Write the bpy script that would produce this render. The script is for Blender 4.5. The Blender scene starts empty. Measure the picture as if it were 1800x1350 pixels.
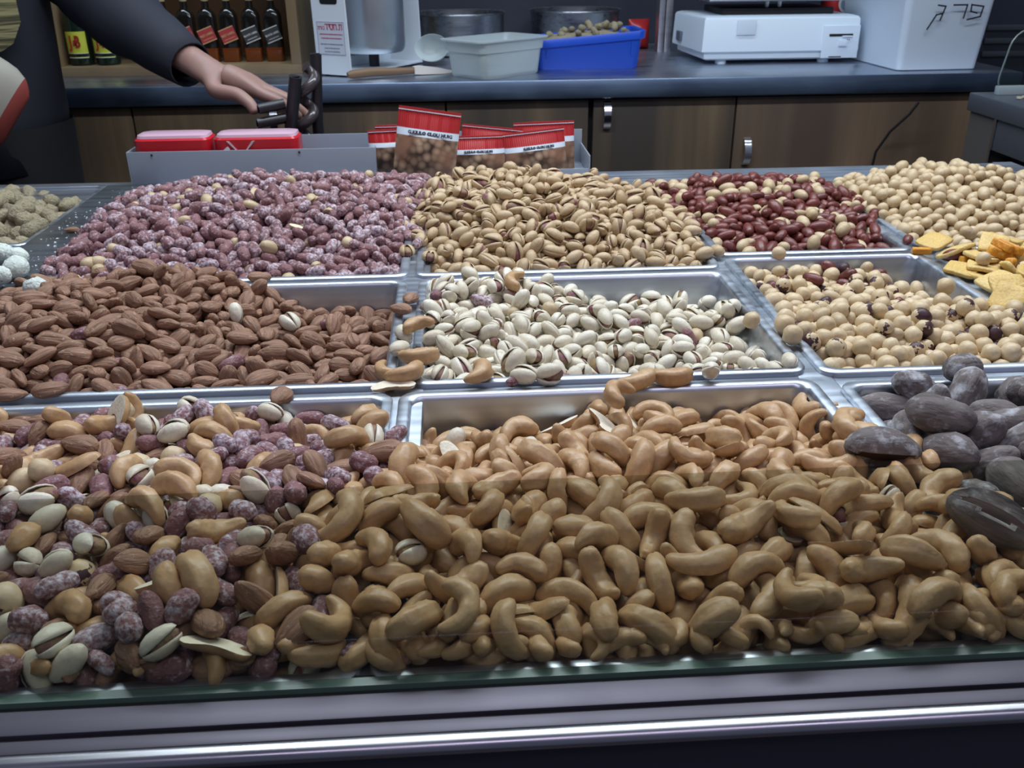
import bpy, bmesh, math, random, zlib, base64, struct
import numpy as np
from mathutils import Matrix, Vector, Quaternion, noise

SC = bpy.context.scene
COL = SC.collection
RIM = 0.90                      # height of the pan rims above the shop floor

# ---------------------------------------------------------------- camera, world, lights, exposure
def camera():
    f, p, y, r = 1615.79, 0.446619, 0.0586314, -0.0089358
    fw = Vector((math.sin(y) * math.cos(p), math.cos(y) * math.cos(p), -math.sin(p)))
    rt = Vector((math.cos(y), -math.sin(y), 0)); up = rt.cross(fw)
    c, s = math.cos(r), math.sin(r)
    a, b = rt * c + up * s, up * c - rt * s
    cd = bpy.data.cameras.new('camera'); o = bpy.data.objects.new('camera', cd); COL.objects.link(o)
    cd.sensor_width = 36; cd.lens = 36 * f / 1800; cd.clip_start = .02; cd.clip_end = 60
    o.matrix_world = Matrix(((a.x, b.x, -fw.x, 0), (a.y, b.y, -fw.y, 0), (a.z, b.z, -fw.z, RIM + .30), (0, 0, 0, 1)))
    cd.dof.use_dof = True; cd.dof.focus_distance = .62; cd.dof.aperture_fstop = 26
    SC.camera = o
camera()
SC.view_settings.view_transform = 'Standard'; SC.view_settings.look = 'None'
SC.view_settings.exposure = 0.0; SC.view_settings.gamma = 1.0; SC.view_settings.use_curve_mapping = False
W = bpy.data.worlds.new('market_ambience'); SC.world = W; W.use_nodes = True
W.node_tree.nodes['Background'].inputs[0].default_value = (.50, .58, .80, 1)
W.node_tree.nodes['Background'].inputs[1].default_value = .22
def area(name, loc, target, sx, sy, watts, colour, spread=math.pi):
    l = bpy.data.lights.new(name, 'AREA'); l.shape = 'RECTANGLE'; l.size = sx; l.size_y = sy; l.energy = watts; l.color = colour; l.spread = spread
    o = bpy.data.objects.new(name, l); COL.objects.link(o); o.location = loc
    o.rotation_euler = (Vector(target) - Vector(loc)).to_track_quat('-Z', 'Y').to_euler()
    return o
area('led_tube_display', (.24, 1.12, 1.93), (.24, .95, .9), 1.6, .08, 20.0, (.85, .93, 1.0))
area('led_tube_aisle', (.10, 1.85, 2.35), (.10, 2.0, .9), 2.4, .10, 17, (.70, .86, 1.0))
area('ceiling_lamp_customers', (.35, -.42, 2.5), (.2, .1, .9), 1.8, .30, 8, (.88, .80, 1.0))

# ---------------------------------------------------------------- helpers
def tag(o, label=None, cat=None, group=None, kind=None):
    if label: o['label'] = label
    if cat: o['category'] = cat
    if group: o['group'] = group
    if kind: o['kind'] = kind
    return o
def empty(name, loc=(0, 0, 0), rz=0.0, label=None, cat=None, group=None):
    o = bpy.data.objects.new(name, None); COL.objects.link(o); o.location = loc; o.rotation_euler = (0, 0, rz); o.empty_display_size = .02
    return tag(o, label, cat, group)
class MB:
    """collects shapes, then links them as one mesh object"""
    def __init__(s): s.b = bmesh.new(); s.mi = 0
    def add(s, V, F, M=None, mi=None):
        vs = [s.b.verts.new(tuple(v) if M is None else M @ Vector(v)) for v in V]
        for k, f in enumerate(F):
            try:
                g = s.b.faces.new([vs[i] for i in f]); g.material_index = s.mi if mi is None else (mi[k] if isinstance(mi, (list, tuple)) else mi); g.smooth = True
            except ValueError: pass
        return s
    def box(s, a, b, bev=0.0, M=None, seg=2):
        t = bmesh.new(); bmesh.ops.create_cube(t, size=1.0)
        for v in t.verts: v.co = Vector([a[i] + (v.co[i] + .5) * (b[i] - a[i]) for i in range(3)])
        if bev: bmesh.ops.bevel(t, geom=t.edges[:], offset=bev, segments=seg, affect='EDGES', profile=.6)
        t.verts.index_update()
        s.add([v.co.copy() for v in t.verts], [[v.index for v in f.verts] for f in t.faces], M); t.free(); return s
    def lathe(s, prof, n=24, M=None, close=True):
        V = []; F = []
        for r, z in prof:
            for k in range(n): a = 2 * math.pi * k / n; V.append((r * math.cos(a), r * math.sin(a), z))
        for i in range(len(prof) - 1):
            for k in range(n): k2 = (k + 1) % n; F.append((i * n + k, i * n + k2, (i + 1) * n + k2, (i + 1) * n + k))
        if close:
            if prof[0][0] > 1e-5: F.append(tuple(range(n))[::-1])
            if prof[-1][0] > 1e-5: F.append(tuple((len(prof) - 1) * n + k for k in range(n)))
        return s.add(V, F, M)
    def pipe(s, pts, rad, n=10, caps=True):
        pts = [Vector(p) for p in pts]; m = len(pts); R = rad if isinstance(rad, (list, tuple)) else [rad] * m
        V = []; F = []; prev = None
        for i, p in enumerate(pts):
            d = (pts[min(i + 1, m - 1)] - pts[max(i - 1, 0)]).normalized()
            u = prev - d * prev.dot(d) if prev is not None else d.orthogonal()
            u.normalize(); prev = u; w = d.cross(u)
            for k in range(n): a = 2 * math.pi * k / n; V.append(p + (u * math.cos(a) + w * math.sin(a)) * R[i])
        for i in range(m - 1):
            for k in range(n): k2 = (k + 1) % n; F.append((i * n + k, i * n + k2, (i + 1) * n + k2, (i + 1) * n + k))
        if caps: F.append(tuple(range(n))[::-1]); F.append(tuple((m - 1) * n + k for k in range(n)))
        return s.add(V, F)
    def loops(s, L, cap0=False, cap1=False, M=None):
        n = len(L[0]); V = [p for l in L for p in l]; F = []
        for i in range(len(L) - 1):
            for k in range(n): k2 = (k + 1) % n; F.append((i * n + k, i * n + k2, (i + 1) * n + k2, (i + 1) * n + k))
        if cap0: F.append(tuple(range(n))[::-1])
        if cap1: F.append(tuple((len(L) - 1) * n + k for k in range(n)))
        return s.add(V, F, M)
    def prism(s, poly, t, M=None):
        """outline in xz, thickness t along +y"""
        return s.loops([[(x, 0, z) for x, z in poly], [(x, t, z) for x, z in poly]], True, True, M)
    def build(s, name, mat, parent=None, flat=40, loc=None):
        m = bpy.data.meshes.new(name); bmesh.ops.recalc_face_normals(s.b, faces=s.b.faces[:]); s.b.to_mesh(m); s.b.free()
        for q in (mat if isinstance(mat, (list, tuple)) else [mat]): m.materials.append(q)
        try: m.set_sharp_from_angle(angle=math.radians(flat))
        except Exception: pass
        o = bpy.data.objects.new(name, m); COL.objects.link(o)
        if parent is not None: o.parent = parent
        if loc is not None: o.location = loc
        return o
def rrect(x0, x1, y0, y1, r, z, n=5):
    out = []
    for cx, cy, a0 in ((x1 - r, y1 - r, 0), (x0 + r, y1 - r, 90), (x0 + r, y0 + r, 180), (x1 - r, y0 + r, 270)):
        for k in range(n + 1):
            a = math.radians(a0 + 90 * k / n); out.append((cx + r * math.cos(a), cy + r * math.sin(a), z))
    return out
def text(body, size, mat, name, parent, M, ext=.0004, bold=0.0, sx=1.0):
    c = bpy.data.curves.new(name, 'FONT'); c.body = body; c.size = size; c.align_x = 'CENTER'; c.align_y = 'CENTER'; c.extrude = ext; c.offset = bold; c.resolution_u = 2
    t = bpy.data.objects.new(name, c); COL.objects.link(t); dg = bpy.context.evaluated_depsgraph_get()
    m = bpy.data.meshes.new_from_object(t.evaluated_get(dg)); bpy.data.objects.remove(t); bpy.data.curves.remove(c)
    m.transform(M @ Matrix.Diagonal((sx, 1, 1, 1))); m.materials.clear(); m.materials.append(mat)
    o = bpy.data.objects.new(name, m); COL.objects.link(o); o.parent = parent
    return o
FRONT = Matrix.Rotation(math.pi / 2, 4, 'X')        # text in the xz plane, read from -y

# ---------------------------------------------------------------- materials
MATS = {}
def nt(name):
    m = bpy.data.materials.new(name); m.use_nodes = True; t = m.node_tree
    MATS[name] = m
    return m, t, t.nodes['Principled BSDF']
def node(t, kind, **kw):
    n = t.nodes.new(kind)
    for k, v in kw.items():
        if k in n.inputs: n.inputs[k].default_value = v
        else: setattr(n, k, v)
    return n
def mixc(t, fac, a, b, mode='MIX'):
    n = t.nodes.new('ShaderNodeMix'); n.data_type = 'RGBA'; n.blend_type = mode
    for s, v in ((n.inputs[0], fac), (n.inputs[6], a), (n.inputs[7], b)):
        if isinstance(v, bpy.types.NodeSocket): t.links.new(v, s)
        else: s.default_value = v if not isinstance(v, tuple) else (*v, 1)[:4]
    return n.outputs[2]
def ramp(t, src, lo, hi, a=0.0, b=1.0):
    n = node(t, 'ShaderNodeMapRange'); n.inputs[1].default_value = lo; n.inputs[2].default_value = hi; n.inputs[3].default_value = a; n.inputs[4].default_value = b
    t.links.new(src, n.inputs[0]); return n.outputs[0]
def coords(t, scale=(1, 1, 1), which='Object'):
    c = t.nodes.new('ShaderNodeTexCoord'); mp = t.nodes.new('ShaderNodeMapping'); mp.inputs['Scale'].default_value = scale
    t.links.new(c.outputs[which], mp.inputs[0]); return mp.outputs[0]
def tnoise(t, vec, scale, detail=3.0, rough=.5):
    n = node(t, 'ShaderNodeTexNoise', Scale=scale, Detail=detail, Roughness=rough); t.links.new(vec, n.inputs['Vector']); return n.outputs[0]
def bump(t, src, bs, strength, dist):
    n = node(t, 'ShaderNodeBump', Strength=strength, Distance=dist); t.links.new(src, n.inputs['Height']); t.links.new(n.outputs[0], bs.inputs['Normal'])
def plain(name, col, rough=.5, metal=0.0, spec=.5, **kw):
    m, t, b = nt(name); b.inputs['Base Color'].default_value = (*col, 1); b.inputs['Roughness'].default_value = rough; b.inputs['Metallic'].default_value = metal
    b.inputs['Specular IOR Level'].default_value = spec
    for k, v in kw.items(): b.inputs[k].default_value = v
    return m
def steel(name, col, rough, scale=(3, 140, 140), var=.10, dirt=0.0):
    m, t, b = nt(name); v = coords(t, scale); n = tnoise(t, v, 1.0, 4)
    t.links.new(mixc(t, ramp(t, n, .3, .7), tuple(c * .86 for c in col), tuple(min(1, c * 1.08) for c in col)), b.inputs['Base Color'])
    b.inputs['Metallic'].default_value = 1.0
    big = tnoise(t, coords(t), 9.0, 4)
    a = node(t, 'ShaderNodeMath', operation='ADD'); t.links.new(ramp(t, n, .3, .7, rough - var / 2, rough + var / 2), a.inputs[0]); t.links.new(ramp(t, big, .35, .7, 0, .12), a.inputs[1])
    t.links.new(a.outputs[0], b.inputs['Roughness'])
    bump(t, n, b, .06, .0006)
    return m
def rnd(t):
    """one random number per nut, whether it is an object of its own or an island of a heap mesh"""
    o = t.nodes.new('ShaderNodeObjectInfo'); g = t.nodes.new('ShaderNodeNewGeometry')
    a = node(t, 'ShaderNodeMath', operation='ADD'); t.links.new(o.outputs['Random'], a.inputs[0]); t.links.new(g.outputs['Random Per Island'], a.inputs[1])
    f = node(t, 'ShaderNodeMath', operation='FRACT'); t.links.new(a.outputs[0], f.inputs[0]); return f.outputs[0]
def shifted(t, r, scale=(1, 1, 1)):
    v = coords(t, scale); a = node(t, 'ShaderNodeVectorMath', operation='ADD'); s = node(t, 'ShaderNodeVectorMath', operation='SCALE'); s.inputs[0].default_value = (3.1, 5.7, 2.3)
    t.links.new(r, s.inputs['Scale']); t.links.new(v, a.inputs[0]); t.links.new(s.outputs[0], a.inputs[1]); return a.outputs[0]
def nutmat(name, c1, c2, spot=None, spot_scale=300.0, spot_lo=.55, spot_hi=.65, rough=.55, fine=500.0, fine_amt=.18, bmp=.25, bscale=260.0, stretch=(1, 1, 1), spec=.4, sss=0.0, rand_spot=0.0, spread=0.0):
    m, t, b = nt(name); r = rnd(t); v = shifted(t, r); vs = shifted(t, r, stretch)
    base = mixc(t, r, c1, c2)
    n1 = tnoise(t, vs, fine, 3)
    base = mixc(t, fine_amt, base, mixc(t, ramp(t, n1, .36, .62), (.25, .22, .2), (1, 1, 1)), 'MULTIPLY') if fine_amt else base
    big = tnoise(t, v, 90.0, 2); base = mixc(t, ramp(t, big, .35, .7, 0, .35), base, tuple(c * .72 for c in c1))
    if spot:
        n2 = tnoise(t, v, spot_scale, 4, .6)
        if rand_spot:
            # only some of the nuts carry the patch
            rr = node(t, 'ShaderNodeMath', operation='FRACT'); mu = node(t, 'ShaderNodeMath', operation='MULTIPLY'); mu.inputs[1].default_value = 7.31
            t.links.new(r, mu.inputs[0]); t.links.new(mu.outputs[0], rr.inputs[0]); gt = ramp(t, rr.outputs[0], 1 - rand_spot - .12, 1 - rand_spot + .05, -.14, .14)
            ad = node(t, 'ShaderNodeMath', operation='ADD'); t.links.new(n2, ad.inputs[0]); t.links.new(gt, ad.inputs[1]); n2 = ad.outputs[0]
        if spread:
            f2 = node(t, 'ShaderNodeMath', operation='FRACT'); m2 = node(t, 'ShaderNodeMath', operation='MULTIPLY'); m2.inputs[1].default_value = 13.7
            t.links.new(r, m2.inputs[0]); t.links.new(m2.outputs[0], f2.inputs[0]); a2 = node(t, 'ShaderNodeMath', operation='ADD'); t.links.new(n2, a2.inputs[0]); t.links.new(ramp(t, f2.outputs[0], 0, 1, -spread, spread), a2.inputs[1]); n2 = a2.outputs[0]
        base = mixc(t, ramp(t, n2, spot_lo, spot_hi), base, spot)
    t.links.new(base, b.inputs['Base Color']); b.inputs['Roughness'].default_value = rough; b.inputs['Specular IOR Level'].default_value = spec
    if sss: b.inputs['Subsurface Weight'].default_value = sss; b.inputs['Subsurface Radius'].default_value = (.004, .002, .001)
    if bmp: bump(t, tnoise(t, vs, bscale, 3), b, bmp, .0026)
    return m
NM = {
 'cashew': nutmat('cashew_flesh', (.60, .385, .200), (.53, .315, .150), (.42, .215, .085), 130, .58, .78, .42, 260, .22, .22, 150, spec=.45, spread=.06),
 'cashew_cut': nutmat('cashew_cut_face', (.88, .81, .65), (.82, .72, .53), None, rough=.5, fine=300, fine_amt=.1),
 'almond': nutmat('almond_skin', (.30, .165, .103), (.37, .208, .134), (.50, .31, .21), 300, .60, .72, .62, 330, .50, .8, 300, (.12, 1, 1), .3),
 'coated_peanut': nutmat('salted_peanut_skin', (.285, .138, .138), (.215, .098, .104), (.60, .53, .585), 330, .48, .72, .62, 700, .22, .5, 380, spec=.3, spread=.10),
 'red_peanut': nutmat('red_peanut_skin', (.185, .042, .032), (.125, .030, .025), (.33, .085, .06), 240, .60, .72, .40, 300, .3, .35, 260, (.25, 1, 1), .5),
 'peanut_cut': nutmat('peanut_cut_face', (.80, .70, .50), (.72, .58, .36), None, rough=.5, fine_amt=.1),
 'pistachio': nutmat('pale_pistachio_shell', (.80, .745, .61), (.67, .585, .43), (.50, .38, .24), 120, .60, .80, .45, 500, .12, .12, 300),
 'roasted_pistachio': nutmat('roasted_pistachio_shell', (.60, .45, .275), (.47, .325, .18), (.36, .23, .13), 130, .58, .78, .48, 500, .15, .15, 300),
 'kernel': nutmat('pistachio_kernel', (.27, .15, .105), (.36, .26, .10), (.22, .07, .10), 160, .5, .6, .6, 500, .3, .3, 300),
 'hazelnut': nutmat('blanched_hazelnut', (.70, .55, .345), (.62, .465, .27), (.060, .024, .028), 48, .635, .645, .45, 300, .14, .2, 160, rand_spot=.25),
 'blanched_peanut': nutmat('blanched_peanut_flesh', (.60, .46, .285), (.50, .37, .21), (.68, .56, .38), 150, .58, .75, .45, 400, .10, .12, 220),
 'pecan': nutmat('pecan_shell', (.225, .192, .183), (.165, .138, .134), (.44, .44, .46), 95, .52, .72, .72, 200, .55, .8, 150, (.35, 1, 1), .25, spread=.08),
 'pecan_inside': plain('pecan_inside', (.045, .018, .014), .8),
 'cracker': nutmat('cheese_cracker', (.74, .53, .20), (.68, .45, .13), (.10, .07, .03), 420, .70, .74, .55, 500, .25, .3, 300),
 'crispy_chip': nutmat('orange_chip', (.74, .33, .035), (.66, .25, .02), (.8, .5, .15), 200, .55, .7, .5, 500, .2, .3, 300),
 'dusted_peanut': nutmat('dusted_shell', (.40, .345, .225), (.32, .275, .185), (.17, .14, .10), 230, .57, .70, .85, 600, .35, .9, 330, spec=.15),
 'white_coated_nut': nutmat('white_coating', (.74, .80, .72), (.68, .74, .68), (.12, .12, .12), 170, .64, .70, .75, 300, .2, .9, 210, spec=.2),
}
for k_, a_ in (('cashew_half', ['cashew', 'cashew_cut']), ('peanut_half', ['blanched_peanut', 'peanut_cut'])): NM[k_] = [NM[i] for i in a_]
ST = steel('pan_steel', (.56, .60, .66), .33)
STI = steel('bar_steel', (.50, .54, .60), .34)
STD = steel('dark_steel', (.20, .22, .25), .40)
RAIL = steel('rail_steel', (.155, .138, .178), .48)
GREY = plain('grey_powder_coat', (.33, .37, .43), .42, .35)
DARK = plain('dark_lacquer', (.022, .025, .040), .28)
BLACK = plain('black_plastic', (.012, .012, .014), .4)
CHROME = plain('chrome', (.78, .80, .83), .16, 1.0)
WHITE = plain('white_enamel', (.74, .80, .86), .35)

# ---------------------------------------------------------------- nut shapes (metres, long axis = x)
def tube(n, m, spine, prof, ry, rz, lump=0.0, seed=0, groove=0.0, flat=0.0, ends=0.55, rough=0.0, ridge=0.0):
    """closed surface swept along a spine: spine(t) -> (point, side axis), prof(t) -> radius factor"""
    rs = np.random.RandomState(seed); ph = rs.rand(6) * 6.28; fr = rs.randint(1, 4, 6)
    V = []; F = []
    ts = 0.5 - 0.5 * np.cos(np.linspace(0, math.pi, m + 2))
    ts = ends * ts + (1 - ends) * np.linspace(0, 1, m + 2)
    for t in ts[1:-1]:
        p, s = spine(t); r = prof(t)
        for k in range(n):
            a = 2 * math.pi * k / n
            q = 1 + lump * (math.sin(fr[0] * a + 5 * t + ph[0]) * .6 + math.sin(fr[1] * a - 9 * t + ph[1]) * .5 + math.sin(13 * t + ph[2] + fr[2] * a) * .4)
            if rough: q *= 1 + rough * noise.noise((p[0] * 210 + seed * 7.3, p[1] * 210 + math.cos(a) * 1.3, math.sin(a) * 1.3))
            if ridge: q *= 1 + ridge * (math.sin(9 * a + 2.2 * t + ph[3]) * .6 + math.sin(7 * a - 3.1 * t + ph[4]) * .5)
            if groove: q *= 1 - groove * (math.exp(-(((a + math.pi) % (2 * math.pi) - math.pi) / .22) ** 2) + math.exp(-((a - math.pi) / .22) ** 2))
            cy, cz = math.cos(a) * r * ry * q, math.sin(a) * r * rz * q
            if flat and cz < 0: cz *= (1 - flat)
            V.append((p[0] + s[0] * cy, p[1] + s[1] * cy, p[2] + cz))
    p0, _ = spine(0.0); p1, _ = spine(1.0)
    V.append(tuple(p0)); V.append(tuple(p1)); a0, a1 = len(V) - 2, len(V) - 1
    for i in range(m - 1):
        for k in range(n):
            k2 = (k + 1) % n
            F.append((i * n + k, i * n + k2, (i + 1) * n + k2, (i + 1) * n + k))
    for k in range(n):
        k2 = (k + 1) % n
        F.append((a0, k2, k)); F.append((a1, (m - 1) * n + k, (m - 1) * n + k2))
    F = [f[::-1] for f in F]
    return np.array(V), F
def straight(L, bow=0.0):
    def sp(t): return ((t - .5) * L, bow * math.sin(math.pi * t), 0.0), (0.0, 1.0)
    return sp
def arc(L, ang):
    R = L / ang
    def sp(t):
        a = (t - .5) * ang
        return (R * math.sin(a), R * (math.cos(a) - math.sin(ang / 2) / (ang / 2)), 0.0), (math.sin(a), math.cos(a))
    return sp
def dome(t, e=.5): return max(1e-4, 1 - (2 * t - 1) ** 2) ** e
def half_shell(Lx, Ry, Rz, n, m, side, open_a, th, seed):
    """half of a pistachio shell, hinged at -x: outer and inner skin joined at the lip"""
    V = []; F = []
    def add(sc):
        base = len(V)
        for i in range(m + 1):
            u = i / m; t = .5 - .5 * math.cos(math.pi * u); x = (t - .5) * Lx * sc; r = dome(t, .5) * (1.08 - .22 * t)
            for k in range(n + 1):
                a = math.pi * k / n
                V.append((x, Ry * sc * r * math.cos(a), side * Rz * sc * r * math.sin(a)))
        return base
    o = add(1.0); q = add(1.0 - th); w = n + 1
    for i in range(m):
        for k in range(n):
            f = (o + i * w + k, o + i * w + k + 1, o + (i + 1) * w + k + 1, o + (i + 1) * w + k)
            g = (q + i * w + k, q + (i + 1) * w + k, q + (i + 1) * w + k + 1, q + i * w + k + 1)
            F += [f, g] if side < 0 else [f[::-1], g[::-1]]
        for k in (0, n):
            f = (o + i * w + k, o + (i + 1) * w + k, q + (i + 1) * w + k, q + i * w + k)
            F.append(f if (k == 0) == (side < 0) else f[::-1])
    V = np.array(V); c, s = math.cos(open_a * side), math.sin(open_a * side)
    x = V[:, 0] + Lx / 2; z = V[:, 2].copy()
    V = np.stack([x * c - z * s - Lx / 2, V[:, 1], x * s + z * c], 1)
    return V, F
def merge(parts):
    V = []; F = []; M = []; b = 0
    for v, f, mi in parts:
        V.append(v); F += [tuple(i + b for i in t) for t in f]; M += [mi] * len(f); b += len(v)
    return np.concatenate(V), F, M
NVAR = {'cashew': 8, 'cashew_half': 3, 'almond': 5, 'coated_peanut': 5, 'red_peanut': 4, 'peanut_half': 2, 'pistachio': 6, 'roasted_pistachio': 5,
        'hazelnut': 5, 'blanched_peanut': 4, 'pecan': 5, 'cracker': 3, 'crispy_chip': 3, 'dusted_peanut': 5, 'white_coated_nut': 3}
KINDS = list(NVAR)
GROW = {'cashew': 1.1, 'cashew_half': 1.15, 'almond': 1.13, 'coated_peanut': 1.17, 'red_peanut': 1.25, 'peanut_half': 1.25, 'pistachio': 1.12, 'roasted_pistachio': 1.10, 'hazelnut': 1.18, 'blanched_peanut': 1.28,
        'pecan': 1.22, 'cracker': 1.3, 'crispy_chip': 1.35, 'dusted_peanut': 1.22}
def nut(kind, var, q=1.0):
    v, f, m = nut_raw(kind, var, q)
    return v * GROW.get(kind, 1.0), f, m
def nut_raw(kind, var, q=1.0):
    """-> vertices, faces, material slot of each face; q < 1 gives the plainer copy used deep in the heaps"""
    rs = np.random.RandomState(var * 17 + 3 + KINDS.index(kind) * 101)
    N = lambda a: max(5, int(round(a * q)))
    if kind == 'cashew':
        ang = (2.5, 3.2, 2.8, 3.7, 2.1, 3.0, 1.2, 2.7)[var]; L = (.036, .037, .033, .038, .033, .035, .019, .030)[var]; tp = .25 + .45 * rs.rand()
        pr = lambda t: dome(t, .42) * (1.0 + tp * .5 - tp * t) * (1 - .12 * math.sin(math.pi * t) * (var % 2))
        v, f = tube(N(18), N(18), arc(L, ang), pr, (.0061, .0058, .0064, .0056, .0063, .0060, .0064, .0066)[var], .0056 + .0010 * rs.rand(), .035, var, .15, rough=.16)
        return v, f, [0] * len(f)
    if kind == 'cashew_half':
        ang = (2.3, 2.9, 1.9)[var]; L = .035
        v, f = tube(N(14), N(14), arc(L, ang), lambda t: dome(t, .42) * (1.1 - .3 * t), .0066, .0055, .03, var + 9, 0, .93, rough=.12)
        return v, f, [1 if np.mean([v[i][2] for i in g]) < .0002 else 0 for g in f]
    if kind == 'almond':
        L = (.0235, .0215, .025, .0225, .0205)[var]; w = (.0066, .0069, .0064, .006, .0068)[var]
        v, f = tube(N(24), N(11), straight(L, .0006), lambda t: dome(t, .62) * (.78 + .44 * t) , w, .0040 + .0007 * rs.rand(), .025, var, .05, ridge=.035)
        return v, f, [0] * len(f)
    if kind == 'coated_peanut':
        L = (.0195, .0175, .021, .0155, .0185)[var]; wa = (.10, .05, .16, .0, .08)[var]
        v, f = tube(N(12), N(9), straight(L, .0008), lambda t: dome(t, .45) * (1 - wa * math.exp(-((t - .5) / .17) ** 2)) * (1.05 - .1 * t), .0056, .0054, .055, var, rough=.14)
        return v, f, [0] * len(f)
    if kind == 'red_peanut':
        L = (.018, .0165, .0195, .015)[var]
        v, f = tube(N(12), N(8), straight(L, .0004), lambda t: dome(t, .48) * (1.08 - .18 * t), .0050, .0048, .02, var)
        return v, f, [0] * len(f)
    if kind == 'peanut_half':
        v, f = tube(N(12), N(8), straight(.0165), lambda t: dome(t, .45) * (1.05 - .12 * t), .0050, .0046, .02, var, 0, .9)
        return v, f, [1 if np.mean([v[i][2] for i in g]) < .0002 else 0 for g in f]
    if kind in ('pistachio', 'roasted_pistachio'):
        L = (.0195, .0180, .0205, .0185, .0175, .0190)[var]; Ry = .0060; Rz = (.0059, .0062, .0056, .0063, .0058, .0060)[var]
        op = (.10, .16, .0, .24, .07, .13)[var]; n, m = N(8), N(7)
        a, fa = half_shell(L, Ry, Rz, n, m, 1, op, .1, var); b, fb = half_shell(L, Ry, Rz, n, m, -1, op, .1, var)
        return merge([(a, fa, 0), (b, fb, 0)])
    if kind == 'hazelnut':
        L = (.0140, .0132, .0145, .0125, .0135)[var]
        v, f = tube(N(12), N(9), straight(L), lambda t: dome(t, .52) * (1.1 - .3 * t * t) if var != 3 else dome(t, .5), .0066, .0065, .03, var, .06, rough=.12)
        return v, f, [0] * len(f)
    if kind == 'blanched_peanut':
        L = (.0125, .0145, .0115, .0160)[var]
        v, f = tube(N(12), N(8), straight(L), lambda t: dome(t, .5) * (1.06 - .12 * t), .0055, .0053, .02, var)
        return v, f, [0] * len(f)
    if kind == 'pecan':
        L = (.038, .034, .041, .036, .040)[var]
        v, f = tube(N(18), N(14), straight(L, .0012), lambda t: dome(t, .55) * (1.12 - .22 * t) * (1 + .05 * math.sin(9 * t + var)), .0108, .0103, .03, var, rough=.10)
        return v, f, [0] * len(f)
    if kind in ('cracker', 'crispy_chip'):
        s, t, k = (.0122, .0016, 1.0) if kind == 'cracker' else (.0095, .0030, .36)
        L = []
        for sc, z in ((0.0, -t), (.55, -t), (.95, -t), (1., -t * .6), (1., t * .6), (.95, t), (.55, t), (0.0, t)):
            l = []
            for i in range(24):
                a = 2 * math.pi * i / 24; c, d = math.cos(a), math.sin(a); e = (abs(c) ** 9 + abs(d) ** 9) ** (-1 / 9)
                x, y = s * sc * c * e, s * k * sc * d * e; l.append((x, y, z + (.0012 * math.sin(x * 150 + var) * math.cos(y * 130 + 2 * var) if k == 1 else 0)))
            L.append(l)
        V = [p for l in L for p in l]; F = [(r * 24 + i, r * 24 + (i + 1) % 24, (r + 1) * 24 + (i + 1) % 24, (r + 1) * 24 + i) for r in range(7) for i in range(24)]
        return np.array(V), F, [0] * len(F)
    if kind == 'dusted_peanut':
        L = (.032, .028, .035, .024, .030)[var]; wa = (.22, .12, .26, .0, .18)[var]
        v, f = tube(N(16), N(13), straight(L, .0016), lambda t: dome(t, .45) * (1 - wa * math.exp(-((t - .52) / .16) ** 2)) * (1.08 - .14 * t), .0086, .0084, .075, var, rough=.22)
        return v, f, [0] * len(f)
    if kind == 'white_coated_nut':
        v, f = tube(N(16), N(12), straight((.029, .031, .027)[var]), lambda t: dome(t, .5) * (1.05 - .08 * t), .0122, .0115, .06, var, rough=.18)
        return v, f, [0] * len(f)
def kernel(kind, var, q=1.0):
    L = (.0195, .0180, .0205, .0185, .0175, .0190)[var]
    v, f = tube(max(6, int(10 * q)), max(5, int(7 * q)), straight(L * .86), lambda t: dome(t, .55) * (1.06 - .14 * t), .0050, .0052, .05, var + 40, .12)
    v = (v + np.array([.0009 + .0016 * (var == 3), 0, 0])) * GROW[kind]
    return v, f, [0] * len(f)

# ---------------------------------------------------------------- room
def wood(name, c1, c2, dark):
    m, t, b = nt(name); v = coords(t, (26, 26, 1.6)); n = tnoise(t, v, 1.0, 5, .6); w = tnoise(t, coords(t, (7, 7, .5)), 1.0, 2)
    base = mixc(t, ramp(t, n, .3, .7), c1, c2); base = mixc(t, ramp(t, w, .42, .62), base, dark)
    t.links.new(base, b.inputs['Base Color']); b.inputs['Roughness'].default_value = .42; bump(t, n, b, .12, .002); return m
WOOD = wood('dark_wood_laminate', (.105, .076, .047), (.20, .140, .082), (.058, .049, .040))
WOODW = wood('brown_wood_laminate', (.150, .098, .064), (.22, .150, .092), (.095, .067, .047))
WOODL = wood('shelf_wood', (.23, .16, .085), (.30, .21, .115), (.17, .115, .06))
def slab(name, a, b, mat, kind='structure', **kw):
    o = MB().box(a, b, **kw).build(name, mat); tag(o, kind=kind); return o
TILE = plain('floor_tile', (.16, .15, .15), .35)
fl = slab('floor', (-3.0, -2.2, -.06), (3.2, 2.8, 0), TILE)
fl['label'] = 'grey shop floor'
slab('wall_back', (-3.0, 2.76, 0), (3.2, 2.86, 2.9), plain('dark_back_wall', (.030, .034, .052), .45))

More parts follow.
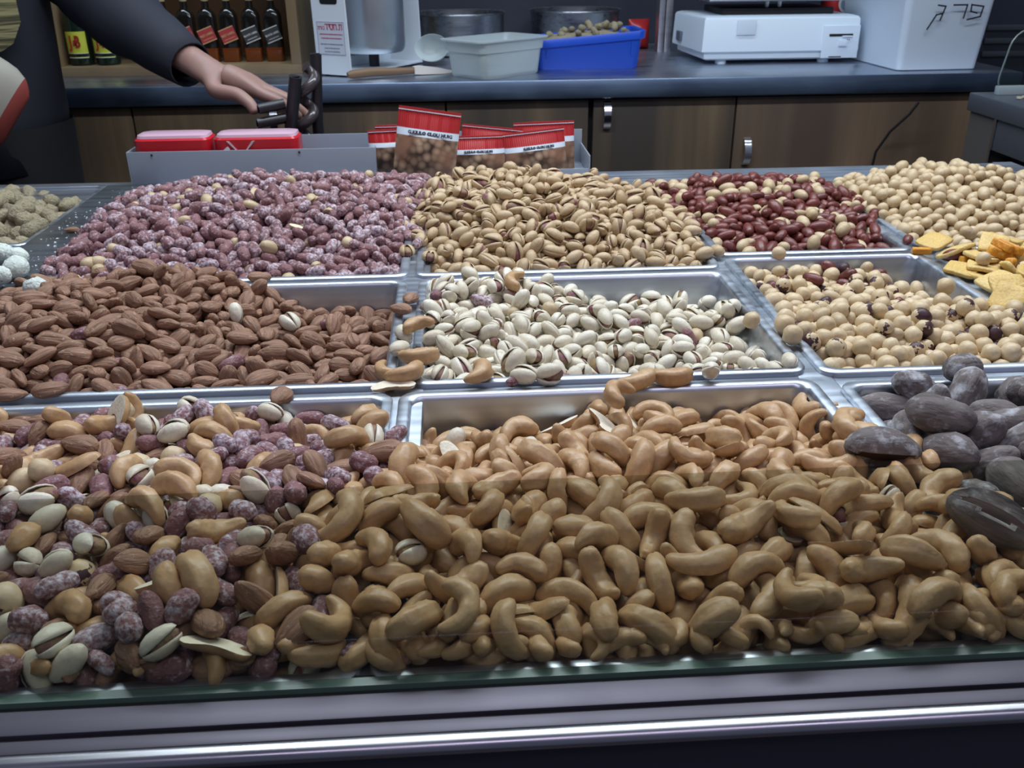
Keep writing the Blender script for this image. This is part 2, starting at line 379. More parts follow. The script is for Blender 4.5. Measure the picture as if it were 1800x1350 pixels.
# ---------------------------------------------------------------- display counter with its pans
PANS = {'A1': (-.400, -.060, .888, 1.215, .06), 'A2': (-.400, -.060, .635, .862, .06), 'A3': (-.400, -.060, .326, .606, .06),
        'B1': (-.036, .258, .888, 1.215, .06), 'B2': (-.032, .258, .635, .862, .042), 'B3': (-.039, .256, .326, .606, .06),
        'C1': (.282, .479, .928, 1.215, .06), 'C2': (.284, .479, .630, .903, .055), 'C3': (.288, .479, .326, .598, .065),
        'D1': (.505, .800, .928, 1.215, .06), 'D2': (.508, .800, .630, .903, .05),
        'L1': (-.83, -.490, 1.030, 1.300, .045), 'L2': (-.83, -.490, .76, 1.000, .05)}
PLAB = {'A1': 'steel pan under the pink salted peanuts, back row', 'A2': 'steel pan heaped with brown almonds, middle row', 'A3': 'steel pan full of mixed nuts at the front left',
        'B1': 'steel pan under the mound of tan pistachios, back row', 'B2': 'half-empty steel pan with pale pistachios, middle row', 'B3': 'steel pan full of cashews at the front centre',
        'C1': 'narrow steel pan with red-skinned peanuts, back row', 'C2': 'narrow steel pan with cream hazelnuts, middle row', 'C3': 'narrow steel pan holding grey pecans in the shell',
        'D1': 'steel pan under the small round beige peanuts, back right', 'D2': 'steel pan with yellow crackers at the right edge',
        'L1': 'steel pan with dusty beige peanuts, far left', 'L2': 'steel pan with white coated nuts, far left'}
for k, (x0, x1, y0, y1, dp) in PANS.items():
    fw = .0085; g = .0022; L = []
    for e, z, r in ((-fw, -.004, .013), (-fw, .0012, .013), (-fw + .0012, .0022, .012), (-.0016, .0022, .009), (0.0, .0012, .009), (.0012, -.002, .010), (.004, -dp * .55, .016), (.0055, -dp + .008, .020), (.012, -dp, .022)):
        L.append(rrect(x0 + e, x1 - e, y0 + e, y1 - e, r, RIM + z))
    o = MB().loops(L, False, True).build('food_pan', ST); tag(o, PLAB[k], 'pan', 'steel food pans let into the counter')
cnt = empty('display_counter', (0, .28, 0), 0, 'stainless steel nut display counter with a grid of sunken pans', 'counter')
OFF = (0, -.28, 0)
# frame bars between the pans: their tops sit just under the pan rims
def bar(name, a, b, mat=STI, bev=.0012):
    return MB().box(a, b, bev).build(name, mat, cnt, loc=OFF)
zt, zb = RIM - .0018, RIM - .016
xs = [(-.0615, -.0285)]
bar('divider_bar', (-.0600, .318, zb), (-.0300, 1.228, zt)); bar('divider_bar', (.2570, .318, zb), (.2830, 1.228, zt)); bar('divider_bar', (.4790, .318, zb), (.5060, 1.228, zt))
bar('divider_bar', (-.410, .606, zb - .0005), (.258, .635, zt - .0004)); bar('divider_bar', (-.410, .862, zb - .0005), (.258, .888, zt - .0004))
bar('divider_bar', (.2830, .598, zb - .0005), (.810, .630, zt - .0004)); bar('divider_bar', (.2830, .903, zb - .0005), (.810, .928, zt - .0004))
bar('divider_bar', (-.840, 1.000, zb), (-.480, 1.030, zt)); bar('divider_bar', (-.840, .735, zb), (-.480, .760, zt))
bar('back_ledge', (-.840, 1.222, zb + .001), (.83, 1.335, zt + .0006), ST)
bar('side_beam', (-.482, .318, RIM - .03), (-.408, 1.300, RIM + .0035), STD, .002)
bar('edge_strip', (-.412, .318, RIM - .02), (-.4005, 1.24, RIM + .0015), ST)
bar('edge_strip', (.800, .30, RIM - .02), (.83, 1.335, RIM), ST); bar('edge_strip', (-.86, .318, RIM - .02), (-.832, 1.335, RIM), ST)
# front rail: a channel for the glass, two steel strips with a dirty seam, a rolled nose
CH = plain('glass_channel', (.015, .020, .018), .5)
bar('glass_channel', (-.86, .3095, RIM - .02), (.83, .3235, RIM + .0005), CH, 0)
bar('rail_strip', (-.86, .2955, RIM - .006), (.83, .3096, RIM + .0032), RAIL, .0011)
bar('rail_strip', (-.86, .2853, RIM - .006), (.83, .2926, RIM + .0031), RAIL, .0008)
bar('rail_seam', (-.86, .2925, RIM - .006), (.83, .2957, RIM + .0004), plain('seam_grime', (.035, .028, .032), .9), 0)
V = []; prof = [(.2852, RIM - .0042), (.2852, RIM + .0028), (.2846, RIM + .0032), (.2830, RIM + .0031)]
for k in range(9):
    a = math.radians(90 + 11.25 * k); prof.append((.2812 + .0036 * math.cos(a), RIM - .0006 + .0036 * math.sin(a)))
prof += [(.2786, RIM - .0030), (.2815, RIM - .0042)]
b = MB(); b.loops([[(x, y, z) for y, z in prof] for x in (-.86, .83)], True, True); b.build('rail_nose', steel('nose_steel', (.36, .345, .40), .24), cnt, loc=OFF)
PANEL = plain('counter_front_panel', (.016, .017, .030), .45)
bar('front_panel', (-.86, .2830, .06), (.83, .3000, RIM - .0063), PANEL, .001)
bar('cabinet_body', (-.86, .3005, .06), (.83, 1.30, RIM - .075), PANEL, .002)
bar('back_panel', (-.86, 1.30, .06), (.83, 1.334, RIM - .017), PANEL, .002)
bar('plinth', (-.82, .36, 0.0), (.79, 1.28, .06), DARK, 0)
# low glass guard
m, t, b_ = nt('guard_glass'); t.nodes.remove(b_); out = t.nodes['Material Output']
gl = node(t, 'ShaderNodeBsdfGlossy', Roughness=.02); tr = node(t, 'ShaderNodeBsdfTransparent'); tr.inputs[0].default_value = (.81, .83, .79, 1); gl.inputs[0].default_value = (.9, .95, .95, 1)
fr = node(t, 'ShaderNodeFresnel', IOR=1.40); mx = t.nodes.new('ShaderNodeMixShader'); ge = t.nodes.new('ShaderNodeNewGeometry'); inv = node(t, 'ShaderNodeMath', operation='SUBTRACT'); inv.inputs[0].default_value = 1.0; t.links.new(ge.outputs['Backfacing'], inv.inputs[1])
fm = node(t, 'ShaderNodeMath', operation='MULTIPLY'); t.links.new(fr.outputs[0], fm.inputs[0]); t.links.new(inv.outputs[0], fm.inputs[1]); t.links.new(fm.outputs[0], mx.inputs[0]); t.links.new(tr.outputs[0], mx.inputs[1]); t.links.new(gl.outputs[0], mx.inputs[2]); t.links.new(mx.outputs[0], out.inputs[0])
GLASS = m
EDGE = plain('glass_edge', (.10, .16, .13), .25)
gg = empty('glass_guard', (0, .3165, RIM), 0, 'low clear glass guard standing along the front of the nut pans', 'glass')
MB().box((-.86, -.0020, -.002), (.83, .0020, .104)).build('pane', GLASS, gg)
MB().box((-.86, -.0026, -.004), (.83, .0026, .0035)).build('bottom_edge', EDGE, gg)
# crumbs of salt on the side beam, one uncountable thing
rs = np.random.RandomState(5); b = MB()
for i in range(230):
    u = rs.rand() ** 1.0; y = 1.27 - .50 * u + rs.randn() * .02; x = -.447 + rs.randn() * .014 + (.012 if y > 1.15 else -.006); s = .0004 + .0013 * rs.rand() ** 3
    if not (-.480 < x < -.412): continue
    a = rs.rand() * 6.28
    b.add([(x + s * math.cos(a + q), y + s * math.sin(a + q) * (.6 + rs.rand()), RIM + .0036 + dz * s) for dz in (0, .7) for q in (0, 1.7, 3.6)], [(0, 2, 1), (3, 4, 5), (0, 1, 4, 3), (1, 2, 5, 4), (2, 0, 3, 5)])
tag(b.build('salt_crumbs', plain('salt', (.80, .82, .84), .7)), 'white salt crumbs scattered on the dark side beam', 'crumbs', None, 'stuff')

# ---------------------------------------------------------------- rack behind the peanuts and the packets in it
rk = empty('packet_rack', (-.27, 1.30, RIM), 0, 'grey painted metal rack standing behind the pink peanuts', 'rack')
o = (.27, -1.30, 0)
def rp(n, a, b_, bev=.0008): return MB().box(a, b_, bev).build(n, GREY, rk, loc=o)
rp('front_panel', (-.447, 1.298, 0), (-.111, 1.300, .0475)); rp('back_panel', (-.447, 1.392, 0), (.19, 1.394, .050)); rp('end_panel', (-.449, 1.298, 0), (-.447, 1.394, .0475)); rp('end_panel', (.188, 1.298, 0), (.190, 1.394, .03))
rp('partition', (-.113, 1.300, 0), (-.111, 1.392, .0475)); rp('rack_floor', (-.447, 1.300, 0), (.188, 1.392, .002)); rp('front_lip', (-.111, 1.298, 0), (.188, 1.300, .012))
for px in (-.415, -.215): MB().lathe([(0.0, 0), (.0017, .0002), (.0014, .001), (0, .0012)], 10, Matrix.Translation((px, 1.298, .043)) @ FRONT).build('rivet', BLACK, rk, loc=o)
FILM = plain('clear_film', (.62, .40, .50), .18); REDP = plain('red_film', (.50, .012, .022), .22); WP = plain('white_print', (.74, .72, .74), .5)
for x0, x1, y0, lab, fan in ((-.442, -.338, 1.310, 'low red plastic packet lying in the grey rack, left one', False), (-.333, -.217, 1.308, 'low red plastic packet with a white fan print in the grey rack', True)):
    w = x1 - x0
    pk = empty('red_packet', ((x0 + x1) / 2, y0 + .03, RIM + .002), 0, lab, 'packet')
    L = []
    for e, z, r in ((.006, 0, .010), (0, .006, .012), (0, .0575, .012), (.003, .0600, .011)): L.append(rrect(-w / 2 + e, w / 2 - e, -.03 + e, .020 - e, r, z))
    MB().loops(L, True, False).build('tub', REDP, pk)
    L = [rrect(-w / 2 + e, w / 2 - e, -.03 + e, .020 - e, .011, z) for e, z in ((.003, .0600), (.004, .0635), (.010, .0650))]
    MB().loops(L, False, True).build('lid_film', FILM, pk)
    if fan:
        b = MB()
        for k in range(9):
            for sgn, cx in ((1, -.020), (-1, -.020)):
                a = math.radians(50 + 5 * k); r0 = .030 + .012 * k / 9
                q = Matrix.Translation((cx + sgn * (.004 + k * .0016), -.0306, .040 + k * .0019)) @ Matrix.Rotation(sgn * math.radians(-35 + 3 * k), 4, 'Y')
                b.box((-.0022, -.0004, -.0004), (.0022, .0004, .0004), M=q)
        b.box((-.003, -.0004, -.004), (.002, .0004, .004), M=Matrix.Translation((-.040, -.0306, .044)) @ Matrix.Rotation(.9, 4, 'Y'))
        b.build('fan_print', WP, pk)
# packets: red ridged top, white band with lettering, nut picture below
m, t, b_ = nt('packet_red'); REDK = m; b_.inputs['Base Color'].default_value = (.40, .022, .024, 1); b_.inputs['Roughness'].default_value = .35
WBAND = plain('packet_band', (.66, .74, .82), .4); INK = plain('print_ink', (.05, .05, .07), .6)
m, t, b_ = nt('packet_nut_picture'); PIC = m; v = coords(t, (1, 1, 1)); vo = node(t, 'ShaderNodeTexVoronoi', Scale=95.0); t.links.new(v, vo.inputs['Vector'])
c1 = mixc(t, ramp(t, vo.outputs['Distance'], .1, .75), (.50, .34, .22), (.05, .028, .02)); big = tnoise(t, v, 26, 2); t.links.new(mixc(t, ramp(t, big, .4, .65), c1, (.27, .14, .085), 'MIX'), b_.inputs['Base Color']); b_.inputs['Roughness'].default_value = .3
def packet(loc, w, h, rz, tilt, roll, lab, words=True):
    pk = empty('nut_packet', loc, 0, lab, 'packet', 'red topped nut packets in the rack'); pk.rotation_euler = (tilt, roll, rz)
    def sheet(z0, z1, puff, name, mat, n=10, teeth=0, off=0.0):
        L = []; zs = np.linspace(z0, z1, 9)
        for z in zs:
            q = max(0, math.sin(math.pi * min(1, max(0, (z / (h * .92)))))) * puff + .0012
            f = [(x * w / 2, -q * (1 - x * x) ** .6 - off - .0006 - (teeth * .0005 * math.cos(x * 90)), z) for x in np.linspace(-1, 1, 121)]
            bk = [(x * w / 2, q * (1 - x * x) ** .6 + off + .0006, z) for x in np.linspace(1, -1, 121)]
            L.append(f + bk)
        return MB().loops(L, True, True).build(name, mat, pk, flat=60)
    hr = h * (1 - .36)
    sheet(0, hr, .012, 'picture_panel', PIC); sheet(hr, hr + h * .095, .012, 'band', WBAND); sheet(hr + h * .095, h * .975, .012, 'ridged_top', REDK, teeth=1); sheet(h * .955, h * .966, .012, 'seal_line', WBAND, off=.0008)
    sheet(h * .975, h, .012, 'top_edge', REDK)
    if words:
        q = math.sin(math.pi * (hr + h * .05) / (h * .92)) * .012
        text('G.KIUI.O CLOU MUIG', h * .058, INK, 'lettering', pk, Matrix.Translation((0.004, -q - .0024, hr + h * .047)) @ FRONT, .0003, .0004, 1.05)
    return pk
packet((-.0475, 1.292, RIM - .006), .086, .104, math.radians(-4), math.radians(-7), math.radians(8), 'tallest red nut packet, leaning in front of the rack with its picture in view')
packet((-.0965, 1.325, RIM + .002), .050, .064, math.radians(10), math.radians(-3), 0, 'narrow red packet half hidden behind the tall packet, left end', False)
packet((-.083, 1.350, RIM + .002), .060, .066, math.radians(4), math.radians(-3), 0, 'red packet behind the tall packet, in the back of the left end', False)
packet((.030, 1.318, RIM - .013), .084, .069, math.radians(-3), math.radians(-6), math.radians(-1.5), 'red nut packet right of the tall packet, above the pistachio mound')
packet((.048, 1.345, RIM - .006), .088, .070, math.radians(-8), math.radians(-5), math.radians(5), 'red packet standing behind the middle packet', False)
packet((.118, 1.318, RIM - .013), .088, .075, math.radians(4), math.radians(-6), math.radians(-5), 'rightmost lettered red nut packet in the rack')
packet((.130, 1.345, RIM - .010), .088, .079, math.radians(2), math.radians(-5), math.radians(-1), 'red packet standing behind the rightmost lettered packet', False)
packet((.140, 1.368, RIM - .010), .060, .074, math.radians(-6), math.radians(-5), math.radians(2), 'red packet at the back right end of the rack', False)

# ---------------------------------------------------------------- back counter with doors
CT = RIM + .042                 # worktop height
wt = MB(); wt.box((-1.60, 2.003, CT - .004), (1.225, 2.74, CT), .0015)
o = wt.build('worktop', steel('worktop_steel', (.46, .50, .58), .30, (4, 60, 60))); tag(o, 'long stainless steel worktop of the back counter', 'worktop')
lip = MB()
lip.loops([[(x, y, z) for y, z in ((2.0032, CT - .001), (2.0012, CT - .0002), (2.0, CT - .002), (2.0, CT - .037), (2.003, CT - .039), (2.0032, CT - .037))] for x in (-1.60, 1.225)], True, True)
lp = lip.build('front_lip', steel('lip_steel', (.13, .18, .26), .33, (3, 40, 40)), o)
cb = empty('base_cabinet', (0, 2.03, 0), 0, 'long base cabinet with dark wood doors under the steel worktop', 'cabinet')
co = (0, -2.03, 0)
MB().box((-1.59, 2.042, .0), (1.215, 2.72, CT - .0045)).build('carcass', plain('carcass_dark', (.012, .011, .012), .6), cb, loc=co)
b = MB()
doors = [(-1.55, -.673, None, 0), (-.669, -.019, -.378, 0), (-.015, .288, None, 0), (.299, .608, .328, 0), (.612, 1.21, .641, 1)]
for x0, x1, hx, wd in doors:
    d = MB().box((x0, 2.020, .10), (x1, 2.040, CT - .044), .0015).build('door', WOODW if wd else WOOD, cb, loc=co)
    if hx is not None:
        zt_ = RIM - (.004 if hx < .5 else .088); b = MB(); pts = []
        for k in range(13):
            a = math.pi * k / 12; pts.append((hx, 2.020 - .020 * math.sin(a) ** .6, zt_ - .062 * k / 12))
        L = [[(hx - .0075, y, z), (hx + .0075, y, z), (hx + .0075, y + .003, z), (hx - .0075, y + .003, z)] for _, y, z in pts]
        b.loops(L, True, True); h = b.build('bow_handle', CHROME, d); tag(h, 'bright chrome bow handle')
    else:
        pass
MB().box((1.212, 2.02, 0), (1.224, 2.72, CT - .0045)).build('end_panel', WOODW, cb, loc=co)

# ---------------------------------------------------------------- things on the worktop
# wooden crate shelf with bottles
by = 2.18
bx = empty('bottle_shelf', (-.61, by, CT), 0, 'pale wooden box shelf of liquor bottles on the steel worktop', 'shelf'); bo = (.61, -by, -CT)
def bp(n, a, c, mat=WOODL): return MB().box(a, c, .001).build(n, mat, bx, loc=bo)
bp('shelf_board', (-.875, by, CT), (-.335, by + .26, CT + .020)); bp('side_board', (-.875, by, CT + .020), (-.862, by + .26, CT + .42)); bp('side_board', (-.357, by, CT + .020), (-.335, by + .26, CT + .42))
bp('shelf_top', (-.875, by, CT + .42), (-.335, by + .26, CT + .44)); bp('back_board', (-.862, by + .25, CT + .020), (-.357, by + .26, CT + .42), wood('shelf_back', (.10, .055, .025), (.14, .075, .035), (.06, .035, .02)))
AMB = plain('amber_spirit', (.17, .040, .007), .10, 0, .6); DKG = plain('dark_bottle_glass', (.012, .010, .009), .07, 0, .7); GRG = plain('green_bottle_glass', (.010, .020, .012), .12, 0, .6)
CORK = plain('bottle_cork', (.46, .34, .19), .6); YEL = plain('yellow_label', (.52, .55, .045), .5); RLAB = plain('red_label', (.42, .045, .045), .5); BLAB = plain('black_label', (.045, .046, .048), .5)
GOLD = plain('gold_print', (.55, .40, .18), .5); DRED = plain('dark_red_print', (.32, .025, .012), .5); PALE = plain('pale_print', (.70, .68, .62), .5)
def bottle(x, y, kind, lab, row):
    z0 = CT + .0205
    bt = empty('liquor_bottle', (x, y, z0), 0, lab, 'bottle', row)
    if kind == 'green':
        r = .026; MB().lathe([(r * .9, 0), (r, .003), (r, .10), (r * .9, .115), (r * .5, .135), (r * .42, .175), (r * .46, .18)], 24).build('glass_body', GRG, bt)
        L = []
        for z in (.016, .071):
            L.append([(r * 1.02 * math.sin(a), -r * 1.02 * math.cos(a), z) for a in np.linspace(-.95, .95, 14)] + [(r * 1.005 * math.sin(a), -r * 1.005 * math.cos(a), z) for a in np.linspace(.95, -.95, 14)])
        lb = MB().loops(L, True, True).build('label', YEL, bt)
        L2 = [[(r * 1.03 * math.sin(a), -r * 1.03 * math.cos(a), z) for a in np.linspace(-.93, .93, 14)] + [(r * 1.015 * math.sin(a), -r * 1.015 * math.cos(a), z) for a in np.linspace(.93, -.93, 14)] for z in (.0185, .025)]
        MB().loops(L2, True, True).build('label_band', GRG, lb)
        for z in (.0160, .0252): MB().loops([[(r * 1.034 * math.sin(a), -r * 1.034 * math.cos(a), q) for a in np.linspace(-.93, .93, 14)] + [(r * 1.01 * math.sin(a), -r * 1.01 * math.cos(a), q) for a in np.linspace(.93, -.93, 14)] for q in (z, z + .0012)], True, True).build('label_line', PALE, lb)
        text('J B', .034, DRED, 'lettering', lb, Matrix.Translation((0, -r * 1.06, .049)) @ FRONT, .0006, .0012, .62)
        text('&', .017, DRED, 'lettering', lb, Matrix.Translation((-.0005, -r * 1.06, .047)) @ FRONT, .0006, .0004, .8)
        MB().lathe([(r * .46, .178), (r * .5, .18), (r * .5, .20), (0, .20)], 16).build('cap', BLACK, bt)
    else:
        w = .0185
        L = [rrect(-w * e, w * e, -w * e, w * e, .005 * e, z) for e, z in ((.92, 0), (1, .003), (1, .030))]
        MB().loops(L, True, True).build('glass_base', AMB, bt)
        L = [rrect(-w * e, w * e, -w * e, w * e, max(.005, min(w * e * .95, q)), z) for e, z, q in ((1, .030, .005), (1, .094, .005), (.97, .100, .008), (.80, .108, .012), (.45, .114, .02), (.40, .122, .02), (.42, .134, .02))]
        MB().loops(L, False, True).build('glass_body', DKG, bt)
        MB().lathe([(.0078, .128), (.0082, .130), (.0080, .150), (0, .150)], 14).build('cork', CORK, bt)
        col = RLAB if kind == 'red' else BLAB
        M = Matrix.Translation((0, -w - .0008, .058)) @ Matrix.Rotation(math.radians(-20), 4, 'Y')
        lb = MB().box((-.0175, -.0004, -.0155), (.0175, .0006, .0155), M=M).build('label', col, bt)
        for dz in (-.0142, .0142): MB().box((-.0175, -.0007, dz - .0009), (.0175, -.0003, dz + .0009), M=M).build('label_line', GOLD if kind == 'red' else PALE, lb)
        text('RED LABEL' if kind == 'red' else 'BLACK LABEL', .0068 if kind == 'red' else .0056, GOLD if kind == 'red' else PALE, 'lettering', lb, M @ Matrix.Translation((0, -.0008, .001)) @ FRONT, .0002, .0001, .95)
        MB().box((-.012, -.0007, -.0085), (.012, -.0003, -.0075), M=M).build('label_line', GOLD if kind == 'red' else PALE, lb)
    return bt
bottle(-.829, 2.235, 'green', 'green bottle with a yellow label in full view, leftmost on the shelf', 'liquor bottles on the wooden shelf')
bottle(-.772, 2.235, 'green', 'green bottle with a yellow label mostly behind the sleeve, second from the left', 'liquor bottles on the wooden shelf')
ords = ['first', 'second', 'third', 'fourth', 'fifth', 'sixth']
for i, x in enumerate((-.690, -.642, -.594, -.547, -.500)):
    bottle(x, 2.255, 'red', 'square whisky bottle with slanted red label, %s of the red labels from the left' % ords[i] if i < 4 else 'square whisky bottle with slanted red label beside the black labels', 'liquor bottles on the wooden shelf')
bottle(-.450, 2.255, 'black', 'square whisky bottle with slanted black label beside the red labels', 'liquor bottles on the wooden shelf')
bottle(-.402, 2.255, 'black', 'square whisky bottle with slanted black label at the right end of the shelf', 'liquor bottles on the wooden shelf')
def strokes(S, ox, oz, k, th):
    b = MB()
    for pts in S:
        for (x0, y0), (x1, y1) in zip(pts, pts[1:]):
            dx, dz = (x1 - x0) * k, (y0 - y1) * k; l = math.hypot(dx, dz); a = math.atan2(dz, dx)
            M = Matrix.Translation((ox + x0 * k, 0, oz - y0 * k)) @ Matrix.Rotation(-a, 4, 'Y')
            b.box((-th / 2, 0, -th / 2), (l + th / 2, .0006, th / 2), M=M)
    return b
# white framed machine with a steel drum
mc = empty('drum_machine', (-.256, 2.1135, CT), math.radians(-31.7), 'white metal framed machine holding a brushed steel drum', 'machine')
for y0, lb in ((0.0, 'front'), (.276, 'back')):
    pl = MB().prism([(-.045, .004), (.045, .004), (.037, .30), (-.050, .30)], .0035, Matrix.Translation((0, y0, 0))).build('side_plate', WHITE, mc)
    sl = MB().loops([[(p[0], y0 - .0006 + dy, p[1]) for p in [(q[0], q[1]) for q in rrect(-.024, .022, .146, .164, .006, 0)]] for dy in (0, .0008 + (.0040 if y0 else 0))], True, True).build('hand_slot', BLACK, pl)
MB().box((-.045, .0035, .004), (.045, .276, .008), .001).build('base_plate', WHITE, mc)
MB().box((-.045, .0035, .008), (-.042, .276, .030), .001).build('base_rail', WHITE, mc)
for fx, fy in ((-.034, .02), (.034, .02), (.034, .25), (-.034, .25)): MB().lathe([(.006, 0), (.006, .004), (0, .004)], 12, Matrix.Translation((fx, fy, 0))).build('rubber_foot', BLACK, mc)
MB().lathe([(.0, .040), (.066, .040), (.0715, .046), (.073, .06), (.074, .30), (.071, .30)], 40, Matrix.Translation((0.006, .139, 0)), False).build('drum', steel('drum_steel', (.66, .71, .76), .30, (8, 8, 2)), mc)
MB().lathe([(.012, .0082), (.012, .0405), (0, .0405)], 16, Matrix.Translation((0.006, .139, 0))).build('drum_shaft', BLACK, mc)
stk = MB().box((-.037, -.0008, .045), (.036, 0, .112)).build('sticker', plain('sticker_paper', (.62, .66, .74), .5), mc)
SR = plain('sticker_red', (.45, .03, .09), .5); SB = plain('sticker_grey', (.20, .22, .30), .5)
for a, c in (((-.036, -.0011, .0455), (.035, -.0007, .0463)), ((-.036, -.0011, .1107), (.035, -.0007, .1115)), ((-.0365, -.0011, .0455), (-.0358, -.0007, .1115)), ((.0346, -.0011, .0455), (.0353, -.0007, .1115))): MB().box(a, c).build('sticker_border', SB, stk)
TAV = [[(36, 0), (43, 0), (43, 10)], [(37.5, 0), (37.5, 9), (36, 10)]]; HET = [[(22, 0), (29, 0), (29, 10)], [(23, 0), (23, 10)]]; DOT = [[(32, 9.4), (32.2, 9.4)]]
SAMEKH = [[(13, 0), (20, 0), (20, 6), (18, 10), (15, 10), (13, 6), (13.2, 0)]]; YOD = [[(9, 0), (11, 0), (11, 5)]]; DALET = [[(0, 0), (7, 0)], [(5.5, 0), (5.5, 10)]]
hb = strokes(TAV + HET + DOT + SAMEKH + YOD + DALET, -.0145, .1065, .00103, .0019).build('lettering', SR, stk); hb.location = (0, -.0012, 0)
MEM = [[(0, 0), (6, 0), (6, 10), (3, 10)], [(0, 0), (1.5, 3), (0, 10)]]; QUO = [[(9, 0), (9, 3)], [(11, 0), (11, 3)]]; AYIN = [[(14, 0), (18, 9), (13, 10)], [(20, 0), (18, 9)]]; BET = [[(23, 0), (28, 0), (28, 10)], [(23, 10), (30, 10)]]
hb = strokes(MEM + QUO + AYIN + BET, -.0335, .1020, .00058, .0010).build('lettering', SR, stk); hb.location = (0, -.0012, 0)
for k, (zz, w_, mt) in enumerate(((.0865, .030, SR), (.0785, .027, SR), (.0665, .030, SB), (.0585, .020, SB), (.0515, .020, SB))):
    bb = MB(); x = -w_
    rr = random.Random(k)
    while x < w_:
        l = .0025 + .005 * rr.random(); bb.box((x, -.0011, zz - .0011), (min(x + l, w_), -.0007, zz + .0011)); x += l + .0012
    bb.build('small_print', mt, stk)
# two steel pots
for x, y, lab in ((.020, 2.56, 'wide steel pot behind the clear plastic tub, left of the two'), (.330, 2.62, 'wide steel pot behind the blue tub, right of the two')):
    p = empty('steel_pot', (x, y, CT), 0, lab, 'pot', 'steel pots against the back wall')
    MB().lathe([(0, .0), (.112, .0), (.118, .005), (.118, .096), (.123, .099), (.1225, .101), (.1165, .099), (.115, .012), (.108, .006), (0, .006)], 48, None, False).build('pot_body', steel('pot_steel', (.45, .47, .50), .25), p)
# clear tub, scoop, blue tub
m, t, b_ = nt('milky_plastic'); MILK = m; b_.inputs['Base Color'].default_value = (.58, .65, .66, 1); b_.inputs['Roughness'].default_value = .35; b_.inputs['Alpha'].default_value = .62
tub = empty('plastic_tub', (.0935, 2.105, CT), math.radians(42), 'milky clear plastic tub at the worktop edge in front of the pots', 'tub')
a_, c_ = .092, .058
L = [rrect(-a_ * e, a_ * e, -c_ * e, c_ * e, .016, z) for e, z in ((.90, .0), (.94, .004), (1.0, .052), (1.04, .053), (1.07, .074), (1.16, .0745), (1.16, .0775), (1.06, .0775), (1.03, .056), (.985, .052), (.92, .007))]
MB().loops(L, True, True).build('tub_shell', MILK, tub)
scp = empty('scoop', (-.045, 2.165, CT + .052), 0, 'clear plastic scoop leaning against the milky tub, bowl facing out', 'scoop'); scp.rotation_euler = (math.radians(64), math.radians(0), math.radians(-14))
L = []
for r, z in ((.0015, -.030), (.016, -.028), (.030, -.018), (.0375, .0), (.0385, .0), (.031, -.0195), (.016, -.030), (.0015, -.032)):
    L.append([(r * math.cos(a), r * .80 * math.sin(a), z) for a in np.linspace(0, 2 * math.pi, 32, endpoint=False)])
MB().loops(L, True, True).build('scoop_bowl', MILK, scp)
MB().pipe([(.030, -.004, -.016), (.060, -.010, -.022), (.105, -.016, -.030)], [.007, .006, .007], 10).build('handle', MILK, scp)
BLUE = plain('blue_plastic', (.012, .075, .52), .35)
bt = empty('blue_tub', (.305, 2.235, CT), math.radians(1.5), 'bright blue plastic tub of nuts on the steel worktop', 'tub')
def rr_s(e, z, tilt): return [(x, y, z + tilt * (x + .12)) for x, y, _ in rrect(-.121 * e, .121 * e, -.068 * e, .068 * e, .016, 0)]
MB().loops([rr_s(.93, 0, 0), rr_s(.95, .003, 0), rr_s(1.0, .046, .075), rr_s(1.06, .0462, .075), rr_s(1.07, .062, .075), rr_s(1.055, .0635, .075), rr_s(1.0, .062, .075), rr_s(.97, .048, .06), rr_s(.93, .030, .0)], True, True).build('tub_shell', BLUE, bt)
for x in (-.095, .098): MB().box((x - .002, -.0695, .028), (x + .002, -.064, .052 + .075 * (x + .12)), .001).build('rib', BLUE, bt)
TUBNUTS = [(-.075, .0, .040), (-.055, -.02, .044), (-.03, .01, .052), (-.045, .03, .048), (-.008, -.015, .056), (.012, .02, .061), (.03, -.01, .060), (.02, -.035, .052), (.05, .02, .063), (.066, -.01, .060), (.082, .02, .058), (.06, .04, .056), (-.02, -.04, .046), (.0, .045, .052), (.09, -.03, .050), (-.08, .035, .036)]
# label printing scale
sx0, sx1, sy0, sy1 = .580, .945, 2.215, 2.455
scw = plain('scale_white', (.70, .79, .87), .38)
sc_ = empty('scale', ((sx0 + sx1) / 2, (sy0 + sy1) / 2, CT), 0, 'white label printing scale on the steel worktop beside the steel post', 'scale'); so = (-(sx0 + sx1) / 2, -(sy0 + sy1) / 2, -CT)
z0 = CT + .0085
MB().loops([[(sx0 + e, sy0 + .004 + e, z), (sx1 - .02 - e, sy0 + .004 + e, z), (sx1 - .02 - e, sy1 - e, z), (sx0 - .01 + e, sy1 - e, z)] for e, z in ((.012, z0), (.004, z0 + .004), (.003, z0 + .018))], True, True).build('base_shell', scw, sc_, loc=so)
MB().loops([[(sx0 + e - .004, sy0 + e * 1.2, z), (sx1 - e, sy0 + e * 1.2, z), (sx1 - e, sy1 - e, z), (sx0 - .020 + e, sy1 - e, z)] for e, z in ((.002, z0 + .0185), (.0, z0 + .020), (.003, z0 + .088), (.006, z0 + .093), (.016, z0 + .096))], True, True).build('housing', scw, sc_, loc=so)
fy = sy0 - .0012
MB().box((sx0 + .074, fy, z0 + .056), (sx0 + .118, fy + .003, z0 + .089), .0008).build('cover_panel', plain('scale_panel', (.69, .78, .865), .38), sc_, loc=so)
pd = MB().box((sx1 - .088, fy - .002, z0 + .003), (sx1 - .002, fy + .004, z0 + .074), .0015).build('printer_door', scw, sc_, loc=so)
